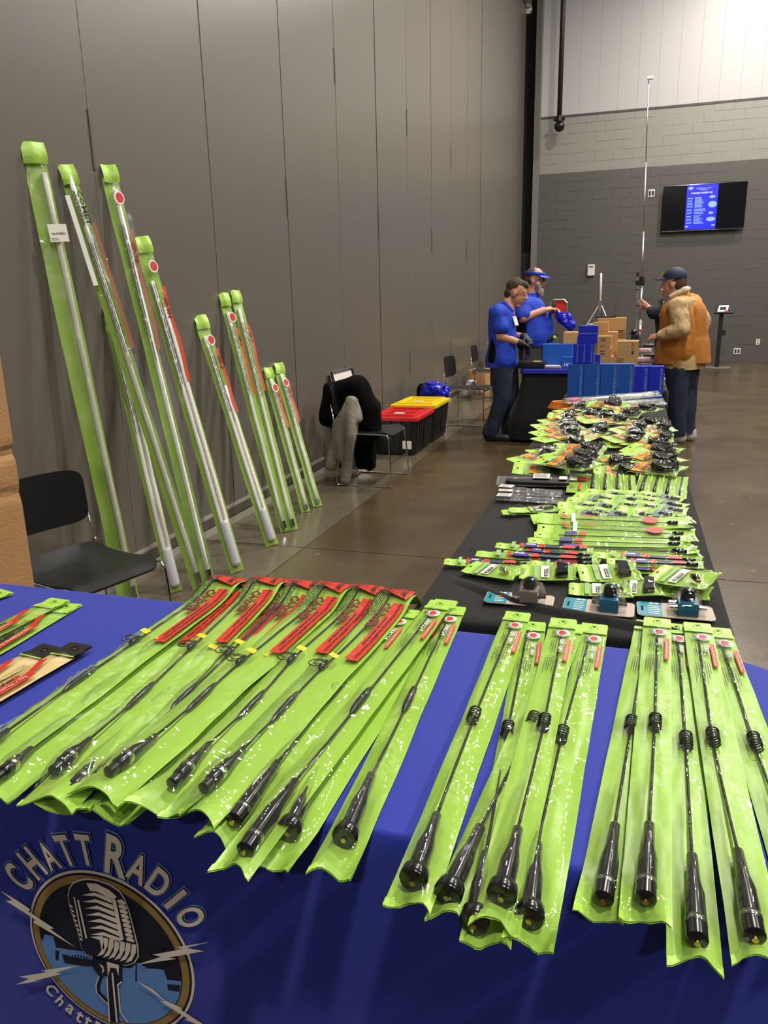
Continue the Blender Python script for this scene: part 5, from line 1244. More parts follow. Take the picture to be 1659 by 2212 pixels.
place_chair(ch, c.x, c.y, -14); ch.scale = (0.95, 0.95, 0.95)
# ------------------------------------------------------------------ cardboard box at the left edge
mat('card', S(176, 132, 84), 0.8, bump=(90, 0.15, 4), var=(3, 0.4, S(160, 118, 74)))
mat('card_edge', S(146, 106, 66), 0.85)
cyf = 1.98; cyn = 1.62
xr = gy(74, 1262, cyf).x; zt = gy(0, 690, cyf).z + 0.05
t = thing('cardboard_carton', 'tall creased brown cardboard carton standing behind the blue table', 'carton', (xr - 0.2, 1.8, 0))
def crush(p):
    d = 0.012 * math.exp(-((p.z - 0.985 - 0.04 * (p.y - cyn)) / 0.02) ** 2) + 0.007 * math.exp(-((p.z - 0.905 + 0.12 * (p.y - cyn)) / 0.02) ** 2)
    return Vector((p.x - (d if p.x > xr - 0.1 else 0), p.y, p.z))
MB().grid(90, 6, lambda a, b: crush(Vector((xr, cyn + (cyf - cyn) * b, zt * a))), flip=True).build('carton_side', 'card', t)
MB().grid(90, 6, lambda a, b: crush(Vector((xr - 0.5 + 0.5 * b, cyn, zt * a))), flip=True).build('carton_side', 'card', t)
MB().grid(90, 2, lambda a, b: crush(Vector((xr - 0.5, cyf + (cyn - cyf) * b, zt * a))), flip=True).build('carton_side', 'card', t)
MB().grid(90, 2, lambda a, b: crush(Vector((xr - 0.5 * b, cyf, zt * a))), flip=True).build('carton_side', 'card', t)
MB().grid(1, 1, lambda a, b: Vector((xr - 0.5 + 0.5 * a, cyn + (cyf - cyn) * b, zt - 0.002))).build('top_flap', 'card_edge', t)
# ================================================================== COATS
def garment(name, pts_fn, nu, nv, mname, label, cat, thick=0.025, group=None):
    mb = MB(); mb.grid(nu, nv, pts_fn)
    o = mb.build(name, mname, smooth=True)
    md = o.modifiers.new('s', 'SOLIDIFY'); md.thickness = thick; md.offset = 0.0
    tag(o, label, cat, group); return o
mat('coat_black', S(10, 10, 10), 0.95, spec=0.15, bump=(60, 0.5, 4))
mat('coat_grey', S(122, 116, 102), 0.6, bump=(26, 0.35, 3))
def blob_mesh(parts, voxel=0.02, smooth_it=4, disp=None):
    """one continuous surface grown round tapered capsules and ellipsoids"""
    mb = MB()
    for p in parts:
        if p[0] == 'e':
            _, c, r, rot = p
            mb.sphere((0, 0, 0), tuple(r), 20, 14, fn=(lambda v, c=c, rot=rot: Vector(c) + (rot @ v if rot is not None else v)))
        else:
            a, ra, b, rb_ = Vector(p[0]), p[1], Vector(p[2]), p[3]
            d = (b - a); L = d.length; ax = d.normalized() if L > 1e-6 else Vector((0, 0, 1))
            pts = []; rs = []
            for i in range(5): t = PI / 2 * (i / 5.0); pts.append(a - ax * ra * math.cos(t)); rs.append(max(0.02 * ra, ra * math.sin(t)))
            for i in range(5): pts.append(a.lerp(b, i / 4)); rs.append(ra + (rb_ - ra) * i / 4)
            for i in range(1, 6): t = PI / 2 * (i / 5.0); pts.append(b + ax * rb_ * math.sin(t)); rs.append(max(0.02 * rb_, rb_ * math.cos(t)))
            mb.tube(pts, rs, 14)
    me = bpy.data.meshes.new('blob'); me.from_pydata([tuple(v) for v in mb.v], [], mb.f); me.update()
    o = bpy.data.objects.new('blob', me); COL.objects.link(o)
    m1 = o.modifiers.new('r', 'REMESH'); m1.mode = 'VOXEL'; m1.voxel_size = voxel
    if smooth_it:
        m2 = o.modifiers.new('s', 'SMOOTH'); m2.factor = 0.5; m2.iterations = smooth_it
    dg = bpy.context.evaluated_depsgraph_get(); dg.update()
    res = bpy.data.meshes.new_from_object(o.evaluated_get(dg))
    bpy.data.objects.remove(o); bpy.data.meshes.remove(me)
    if disp:
        for v in res.vertices: v.co = disp(v.co)
    return res
def blob(name, parts, mname, parent=None, voxel=0.02, smooth_it=4, disp=None):
    me = blob_mesh(parts, voxel, smooth_it, disp)
    off = Vector((0, 0, 0)); r = parent
    while r is not None and r.parent is not None: r = r.parent
    if r is not None: off = r.location
    for v in me.vertices: v.co = v.co - off
    me.materials.clear(); me.materials.append(MATS[mname]); me.polygons.foreach_set('use_smooth', [True] * len(me.polygons)); me.update()
    o = bpy.data.objects.new(name, me); COL.objects.link(o)
    if parent: o.parent = parent
    return o
def fold_disp(scale, amp, seed):
    return lambda p: p + Vector((noise.noise((p.x * scale + seed, p.y * scale, p.z * scale * 0.35)), noise.noise((p.x * scale, p.y * scale + seed, p.z * scale * 0.35)), 0)) * amp
cx0, cy0_ = -2.01, 6.05
def K(px, py, y): return gy(px, py, y)
y1 = 5.86
parts = [(K(716, 845, 6.02), 0.07, K(775, 832, 6.08), 0.09), (K(775, 832, 6.08), 0.09, K(802, 880, 6.05), 0.08), (K(716, 845, 6.02), 0.08, K(706, 905, 5.98), 0.07),
         (K(802, 880, 6.05), 0.085, K(806, 935, 6.05), 0.075), (K(745, 850, 6.1), 0.1, K(790, 900, 6.12), 0.1), (K(740, 845, 6.1), 0.09, K(730, 920, 6.05), 0.07), (K(790, 900, 6.12), 0.09, K(785, 940, 6.12), 0.08)]
o = blob('coat', parts, 'coat_black', voxel=0.018, disp=fold_disp(14, 0.02, 3)); tag(o, 'black fleece jacket draped over the chair back', 'coat')
parts = [(K(762, 870, 5.86), 0.05, K(735, 920, 5.83), 0.06), (K(735, 920, 5.83), 0.06, K(712, 1005, 5.80), 0.05), (K(762, 868, 5.85), 0.05, K(758, 940, 5.80), 0.065), (K(758, 940, 5.80), 0.065, K(745, 1035, 5.78), 0.045),
         (K(742, 905, 5.84), 0.05, K(735, 985, 5.80), 0.055), (K(768, 872, 5.86), 0.03, K(776, 905, 5.84), 0.04)]
o = blob('coat', parts, 'coat_grey', voxel=0.010, disp=fold_disp(9, 0.03, 8)); tag(o, 'grey padded jacket hanging from the chair back down to the floor', 'coat')
parts = [(K(795, 950, 6.25), 0.07, K(798, 1005, 6.25), 0.055), (K(775, 960, 6.25), 0.06, K(782, 1000, 6.25), 0.06)]
o = blob('coat_sleeve', parts, 'coat_black', voxel=0.016, disp=fold_disp(16, 0.015, 5)); tag(o, 'black sleeve of a coat trailing beneath the chair seat', 'coat')
# framed board behind the coats
b0 = gx(738, 850, WX + 0.06); t = thing('framed_board', 'dark framed white board leaning on the partition behind the coats', 'board', (WX + 0.15, 6.5, 0))
fy0, fy1 = 6.45, 6.98; zt_ = gx(738, 800, WX + 0.04).z
ll = lambda y, z, d=0.0: Vector((WX + 0.03 + 0.22 * (1 - z / zt_) + d, y, z))
MB().add([ll(fy0, 0.0), ll(fy1, 0.0), ll(fy1, zt_), ll(fy0, zt_), ll(fy0, 0.0, -0.015), ll(fy1, 0.0, -0.015), ll(fy1, zt_, -0.015), ll(fy0, zt_, -0.015)], [(0, 1, 2, 3), (7, 6, 5, 4), (0, 4, 5, 1), (1, 5, 6, 2), (2, 6, 7, 3), (3, 7, 4, 0)]).build('board', 'white_plastic', t)
for (a, b) in (((fy0, 0.0), (fy0, zt_)), ((fy1, 0.0), (fy1, zt_)), ((fy0, zt_), (fy1, zt_)), ((fy0, 0.01), (fy1, 0.01))):
    p, q = ll(a[0], a[1], 0.006), ll(b[0], b[1], 0.006); MB().tube([p, q], 0.013, 4).build('frame_rail', 'black_satin', t)
# ================================================================== STORAGE TOTES
mat('tote_black', (0.012, 0.012, 0.012, 1), 0.45); mat('tote_red', S(205, 36, 38), 0.4); mat('tote_yellow', S(240, 208, 20), 0.4)
def tote(x0, x1, y0, y1, z0, h, lid, label):
    t = thing('storage_tote', label, 'storage tote', ((x0 + x1) / 2, (y0 + y1) / 2, z0), 'black storage totes with coloured lids')
    tp = 0.035
    def taper(p): k = (h - (p.z - z0)) / h * tp; cx_, cy_ = (x0 + x1) / 2, (y0 + y1) / 2; return Vector((p.x - k * math.copysign(1, p.x - cx_), p.y - k * math.copysign(1, p.y - cy_), p.z))
    MB().cbox((x0 + 0.02, y0 + 0.02, z0), (x1 - 0.02, y1 - 0.02, z0 + h), 0.02, fn=taper).build('body', 'tote_black', t)
    n = 7
    for i in range(n):
        y = y0 + 0.08 + (y1 - y0 - 0.16) * i / (n - 1)
        MB().box((x1 - 0.03, y - 0.025, z0 + 0.02), (x1 - 0.008, y + 0.025, z0 + h - 0.02), fn=taper).build('rib', 'tote_black', t)
    for i in range(4):
        x = x0 + 0.09 + (x1 - x0 - 0.18) * i / 3
        MB().box((x - 0.025, y0 + 0.008, z0 + 0.02), (x + 0.025, y0 + 0.03, z0 + h - 0.02), fn=taper).build('rib', 'tote_black', t)
    ld = MB().cbox((x0, y0, z0 + h - 0.02), (x1, y1, z0 + h + 0.02), 0.012).build('lid', lid, t)
    MB().box((x0 + 0.05, y0 + 0.06, z0 + h + 0.02), (x1 - 0.05, y0 + 0.08, z0 + h + 0.035)).box((x0 + 0.05, y1 - 0.08, z0 + h + 0.02), (x1 - 0.05, y1 - 0.06, z0 + h + 0.035)).box((x0 + 0.05, y0 + 0.08, z0 + h + 0.02), (x0 + 0.07, y1 - 0.08, z0 + h + 0.035)).box((x1 - 0.07, y0 + 0.08, z0 + h + 0.02), (x1 - 0.05, y1 - 0.08, z0 + h + 0.035)).build('lid_rim', lid, ld)
    for i in range(5):
        y = y0 + 0.15 + (y1 - y0 - 0.3) * i / 4
        MB().box((x0 + 0.1, y - 0.012, z0 + h + 0.02), (x1 - 0.1, y + 0.012, z0 + h + 0.028)).build('lid_rib', lid, ld)
    MB().box((x0 + 0.2, y0 + 0.2, z0 + h + 0.0285), (x0 + 0.3, y0 + 0.28, z0 + h + 0.0295)).build('paper_tag', 'paper', ld)
    return t
a = gz(898, 985, 0.0); h1 = gy(905, 905, 7.12).z
t = tote(-2.40, -1.90, 7.10, 7.80, 0.0, 0.36, 'tote_red', 'black storage tote with a red lid and price label, behind the coat chair')
MB().box((-2.06, 7.118, 0.07), (-1.97, 7.122, 0.15)).build('price_label', 'paper', t)
tote(-2.40, -1.90, 7.84, 8.55, 0.0, 0.385, 'tote_yellow', 'black storage tote with a yellow lid beside the blue plastic bag')
tote(-2.35, -1.9, 13.5, 14.1, 0.0, 0.36, 'tote_yellow', 'lower black tote with yellow lid, far back by the partition')
tote(-2.35, -1.9, 13.5, 14.1, 0.397, 0.36, 'tote_yellow', 'black tote with yellow lid stacked on another, far back by the partition')
# bag, sack, carton and bucket round the far chairs
mat('bag_blue', S(26, 36, 190), 0.18, bump=(14, 0.9, 2)); mat('bag_white', S(190, 188, 184), 0.35, bump=(20, 0.6, 3))
y = 9.1
t = gz(905, 905, 0)
parts = [('e', K(935, 842, 8.95), (0.13, 0.12, 0.1), None), ('e', K(950, 848, 8.98), (0.1, 0.12, 0.11), None), ('e', K(925, 852, 8.98), (0.09, 0.1, 0.08), None), ('e', K(952, 862, 8.98), (0.09, 0.1, 0.08), None)]
o = blob('plastic_bag', parts, 'bag_blue', voxel=0.012, smooth_it=1, disp=fold_disp(22, 0.05, 2)); tag(o, 'shiny crumpled royal blue plastic bag resting on a white sack', 'bag')
parts = [(K(948, 885, 8.95), 0.09, K(946, 918, 8.95), 0.1), (K(938, 888, 8.95), 0.09, K(938, 918, 8.95), 0.1)]
o = blob('white_sack', parts, 'bag_white', voxel=0.016, smooth_it=2, disp=fold_disp(14, 0.03, 6)); tag(o, 'creased white plastic sack on the floor beneath the blue bag', 'bag')
o = blob('dark_bag', [(K(912, 838, 9.15), 0.06, K(914, 900, 9.15), 0.1)], 'coat_black', voxel=0.016, disp=fold_disp(14, 0.02, 1)); tag(o, 'dark bag half hidden behind the blue plastic bag', 'bag')
a, b = K(1012, 838, 12.3), K(1046, 800, 12.3)
t = MB().cbox((a.x, 12.3, 0.0), (b.x + 0.02, 12.75, b.z), 0.006).build('carton', 'card'); tag(t, 'plain cardboard carton on the floor behind the far chair', 'carton')
parts = [(K(1005, 850, 12.0), 0.1, K(1018, 832, 12.0), 0.09)]
o = blob('white_sack', parts, 'bag_white', voxel=0.018, disp=fold_disp(12, 0.04, 3)); tag(o, 'small white plastic bag lying by the cardboard carton', 'bag')
# ================================================================== BOXES ON THE FAR TABLES
mat('box_blue', S(18, 88, 186), 0.5); mat('box_royal', S(18, 40, 200), 0.45)
mat('box_print', S(120, 175, 225), 0.5); mat('kraft', S(196, 152, 96), 0.8, bump=(120, 0.08)); mat('kraft_ink', S(70, 52, 34), 0.8)
def carton_box(x0, x1, y0, y1, z0, z1, mname, label, group, txt=None, tm='box_print', vertical=True, th=0.012, topm=None, tx=None, name='product_box', lines=None):
    t = thing(name, label, 'box', ((x0 + x1) / 2, (y0 + y1) / 2, z0), group)
    MB().cbox((x0, y0, z0), (x1, y1, z1), 0.0025).build('carton', mname, t)
    if topm: MB().box((x0 + 0.001, y0 + 0.001, z1), (x1 - 0.001, y1 - 0.001, z1 + 0.0015)).build('top_print', topm, t)
    MB().box((x0 + 0.002, (y0 + y1) / 2 - 0.001, z1 + 0.0005), (x1 - 0.002, (y0 + y1) / 2 + 0.001, z1 + 0.002)).build('flap_seam', 'kraft_ink' if mname == 'kraft' else 'box_print', t)
    if txt:
        mb = MB()
        if vertical: f = lambda x, y: Vector((tx - y if False else (x1 - 0.012) - (th - y) + 0.0, y0 - 0.0009, z0 + 0.01 + x))
        if vertical: f = lambda x, y: Vector(((x1 - 0.009) - y, y0 - 0.0009, z0 + 0.012 + x)) 
        else: f = lambda x, y: Vector((x0 + x, y0 - 0.0009, z0 + y))
        if vertical: put_text(mb, txt, f, 0.0, 0.0, th, width=(z1 - z0) * 0.88, bold=0.01)
        else: put_text(mb, txt, f, *tx[:2], th, width=tx[2], bold=0.02)
        mb.build('lettering', tm, t)
    if lines:
        mb = MB(); g = lambda x, y: Vector((x0 + x, y0 - 0.0009, z0 + y)); put_lines(mb, g, *lines[:4], lines[4], fill=0.4); tag(mb.build('print', tm, t), kind='stuff')
    return t
TZ7 = TZ + 0.004
BYf = 5.82
xl = gy(1225.5, 800, BYf).x; xs_px = [1225.5, 1260.5, 1297, 1333.5, 1369, 1401, 1434]
zt4 = gy(1290, 787, BYf).z; zt2 = gy(1400, 792, BYf).z
for i in range(6):
    x0, x1 = gy(xs_px[i], 820, BYf).x, gy(xs_px[i + 1], 820, BYf).x
    first = i < 4
    carton_box(x0 + 0.001, x1 - 0.001, BYf, BYf + 0.09, TZ7, zt4 if first else zt2, 'box_blue' if first else 'box_royal',
               ('upright medium blue box lettered upward, %s from the side table end' % ('first', 'second', 'third', 'fourth')[i]) if first else ('upright royal blue box lettered upward, %s the walkway edge' % ('second from', 'first from')[i - 4]),
               'upright blue radio boxes', 'HEILHAMRADIO.COM', th=0.018, topm='box_blue' if first else 'box_royal')
# small blue boxes standing on them
sy = BYf + 0.002
zb = zt4 + 0.002
xsm = [1238, 1252, 1267, 1283]
for i in range(3):
    x0, x1 = gy(xsm[i], 760, sy).x, gy(xsm[i + 1], 760, sy).x
    carton_box(x0, x1 - 0.001, sy, sy + 0.085, zb, gy(1260, 743, sy).z, 'box_royal', 'small royal blue box standing on the upright boxes, %s from the kraft cartons' % ('third', 'second', 'first')[i], 'small blue boxes', 'HEILHAMRADIO.COM', th=0.010)
carton_box(gy(1284.5, 780, sy).x, gy(1296, 780, sy).x, sy, sy + 0.06, zb, gy(1290, 766, sy).z, 'box_royal', 'tiny royal blue box on the upright boxes beside the kraft cartons', 'small blue boxes', 'HEIL', vertical=False, th=0.008, tx=(0.006, 0.006, 0.02))
zs = gy(1260, 743, sy).z + 0.002
carton_box(gy(1247, 730, sy).x, gy(1290, 730, sy).x, sy + 0.005, sy + 0.08, zs, gy(1270, 726, sy).z, 'box_royal', 'flat royal blue box lying between other blue boxes', 'small blue boxes')
carton_box(gy(1249.5, 715, sy).x, gy(1291.5, 715, sy).x, sy + 0.005, sy + 0.08, gy(1270, 726, sy).z + 0.002, gy(1270, 704, sy).z, 'box_royal', 'topmost royal blue box of its stack with lettered lower edge', 'small blue boxes', 'HEILHAMRADIO.COM', vertical=False, th=0.008, tx=(0.008, 0.012, 0.125))
# kraft cartons behind
KY = 6.45
def kbox(pxa, pxb, pyt, pyb, y, dep, label, txt=None, **kw):
    x0, x1 = gy(pxa, pyt, y).x, gy(pxb, pyt, y).x; zt_, zb_ = gy((pxa + pxb) / 2, pyt, y).z, gy((pxa + pxb) / 2, pyb, y).z
    return carton_box(x0, x1, y, y + dep, max(zb_, TZ7), zt_, 'kraft', label, 'kraft cartons on the far table', txt, 'kraft_ink', name='kraft_carton', **kw)
zt_i = gy(1355, 737, KY).z
carton_box(gy(1333, 760, KY).x, gy(1379, 760, KY).x, KY, KY + 0.2, TZ7, zt_i, 'kraft', 'kraft carton with sideways black lettering nearest the walkway', 'kraft cartons on the far table', None, 'kraft_ink', name='kraft_carton', lines=(0.01, 0.2, 0.07, 0.24, 3))
t = bpy.data.objects[[o.name for o in bpy.data.objects if o.name.startswith('kraft_carton')][-1]]
mb = MB(); q = gy(1365, 741, KY)
put_text(mb, 'ICOM', lambda x, y: Vector((q.x + y, KY - 0.0009, q.z - x)), 0.0, 0.0, 0.02, width=0.085, bold=0.004); mb.build('lettering', 'kraft_ink', t)
zl = gy(1300, 800, KY).z
kx0 = gy(1289, 780, KY).x; kx1 = gy(1331, 780, KY).x
lv = [TZ7, gy(1310, 771, KY).z, gy(1310, 752, KY).z, gy(1310, 741, KY).z, gy(1310, 726, KY).z]
nm = ['lowest', 'second', 'third', 'top']
for i in range(4):
    xa = kx0; xb = gy((1336, 1321, 1319, 1320)[i], 760, KY).x
    carton_box(xa, xb - 0.002, KY, KY + 0.17, lv[i] + (0.001 if i else 0), lv[i + 1], 'kraft', 'flat kraft carton, %s in the stack beside the blue boxes' % nm[i], 'kraft cartons on the far table', None, 'kraft_ink', name='kraft_carton', lines=(0.02, 0.01, xb - xa - 0.04, lv[i + 1] - lv[i] - 0.012, 2))
KY2 = 6.75
zc = gy(1318, 717, KY2).z
carton_box(gy(1292, 740, KY2).x, gy(1333, 740, KY2).x, KY2, KY2 + 0.2, TZ7, zc, 'kraft', 'plain tall kraft carton standing behind the flat carton stack', 'kraft cartons on the far table', name='kraft_carton')
KY3 = 7.05
zd = gy(1340, 737, KY3).z
carton_box(gy(1289, 740, KY3).x, gy(1352, 740, KY3).x, KY3, KY3 + 0.3, TZ7, zd, 'kraft', 'wide kraft carton hidden low behind the others', 'kraft cartons on the far table', name='kraft_carton')
t = carton_box(gy(1291, 700, KY3).x, gy(1352, 700, KY3).x, KY3 + 0.002, KY3 + 0.3, zd + 0.002, gy(1330, 687, KY3).z, 'kraft', 'tall kraft carton with black stripes and lettering, on top of the stack', 'kraft cartons on the far table', 'IC-9700', 'kraft_ink', vertical=False, th=0.018, tx=(0.10, 0.075, 0.11), name='kraft_carton')
mb = MB(); 
for i in range(5): q = gy(1334, 715 + i * 3.7, KY3); put_rect(mb, lambda x, y: Vector((q.x + x, KY3 + 0.001, q.z + y)), 0, 0, 0.062, 0.006)
tag(mb.build('stripes', 'kraft_ink', t), kind='stuff')
carton_box(gy(1283, 700, KY2).x, gy(1314, 700, KY2).x, KY2 + 0.01, KY2 + 0.15, zc + 0.002, gy(1300, 696, KY2).z, 'kraft', 'small kraft carton on the plain tall carton', 'kraft cartons on the far table', name='kraft_carton')
# low slab of boxes at left on the side table, with papers
yy = 8.55
carton_box(gy(1217, 725, yy).x, gy(1250, 725, yy).x, yy, yy + 0.3, TZ + 0.02, gy(1230, 718, yy).z, 'kraft', 'long low kraft carton on the side table', 'kraft cartons on the far table', name='kraft_carton')
yy = 8.42
ST = TZ + 0.014
carton_box(gy(1172, 760, yy).x, gy(1236, 760, yy).x, yy, yy + 0.22, ST, gy(1200, 744, yy).z, 'box_blue', 'light blue glossy box on the side table behind the papers', 'blue boxes on the side table', topm='box_blue')
yy = 8.28
carton_box(gy(1214, 780, yy).x, gy(1240, 780, yy).x, yy, yy + 0.12, ST, gy(1225, 771, yy).z, 'box_blue', 'blue box lettered in white at the end of the side table', 'blue boxes on the side table', 'HEIL', 'white_print', vertical=False, th=0.03, tx=(0.02, 0.02, 0.09))
p0 = gz(1185, 783, ST)
t = thing('paper_stack', 'stack of white printed papers on the blue topper', 'papers', (p0.x, p0.y, ST))
xa, xb = gy(1163, 780, 8.3).x, gy(1213, 780, 8.3).x
for i in range(6):
    d = random.uniform(-0.012, 0.012)
    MB().box((xa + d, 8.26 + d, ST + 0.004 * i), (xb + d, 8.46 + d, ST + 0.004 * i + 0.003)).build('sheet', 'paper', t)
# fanny tray the gloved man works at
c = gy(1150, 762, 8.3)
t = thing('equipment_case', 'open black equipment case in front of the gloved man', 'case', (c.x, 8.36, ST))
MB().cbox((c.x - 0.14, 8.22, ST), (c.x + 0.14, 8.42, ST + 0.07), 0.02).build('case_body', 'black_satin', t)
MB().box((0, 0, 0), (1, 1, 1), fn=lambda p: Vector((c.x - 0.12 + 0.26 * p.x, 8.43 + 0.02 * p.y + 0.05 * p.z, ST + 0.06 + 0.13 * p.z))).build('case_lid', 'black_satin', t)
MB().box((c.x + 0.02, 8.24, ST + 0.07), (c.x + 0.10, 8.30, ST + 0.074)).build('card_slip', 'beige_card', t)
c = gy(1182, 735, 8.7)
mb = MB().tube([c + Vector((-0.06, 0, -0.12)), c + Vector((0.0, 0, -0.02)), c + Vector((0.1, 0.02, 0.07))], [0.02, 0.022, 0.018], 8)
t = thing('work_lamp', 'small black work light with pale green tip on the side table', 'lamp', (c.x, 8.7, ST))
MB().tube([Vector((c.x - 0.06, 8.7, ST)), c + Vector((-0.05, 0, -0.1)), c + Vector((0.02, 0, 0.0))], 0.014, 8).build('arm', 'black_satin', t)
MB().tube([c + Vector((0.02, 0, 0.0)), c + Vector((0.1, 0.0, 0.06))], [0.03, 0.022], 10).build('head', 'black_satin', t)
MB().sphere(c + Vector((0.08, -0.02, 0.03)), 0.022, 8, 6).build('green_tip', 'lime', t)
# bagged goods along the far table beside the man in the vest
mat('goods_pink', S(190, 150, 150), 0.4); mat('goods_black', (0.012, 0.012, 0.014, 1), 0.4)
for i, (px, py) in enumerate([(1395, 858), (1408, 845), (1392, 838), (1410, 826), (1396, 812), (1410, 804), (1398, 792), (1388, 778), (1402, 770), (1392, 758), (1400, 748)]):
    p = gz(px, py, TZ7 + 0.02)
    if p.y < 6.5: p = gz(px, py - 22, TZ7 + 0.02)
    F = Frame(p + Vector((-0.09, 0, -0.018)), p + Vector((0.1, 0.0, -0.018)), 400 + i)
    t = thing('wallet_pack', 'clear-wrapped %s pouch, %s in the line beside the man in the vest' % ('pinkish' if i % 2 else 'black', ['first', 'second', 'third', 'fourth', 'fifth', 'sixth', 'seventh', 'eighth', 'ninth', 'tenth', 'eleventh'][i]), 'pouch pack', p, 'wrapped pouches along the far table')
    MB().cbox((0, 0, 0), (1, 1, 1), 0.12, fn=lambda q: F(0.02 + 0.15 * q.x, (q.y - 0.5) * 0.14, 0.002 + 0.045 * q.z)).build('pouch', 'goods_pink' if i % 2 else 'goods_black', t, smooth=True)
    bag(F, t, 0.19, 0.17, 0.0, lambda u: 0.055, None, nu=10, nv=8, fmat='film_tube', bmat='film_tube', seal=0)
# ================================================================== MASTS AND TRIPODS
def post(mb, a, b, r, n=10): return mb.tube([a, b], r, n)
MY = 12.0
m0 = gy(1401.5, 166, MY); m1 = gy(1383, 702, MY)
t = thing('telescopic_mast', 'very tall thin grey telescopic mast rising above the block wall band', 'mast', (m1.x, MY, TZ7))
n = 5; zs_ = [TZ7, 1.1, 1.62, 2.3, 3.2, m0.z]
ax = lambda z: Vector((m1.x + (m0.x - m1.x) * (z - m1.z) / (m0.z - m1.z), MY, z))
for i in range(5):
    r = 0.019 - 0.003 * i
    MB().tube([ax(zs_[i]), ax(zs_[i + 1])], r, 10).build('mast_section', 'alu', t, smooth=True)
    if i: MB().tube([ax(zs_[i] - 0.02), ax(zs_[i] + 0.03)], r + 0.006, 10).build('locking_collar', 'white_plastic', t)
MB().box(tuple(ax(m0.z) - Vector((0.02, 0.02, 0.03))), tuple(ax(m0.z) + Vector((0.06, 0.02, 0.01)))).build('tip_bracket', 'alu', t)
MB().tube([ax(1.62), ax(1.74)], 0.034, 10).build('clamp', 'black_satin', t)
MB().tube([Vector((m1.x - 0.0, MY, TZ7)), Vector((m1.x, MY, TZ7 + 0.02))], 0.05, 18).build('base_plate', 'black_satin', t)
q0 = gy(1378, 592, MY); q1 = gy(1375, 698, MY)
t = thing('short_mast', 'short grey mast with black clamps beside the tall mast', 'mast', (q1.x, MY, TZ7))
MB().tube([Vector((q1.x, MY - 0.02, TZ7)), Vector((q0.x, MY - 0.02, q0.z))], 0.013, 10).build('tube', 'alu', t)
MB().tube([Vector((q0.x, MY - 0.02, q0.z - 0.03)), Vector((q0.x, MY - 0.02, q0.z + 0.02))], 0.02, 10).build('cap', 'black_satin', t)
for py in (611, 626, 660): p = gy(1377, py, MY); MB().tube([p + Vector((0, -0.02, -0.03 if py == 611 else -0.008)), p + Vector((0, -0.02, 0.03 if py == 611 else 0.008))], 0.028 if py == 611 else 0.022, 10).build('clamp', 'black_satin', t)
p = gy(1378, 611, MY); MB().box((p.x, MY - 0.035, p.z - 0.02), (p.x + 0.09, MY + 0.0, p.z + 0.02)).build('cross_arm', 'black_satin', t)
mat('gadget_red', S(190, 60, 50), 0.5)
p = gz(1372, 728, TZ7)
p = gy(1372, 722, 11.0)
t = thing('display_gadget', 'small dark clip device with red and orange details at the mast foot', 'gadget', (p.x, 11.0, TZ7))
MB().cbox((p.x - 0.05, 10.95, TZ7), (p.x + 0.05, 11.05, p.z), 0.012).build('stand', 'black_satin', t)
MB().sphere((p.x - 0.02, 10.98, p.z + 0.03), (0.045, 0.04, 0.035), 10, 8).build('head', 'black_gloss', t, smooth=True)
MB().sphere((p.x + 0.07, 10.98, p.z + 0.05), 0.02, 10, 8).build('orange_knob', 'orange_red', t, smooth=True)
MB().sphere((p.x - 0.06, 10.98, p.z + 0.02), 0.02, 10, 8).build('red_knob', 'gadget_red', t, smooth=True)
TY = 9.0
hb = gy(1297, 655, TY)
t = thing('antenna_tripod', 'white post on a splayed grey tripod rising behind the kraft cartons', 'tripod', (hb.x, TY, TZ7))
tp_ = gy(1298.5, 590, TY)
MB().tube([hb - Vector((0, 0, 0.1)), Vector((tp_.x, TY, tp_.z))], 0.011, 10).build('post', 'white_plastic', t, smooth=True)
MB().tube([hb - Vector((0, 0, 0.03)), hb + Vector((0, 0, 0.03))], 0.024, 12).build('hub', 'alu', t)
for a in (200, 320, 80):
    d = Vector((math.cos(math.radians(a)), math.sin(math.radians(a)), 0)); MB().tube([hb, Vector((hb.x, TY, TZ7)) + d * 0.40], 0.009, 8).build('leg', 'alu', t)
    MB().tube([hb - Vector((0, 0, 0.22)), Vector((hb.x, TY, hb.z - 0.22)) + d * 0.14], 0.006, 6).build('brace', 'alu', t)
MB().tube([hb - Vector((0, 0, 0.25)), Vector((hb.x, TY, TZ7))], 0.01, 8).build('centre_tube', 'alu', t)
w0, w1 = gy(1326, 680, 7.2), gy(1337, 636, 7.2)
zt9 = gy(1330, 687, KY3).z
t = thing('whip_antenna', 'thin black whip antenna standing on the tallest kraft carton', 'antenna', (w0.x, 7.2, zt9))
MB().tube([Vector((w0.x, 7.2, zt9 + 0.002)), Vector((w0.x, 7.2, zt9 + 0.02))], 0.02, 12).build('magnet_base', 'black_satin', t)
MB().tube([Vector((w0.x, 7.2, zt9 + 0.015)), w1], 0.0028, 6).build('whip', 'hinge_grey', t)
p = gy(1310, 683, 7.15)
MBr = MB().cbox((p.x - 0.09, 7.1, zt9 + 0.003), (p.x + 0.06, 7.2, zt9 + 0.016), 0.004).build('black_bar', 'black_satin'); tag(MBr, 'flat black bar lying on top of the kraft cartons', 'bar')
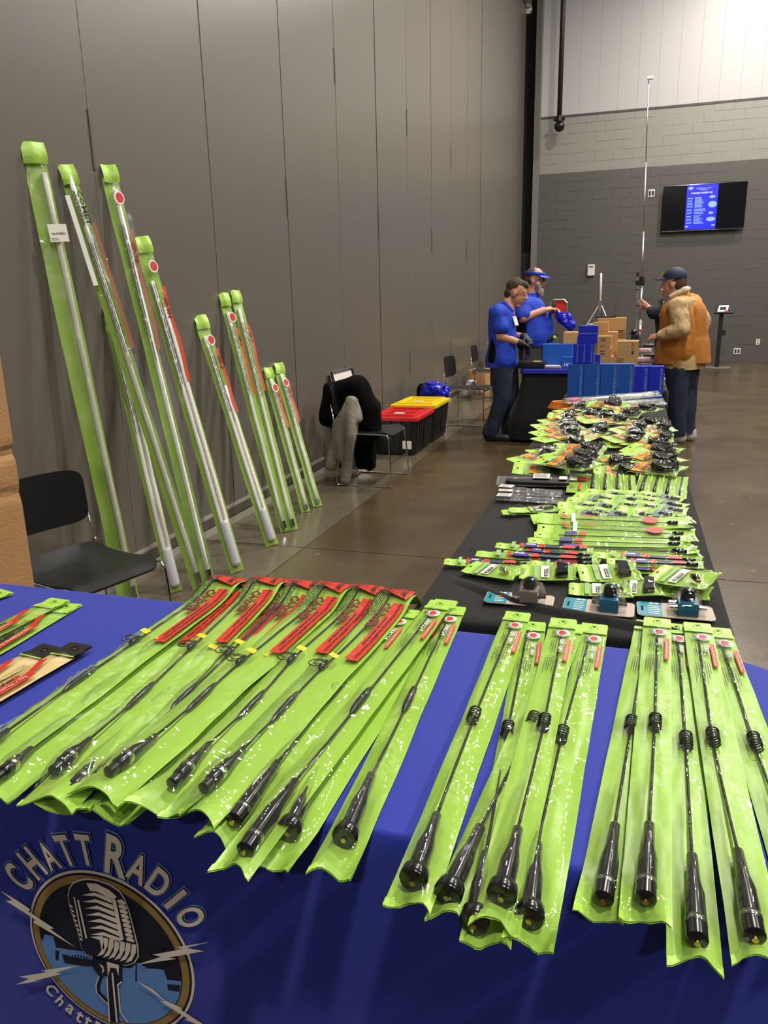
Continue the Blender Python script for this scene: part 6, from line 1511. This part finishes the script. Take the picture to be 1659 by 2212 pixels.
# red framed cart back far behind
RY = 13.5
a, b = gy(1190, 648, RY), gy(1223, 700, RY)
t = thing('red_panel_cart', 'red panelled cart with rounded grey frame standing far behind the visor man', 'cart', ((a.x + b.x) / 2, RY, 0))
MB().box((a.x + (b.x - a.x) * 0.3, RY, a.z - 0.26), (b.x - 0.02, RY + 0.3, a.z - 0.02)).build('red_panel', 'red', t)
MB().tube([(a.x, RY, 0.0), (a.x, RY, a.z - 0.05), (a.x + 0.05, RY, a.z), (b.x - 0.05, RY, a.z), (b.x, RY, a.z - 0.05), (b.x, RY, 0.0)], 0.018, 8).build('frame', 'alu', t)
MB().box((a.x + 0.01, RY + 0.02, 0.2), (a.x + (b.x - a.x) * 0.44, RY + 0.28, a.z - 0.06)).build('grey_panel', 'jamb_dark', t)
# ================================================================== PEOPLE
mat('skin', S(205, 150, 118), 0.5, var=(18, 0.5, S(190, 120, 95))); mat('hair_brown', S(70, 52, 38), 0.7, bump=(150, 0.6)); mat('hair_grey', S(120, 105, 90), 0.75, bump=(150, 0.6))
mat('beard', S(176, 164, 150), 0.8, bump=(160, 0.6)); mat('shirt_blue', S(24, 64, 190), 0.75, bump=(40, 0.25, 4)); mat('jeans', S(30, 38, 58), 0.85, bump=(50, 0.3, 4))
mat('vest_brown', S(176, 112, 40), 0.8, bump=(45, 0.3, 4)); mat('tan_sleeve', S(176, 148, 104), 0.8, bump=(30, 0.5, 4)); mat('fleece', S(222, 205, 180), 0.95, bump=(120, 0.5))
mat('cap_navy', S(26, 36, 66), 0.7); mat('visor_blue', S(30, 66, 190), 0.55); mat('glove', (0.015, 0.015, 0.016, 1), 0.6); mat('shoe_black', (0.012, 0.012, 0.012, 1), 0.5); mat('shoe_grey', S(178, 172, 164), 0.6)
mat('eye_white', S(220, 215, 208), 0.3); mat('jacket_dark', S(26, 28, 38), 0.8)
def Jp(px, py, y): return gy(px, py, y)
def axes(fwd, tilt=0.0, roll=0.0):
    f = Vector((fwd[0], fwd[1], 0)).normalized(); up = Vector((0, 0, 1)); l = up.cross(f)
    f2 = (f * math.cos(tilt) - up * math.sin(tilt)); u2 = up * math.cos(tilt) + f * math.sin(tilt)
    return Matrix((f2, l, u2)).transposed()
def head_parts(c, M, k=1.0):
    P = lambda x, y, z: Vector(c) + M @ Vector((x * k, y * k, z * k))
    R_ = M
    return [('e', P(-0.005, 0, 0.03), (0.098 * k, 0.076 * k, 0.10 * k), R_), ('e', P(0.03, 0, -0.035), (0.066 * k, 0.06 * k, 0.085 * k), R_), (P(0.06, -0.012, -0.098), 0.026 * k, P(0.06, 0.012, -0.098), 0.026 * k),
            (P(0.092, 0, 0.02), 0.011 * k, P(0.112, 0, -0.018), 0.016 * k), (P(0.105, 0.012, -0.024), 0.009 * k, P(0.105, -0.012, -0.024), 0.009 * k), (P(0.08, -0.034, 0.036), 0.013 * k, P(0.08, 0.034, 0.036), 0.013 * k),
            ('e', P(0.0, 0.077, -0.008), (0.02 * k, 0.012 * k, 0.033 * k), R_), ('e', P(0.0, -0.077, -0.008), (0.02 * k, 0.012 * k, 0.033 * k), R_),
            (P(0.088, -0.02, -0.058), 0.008 * k, P(0.088, 0.02, -0.058), 0.008 * k), (P(0.086, -0.018, -0.07), 0.009 * k, P(0.086, 0.018, -0.07), 0.009 * k)]
def hand_parts(w, d, palm_n, side, curl=0.6, k=1.0):
    """wrist point, pointing direction, palm normal; five fingers bent toward the palm normal, thumb on the given side"""
    w = Vector(w); d = Vector(d).normalized(); n = Vector(palm_n); n = (n - n.dot(d) * d).normalized(); s = d.cross(n) * side
    P = [(w, 0.026 * k, w + d * 0.05 * k, 0.027 * k), (w + d * 0.03 * k + s * 0.018 * k, 0.02 * k, w + d * 0.085 * k + s * 0.022 * k, 0.017 * k), (w + d * 0.03 * k - s * 0.018 * k, 0.02 * k, w + d * 0.08 * k - s * 0.022 * k, 0.016 * k)]
    for i, (o, L) in enumerate(((0.030, 0.070), (0.010, 0.078), (-0.010, 0.072), (-0.030, 0.056))):
        b = w + d * 0.085 * k + s * o * k; m_ = b + (d * math.cos(curl * 0.6) + n * math.sin(curl * 0.6)) * L * 0.5 * k; e = m_ + (d * math.cos(curl * 1.6) + n * math.sin(curl * 1.6)) * L * 0.55 * k
        P += [(b, 0.0098 * k, m_, 0.009 * k), (m_, 0.009 * k, e, 0.0075 * k)]
    b = w + d * 0.03 * k + s * 0.03 * k; m_ = b + (d * 0.6 + s * 0.55 + n * 0.35).normalized() * 0.038 * k; e = m_ + (d * 0.8 + n * 0.6).normalized() * 0.034 * k
    P += [(b, 0.013 * k, m_, 0.0105 * k), (m_, 0.0105 * k, e, 0.0085 * k)]
    return P
def cut_below(o, z, up=True):
    bm = bmesh.new(); bm.from_mesh(o.data); off = o.parent.location if o.parent else Vector((0, 0, 0))
    g = bm.verts[:] + bm.edges[:] + bm.faces[:]
    bmesh.ops.bisect_plane(bm, geom=g, plane_co=Vector((0, 0, z)) - off, plane_no=(0, 0, 1), clear_inner=True); bm.to_mesh(o.data); bm.free()
def grow(parts, d):
    out = []
    for p in parts:
        if p[0] == 'e': out.append(('e', p[1], tuple(r + d for r in p[2]), p[3]))
        else: out.append((p[0], p[1] + d, p[2], p[3] + d))
    return out
def limb(a, ra, b, rb_, c, rc): return [(a, ra, b, rb_), (b, rb_, c, rc)]
def eyes(root, c, M, k=1.0):
    for s in (-1, 1):
        p = Vector(c) + M @ Vector((0.082 * k, 0.030 * s * k, 0.016 * k)); MB().sphere(p, 0.0105 * k, 10, 8).build('eye', 'eye_white', root, smooth=True)
        q = Vector(c) + M @ Vector((0.0905 * k, 0.030 * s * k, 0.014 * k)); MB().sphere(q, 0.005 * k, 8, 6).build('pupil', 'ink', root, smooth=True)
    q = Vector(c) + M @ Vector((0.0955 * k, 0, -0.0635 * k)); l = M @ Vector((0, 0.02 * k, 0)); MB().tube([q - l, q + l], 0.0028 * k, 6).build('mouth', 'maroon', root)
# ---- man in gloves
Y1 = 8.22
root = thing('person', 'man in a blue short-sleeved shirt and black gloves bending over the side table', 'person', (gz(1068, 948).x, Y1, 0))
M1 = axes((1, -0.05), tilt=0.35)
hc = Jp(1115, 633, Y1 + 0.02)
sh_r, sh_l = Jp(1076, 678, Y1 - 0.17), Jp(1092, 672, Y1 + 0.2)
el_r, wr_r = Jp(1081, 727, Y1 - 0.2), Jp(1124, 741, Y1 - 0.12)
el_l, wr_l = Jp(1100, 724, Y1 + 0.24), Jp(1133, 727, Y1 + 0.12)
torso = [(Jp(1083, 695, Y1 - 0.08), 0.13, Jp(1086, 775, Y1 - 0.07), 0.135), (Jp(1086, 693, Y1 + 0.1), 0.125, Jp(1088, 775, Y1 + 0.08), 0.13), (sh_r, 0.085, sh_l, 0.085), (Jp(1092, 690, Y1), 0.11, Jp(1098, 655, Y1), 0.06)]
neck = [(Jp(1096, 665, Y1 + 0.01), 0.062, hc - M1 @ Vector((0.02, 0, 0.06)), 0.06)]
arms = limb(sh_r, 0.06, el_r, 0.048, wr_r, 0.032) + limb(sh_l, 0.06, el_l, 0.046, wr_l, 0.032)
hp_r, kn_r, an_r = Jp(1084, 792, Y1 - 0.09), Jp(1086, 858, Y1 - 0.1), Jp(1060, 932, Y1 - 0.1)
hp_l, kn_l, an_l = Jp(1094, 792, Y1 + 0.1), Jp(1104, 855, Y1 + 0.12), Jp(1097, 922, Y1 + 0.2)
legs = limb(hp_r, 0.1, kn_r, 0.07, an_r, 0.045) + limb(hp_l, 0.1, kn_l, 0.07, an_l, 0.045)
hd_r = hand_parts(wr_r, Jp(1145, 752, Y1 - 0.05) - wr_r, (0.2, 0.1, -1), 1, 0.8); hd_l = hand_parts(wr_l, Jp(1150, 742, Y1 + 0.05) - wr_l, (0.2, -0.2, -1), -1, 0.8)
blob('body', torso + neck + head_parts(hc, M1, 1.08) + arms + legs + hd_r + hd_l, 'skin', root, voxel=0.0075, smooth_it=2)
eyes(root, hc, M1, 1.08)
Hh = lambda x, y, z: hc + M1 @ Vector((x * 1.08, y * 1.08, z * 1.08))
blob('hair', [('e', Hh(-0.028, 0, 0.055), (0.095, 0.086, 0.092), M1), ('e', Hh(0.045, 0, 0.092), (0.055, 0.06, 0.04), M1), ('e', Hh(-0.06, 0, -0.01), (0.055, 0.075, 0.07), M1)], 'hair_brown', root, voxel=0.009, disp=fold_disp(40, 0.008, 1))
sleeves = [(sh_r, 0.085, Jp(1082, 706, Y1 - 0.2), 0.083), (sh_l, 0.08, sh_l.lerp(el_l, 0.6), 0.075)]
hem = [(Jp(1075, 775, Y1 - 0.08), 0.13, Jp(1078, 800, Y1 - 0.06), 0.135), (Jp(1092, 775, Y1 + 0.08), 0.13, Jp(1092, 800, Y1 + 0.06), 0.135)]
o = blob('shirt', grow(torso[:3], 0.016) + sleeves + hem + [(Jp(1088, 680, Y1), 0.1, Jp(1094, 664, Y1), 0.072)], 'shirt_blue', root, voxel=0.012, disp=fold_disp(12, 0.016, 4)); cut_below(o, Jp(1085, 792, Y1).z)
blob('collar', [(Jp(1090, 655, Y1 - 0.06), 0.022, Jp(1108, 672, Y1 - 0.05), 0.016), (Jp(1090, 655, Y1 - 0.06), 0.022, Jp(1092, 652, Y1 + 0.06), 0.022)], 'shirt_blue', root, voxel=0.009)
blob('waistcoat_panel', [(Jp(1072, 712, Y1 - 0.17), 0.04, Jp(1066, 775, Y1 - 0.16), 0.06), (Jp(1082, 735, Y1 - 0.17), 0.04, Jp(1084, 765, Y1 - 0.17), 0.05)], 'coat_black', root, voxel=0.012)
o = blob('jeans', grow(legs, 0.022) + [(hp_r, 0.12, hp_l, 0.12), (kn_r.lerp(an_r, .6), 0.075, an_r - Vector((0, 0, 0.02)), 0.085), (kn_l.lerp(an_l, .6), 0.07, an_l - Vector((0, 0, 0.02)), 0.08)], 'jeans', root, voxel=0.013, disp=fold_disp(13, 0.014, 7)); cut_below(o, 0.06)
for an, toe in ((an_r, Jp(1084, 946, Y1 - 0.12)), (an_l, Jp(1112, 932, Y1 + 0.2))):
    z = 0.045; a = Vector((an.x - 0.02, an.y, z)); b = Vector((an.x + 0.17, an.y - 0.02, z - 0.008)); o = blob('shoe', [(a, 0.055, b, 0.045), (a + Vector((0, 0, 0.05)), 0.05, a + Vector((0.05, 0, 0.03)), 0.045)], 'shoe_black', root, voxel=0.01); cut_below(o, 0.001)
blob('glove', grow(hd_r, 0.003) + [(wr_r, 0.036, wr_r.lerp(el_r, 0.12), 0.037)], 'glove', root, voxel=0.006, smooth_it=1); blob('glove', grow(hd_l, 0.003) + [(wr_l, 0.036, wr_l.lerp(el_l, 0.12), 0.037)], 'glove', root, voxel=0.006, smooth_it=1)
p = Jp(1112, 683, Y1 - 0.08); MB().box((0, 0, 0), (1, 1, 1), fn=lambda q: p + Vector((0.03 * q.x - 0.015 + 0.03 * (1 - q.z), -0.06 - 0.06 * q.y * 0.05, -0.09 + 0.09 * q.z)) + Vector((0, 0.05 * q.x, 0))).build('name_badge', 'paper', root)
# ---- man with visor
Y2 = 9.2
root = thing('person', 'bearded man in blue polo and blue visor opening a blue bag', 'person', (Jp(1150, 900, Y2).x, Y2, 0))
M2 = axes((1, -0.12), tilt=0.12); hc = Jp(1155, 606, Y2)
sh_r, sh_l = Jp(1130, 660, Y2 - 0.2), Jp(1150, 655, Y2 + 0.2); el_r, wr_r = Jp(1130, 687, Y2 - 0.3), Jp(1176, 670, Y2 - 0.18); el_l, wr_l = Jp(1165, 690, Y2 + 0.25), Jp(1190, 672, Y2 + 0.0)
torso = [(Jp(1143, 670, Y2 - 0.1), 0.15, Jp(1150, 725, Y2 - 0.1), 0.18), (Jp(1148, 670, Y2 + 0.1), 0.15, Jp(1152, 725, Y2 + 0.1), 0.18), (sh_r, 0.095, sh_l, 0.09), (Jp(1164, 700, Y2), 0.16, Jp(1163, 735, Y2), 0.16), (Jp(1147, 655, Y2), 0.1, Jp(1149, 635, Y2), 0.07)]
neck = [(Jp(1147, 640, Y2), 0.07, hc - M2 @ Vector((0.02, 0, 0.05)), 0.065)]
arms = limb(sh_r, 0.065, el_r, 0.055, wr_r, 0.036) + limb(sh_l, 0.065, el_l, 0.053, wr_l, 0.036)
zz = lambda p, z: Vector((p.x, p.y, z))
hp = Jp(1148, 760, Y2)
legs = limb(hp + Vector((0, -0.1, 0)), 0.11, zz(hp + Vector((0.02, -0.11, 0)), 0.48), 0.075, zz(hp + Vector((0, -0.11, 0)), 0.1), 0.05) + limb(hp + Vector((0, 0.1, 0)), 0.11, zz(hp + Vector((0.02, 0.11, 0)), 0.48), 0.075, zz(hp + Vector((0, 0.11, 0)), 0.1), 0.05)
hd_r = hand_parts(wr_r, Jp(1194, 665, Y2 - 0.12) - wr_r, (0.4, 0.6, -0.6), 1, 0.7); hd_l = hand_parts(wr_l, Jp(1206, 669, Y2 - 0.05) - wr_l, (0.3, -0.6, -0.6), -1, 0.7)
blob('body', torso + neck + head_parts(hc, M2, 1.08) + arms + legs + hd_r + hd_l, 'skin', root, voxel=0.0075, smooth_it=2); eyes(root, hc, M2, 1.08)
Hh = lambda x, y, z: hc + M2 @ Vector((x * 1.08, y * 1.08, z * 1.08))
blob('hair', [('e', Hh(-0.045, 0, 0.0), (0.07, 0.086, 0.075), M2), ('e', Hh(-0.03, 0, 0.06), (0.08, 0.082, 0.075), M2)], 'hair_brown', root, voxel=0.009, disp=fold_disp(40, 0.006, 2))
blob('beard', [(Hh(0.05, -0.055, -0.03), 0.028, Hh(0.075, -0.02, -0.11), 0.034), (Hh(0.05, 0.055, -0.03), 0.028, Hh(0.075, 0.02, -0.11), 0.034), (Hh(0.08, 0, -0.1), 0.04, Hh(0.085, 0, -0.135), 0.03), (Hh(0.098, -0.022, -0.047), 0.009, Hh(0.098, 0.022, -0.047), 0.009)], 'beard', root, voxel=0.008, disp=fold_disp(50, 0.006, 5))
mb = MB(); band = lambda a, z, k=1.0: Hh(0.104 * math.cos(a) * k - 0.003, 0.088 * math.sin(a) * k, z + 0.02 * math.cos(a) * 0.0)
mb.grid(28, 2, lambda a, b: band(2 * PI * a, 0.055 + 0.032 * b, 1.03)); vz = mb.build('visor_band', 'visor_blue', root, smooth=True); vz.modifiers.new('s', 'SOLIDIFY').thickness = 0.005
mb = MB(); mb.grid(14, 5, lambda a, b: (lambda an: Hh((0.10 + 0.075 * b) * math.cos(an), (0.088 + 0.01 * b) * math.sin(an), 0.055 - 0.02 * b))(-1.1 + 2.2 * a)); vb = mb.build('visor_brim', 'visor_blue', root, smooth=True); vb.modifiers.new('s', 'SOLIDIFY').thickness = 0.005
for s in (-1, 1): MB().sphere(Hh(0.096, 0.032 * s, 0.012), (0.012, 0.024, 0.016), 10, 8).build('dark_glasses', 'ink', root, smooth=True)
MB().tube([Hh(0.0, -0.085, 0.02), Hh(0.09, -0.06, 0.016)], 0.003, 5).build('glasses_arm', 'ink', root)
o = blob('polo_shirt', grow(torso[:4], 0.016) + [(sh_r, 0.1, sh_r.lerp(el_r, 0.75), 0.088), (sh_l, 0.095, sh_l.lerp(el_l, 0.7), 0.08), (Jp(1147, 655, Y2), 0.1, Jp(1149, 640, Y2), 0.08), (Jp(1153, 735, Y2 - 0.08), 0.19, Jp(1152, 755, Y2 - 0.06), 0.19), (Jp(1153, 735, Y2 + 0.08), 0.19, Jp(1152, 755, Y2 + 0.06), 0.19)], 'shirt_blue', root, voxel=0.013, disp=fold_disp(11, 0.012, 9)); cut_below(o, Jp(1160, 745, Y2).z)
blob('black_side_panel', [(Jp(1126, 700, Y2 - 0.22), 0.06, Jp(1128, 738, Y2 - 0.2), 0.09), (Jp(1134, 705, Y2 - 0.23), 0.05, Jp(1140, 738, Y2 - 0.22), 0.07)], 'coat_black', root, voxel=0.013)
blob('trousers', grow(legs, 0.02) + [(hp + Vector((0, -0.1, 0)), 0.14, hp + Vector((0, 0.1, 0)), 0.14)], 'jacket_dark', root, voxel=0.015)
for s in (-0.11, 0.11):
    a = Vector((hp.x, hp.y + s, 0.045)); o = blob('shoe', [(a, 0.055, a + Vector((0.17, 0, -0.005)), 0.045), (a + Vector((0, 0, 0.05)), 0.05, a, 0.05)], 'shoe_black', root, voxel=0.012); cut_below(o, 0.001)
MB().tube([wr_r.lerp(el_r, 0.12) + Vector((0.0, 0.042 * math.cos(t), 0.042 * math.sin(t))) for t in [i * PI / 7 for i in range(14)]], 0.005, 6, closed=True).build('wristband', 'white_plastic', root)
a, b = Jp(1203, 672, Y2 - 0.06), Jp(1232, 706, Y2 - 0.1)
mb = MB(); dd = (b - a); sd_ = Vector((0.09, 0, 0.075))
o = MB().grid(10, 8, lambda p, q: a + Vector((-0.045, 0, 0.02)) + dd * p * 1.12 + Vector((0.085, 0, 0.055)) * (q - 0.3) + Vector((0, -0.035 * math.sin(p * PI) + 0.012 * noise.noise((p * 5, q * 5, 1)), 0)))
o.grid(10, 8, lambda p, q: a + Vector((-0.045, 0, 0.02)) + dd * p * 1.12 + Vector((0.085, 0, 0.055)) * (q - 0.3) + Vector((0, 0.035 * math.sin(p * PI) + 0.012 * noise.noise((p * 5, q * 5, 3)), 0)))
o = blob('plastic_bag', [(a + Vector((0.0, 0, -0.01)), 0.03, a.lerp(b, 0.5), 0.062), (a.lerp(b, 0.4), 0.06, b, 0.05), (a.lerp(b, 0.5) + Vector((0.03, 0, 0.02)), 0.055, b + Vector((0.02, 0, 0.015)), 0.045)], 'bag_blue', voxel=0.01, smooth_it=1, disp=fold_disp(24, 0.02, 4)); tag(o, 'glossy blue plastic bag held up by the man in the visor', 'bag')
# ---- man in brown vest
Y3 = 8.45
root = thing('person', 'man in brown work vest and navy cap standing at the far table', 'person', (gz(1474, 955).x, Y3, 0))
M3 = axes((-1, 0.25), tilt=0.05); hc = Jp(1456, 613, Y3)
sh_n, sh_f = Jp(1464, 664, Y3 - 0.22), Jp(1494, 656, Y3 + 0.2); el_n, wr_n = Jp(1473, 712, Y3 - 0.34), Jp(1424, 725, Y3 - 0.27); el_f, wr_f = Jp(1520, 692, Y3 + 0.1), Jp(1508, 735, Y3 - 0.0)
torso = [(Jp(1462, 680, Y3 - 0.08), 0.15, Jp(1462, 755, Y3 - 0.08), 0.165), (Jp(1490, 680, Y3 + 0.08), 0.15, Jp(1490, 755, Y3 + 0.08), 0.165), (sh_n, 0.085, sh_f, 0.085), (Jp(1475, 670, Y3), 0.12, Jp(1469, 640, Y3), 0.07)]
neck = [(Jp(1470, 645, Y3), 0.068, hc - M3 @ Vector((0.02, 0, 0.05)), 0.064)]
arms = limb(sh_n, 0.065, el_n, 0.05, wr_n, 0.034) + limb(sh_f, 0.065, el_f, 0.05, wr_f, 0.034)
hp_n, kn_n, an_n = Jp(1462, 800, Y3 - 0.1), Jp(1462, 870, Y3 - 0.12), Jp(1462, 938, Y3 - 0.1)
hp_f, kn_f, an_f = Jp(1482, 800, Y3 + 0.1), Jp(1482, 865, Y3 + 0.06), Jp(1484, 934, Y3 + 0.05)
legs = limb(hp_n, 0.11, kn_n, 0.075, an_n, 0.05) + limb(hp_f, 0.11, kn_f, 0.075, an_f, 0.05)
hd_n = hand_parts(wr_n, Jp(1405, 729, Y3 - 0.24) - wr_n, (-0.2, 0.6, -0.7), -1, 0.9); hd_f = hand_parts(wr_f, Vector((-0.2, -0.1, -1)), (-1, 0, 0), 1, 0.6)
blob('body', torso + neck + head_parts(hc, M3, 1.06) + arms + legs + hd_n + hd_f, 'skin', root, voxel=0.0075, smooth_it=2); eyes(root, hc, M3, 1.06)
Hh = lambda x, y, z: hc + M3 @ Vector((x * 1.06, y * 1.06, z * 1.06))
blob('hair', [('e', Hh(-0.055, 0, 0.0), (0.065, 0.086, 0.085), M3), ('e', Hh(-0.02, 0, 0.03), (0.07, 0.084, 0.06), M3), (Hh(0.0, 0.078, 0.02), 0.012, Hh(0.015, 0.078, -0.03), 0.009)], 'hair_brown', root, voxel=0.009, disp=fold_disp(40, 0.01, 3))
o = blob('cap', [('e', Hh(-0.008, 0, 0.058), (0.116, 0.098, 0.098), M3)], 'cap_navy', root, voxel=0.008)
cut_below(o, (hc + M3 @ Vector((0, 0, 0.05))).z)
mb = MB(); mb.grid(14, 5, lambda a, b: (lambda an: Hh((0.095 + 0.085 * b) * math.cos(an), (0.09 + 0.0 * b) * math.sin(an), 0.06 - 0.012 * b - 0.012 * math.sin(an) ** 2))(-1.15 + 2.3 * a)); vb = mb.build('cap_brim', 'cap_navy', root, smooth=True); vb.modifiers.new('s', 'SOLIDIFY').thickness = 0.006
MB().box((-0.001, 0, 0), (0.003, 1, 1), fn=lambda q: Hh(0.106 + q.x - 0.02 * q.z, 0.03 + 0.035 * q.y - 0.0, 0.075 + 0.032 * q.z)).build('cap_badge', 'yellow', root)
slv = [(sh_n, 0.09, sh_n.lerp(el_n, 0.5), 0.092), (sh_n.lerp(el_n, 0.5), 0.092, el_n, 0.08), (el_n, 0.08, wr_n.lerp(el_n, 0.1), 0.055), (sh_f, 0.09, el_f, 0.075), (el_f, 0.075, wr_f, 0.055)]
blob('jacket_sleeves', slv + [(sh_n, 0.1, sh_f, 0.1)], 'tan_sleeve', root, voxel=0.012, disp=fold_disp(22, 0.016, 6))
vest = grow(torso[:2], 0.015) + [(Jp(1464, 668, Y3 - 0.1), 0.10, Jp(1496, 660, Y3 + 0.14), 0.10), (Jp(1475, 668, Y3), 0.15, Jp(1471, 645, Y3 + 0.01), 0.1), (Jp(1462, 655, Y3 - 0.12), 0.07, Jp(1492, 650, Y3 + 0.14), 0.08), (Jp(1452, 750, Y3 - 0.05), 0.17, Jp(1450, 800, Y3 - 0.05), 0.18), (Jp(1494, 745, Y3 + 0.06), 0.17, Jp(1496, 800, Y3 + 0.06), 0.185)]
o = blob('work_vest', vest, 'vest_brown', root, voxel=0.013, disp=fold_disp(10, 0.018, 2)); cut_below(o, Jp(1475, 783, Y3).z)
o = blob('shirt_tail', [(Jp(1465, 780, Y3 - 0.06), 0.17, Jp(1468, 805, Y3 - 0.06), 0.165), (Jp(1490, 780, Y3 + 0.06), 0.16, Jp(1488, 805, Y3 + 0.06), 0.155)], 'tan_sleeve', root, voxel=0.012, disp=fold_disp(14, 0.003, 3)); cut_below(o, Jp(1475, 796, Y3).z)
blob('fleece_collar', [(Jp(1450, 640, Y3 - 0.06), 0.026, Jp(1478, 626, Y3 - 0.08), 0.032), (Jp(1478, 626, Y3 - 0.08), 0.032, Jp(1486, 624, Y3 + 0.06), 0.03), (Jp(1447, 640, Y3 + 0.05), 0.024, Jp(1450, 640, Y3 - 0.06), 0.026)], 'fleece', root, voxel=0.01, disp=fold_disp(50, 0.006, 1))
o = blob('jeans', grow(legs, 0.024) + [(hp_n, 0.13, hp_f, 0.13), (kn_n.lerp(an_n, .5), 0.085, an_n - Vector((0, 0, 0.03)), 0.088), (kn_f.lerp(an_f, .5), 0.082, an_f - Vector((0, 0, 0.03)), 0.086)], 'jeans', root, voxel=0.013, disp=fold_disp(13, 0.014, 3)); cut_below(o, 0.075)
for an in (an_n, an_f):
    a = Vector((an.x + 0.04, an.y - 0.01, 0.05)); b = a + Vector((-0.19, 0.05, -0.008)); o = blob('shoe', [(a, 0.058, b, 0.045), (a + Vector((0, 0, 0.04)), 0.052, a, 0.055)], 'shoe_grey', root, voxel=0.01); cut_below(o, 0.001)
# ---- person hidden behind him
Y4 = 9.35
root = thing('person', 'person in a dark jacket hidden behind the vest man, one hand raised to the mast', 'person', (Jp(1462, 900, Y4).x, Y4, 0))
M4 = axes((-1, -0.3), tilt=0.0); hc = Jp(1452, 622, Y4)
sh_a, sh_b = Jp(1440, 662, Y4 - 0.1), Jp(1480, 662, Y4 + 0.1); el_a, wr_a = Jp(1412, 676, Y4 - 0.15), Jp(1400, 664, Y4 - 0.1); el_b, wr_b = Jp(1490, 715, Y4 + 0.1), Jp(1470, 745, Y4 + 0.0)
torso = [(Jp(1448, 680, Y4), 0.14, Jp(1450, 750, Y4), 0.15), (Jp(1472, 680, Y4), 0.14, Jp(1470, 750, Y4), 0.15), (sh_a, 0.085, sh_b, 0.085), (Jp(1460, 672, Y4), 0.1, Jp(1457, 650, Y4), 0.065)]
arms = limb(sh_a, 0.06, el_a, 0.048, wr_a, 0.032) + limb(sh_b, 0.06, el_b, 0.048, wr_b, 0.032)
hp = Jp(1460, 775, Y4)
legs = limb(hp + Vector((-0.09, 0, 0)), 0.1, zz(hp + Vector((-0.1, 0, 0)), 0.46), 0.07, zz(hp + Vector((-0.1, 0, 0)), 0.09), 0.048) + limb(hp + Vector((0.09, 0, 0)), 0.1, zz(hp + Vector((0.1, 0, 0)), 0.46), 0.07, zz(hp + Vector((0.1, 0, 0)), 0.09), 0.048)
hd_a = hand_parts(wr_a, Jp(1386, 655, Y4 - 0.08) - wr_a, (0.2, 0.9, 0.2), 1, 0.7); hd_b = hand_parts(wr_b, Vector((-1, -0.2, -0.2)), (0, 0, -1), -1, 0.6)
blob('body', torso + [(Jp(1457, 655, Y4), 0.06, hc - Vector((0, 0, 0.04)), 0.06)] + head_parts(hc, M4) + arms + legs + hd_a + hd_b, 'skin', root, voxel=0.008, smooth_it=2); eyes(root, hc, M4)
blob('hair', [('e', hc + M4 @ Vector((-0.02, 0, 0.04)), (0.1, 0.085, 0.09), M4)], 'hair_grey', root, voxel=0.01, disp=fold_disp(40, 0.006, 3))
o = blob('jacket', grow(torso, 0.025) + [(sh_a, 0.085, el_a, 0.072), (el_a, 0.072, el_a.lerp(wr_a, 0.35), 0.06), (sh_b, 0.085, el_b, 0.07), (el_b, 0.07, wr_b, 0.05)], 'jacket_dark', root, voxel=0.014, disp=fold_disp(14, 0.014, 6))
blob('scarf', [(Jp(1436, 652, Y4 - 0.17), 0.022, Jp(1426, 682, Y4 - 0.19), 0.02)], 'fleece', root, voxel=0.01)
o = blob('trousers', grow(legs, 0.02) + [(hp + Vector((-0.08, 0, 0)), 0.13, hp + Vector((0.08, 0, 0)), 0.13)], 'jacket_dark', root, voxel=0.016)
for s in (-0.1, 0.1):
    a = Vector((hp.x + s, hp.y, 0.045)); o = blob('shoe', [(a, 0.052, a + Vector((-0.13, -0.05, -0.005)), 0.043), (a + Vector((0, 0, 0.04)), 0.05, a, 0.05)], 'shoe_black', root, voxel=0.012); cut_below(o, 0.001)
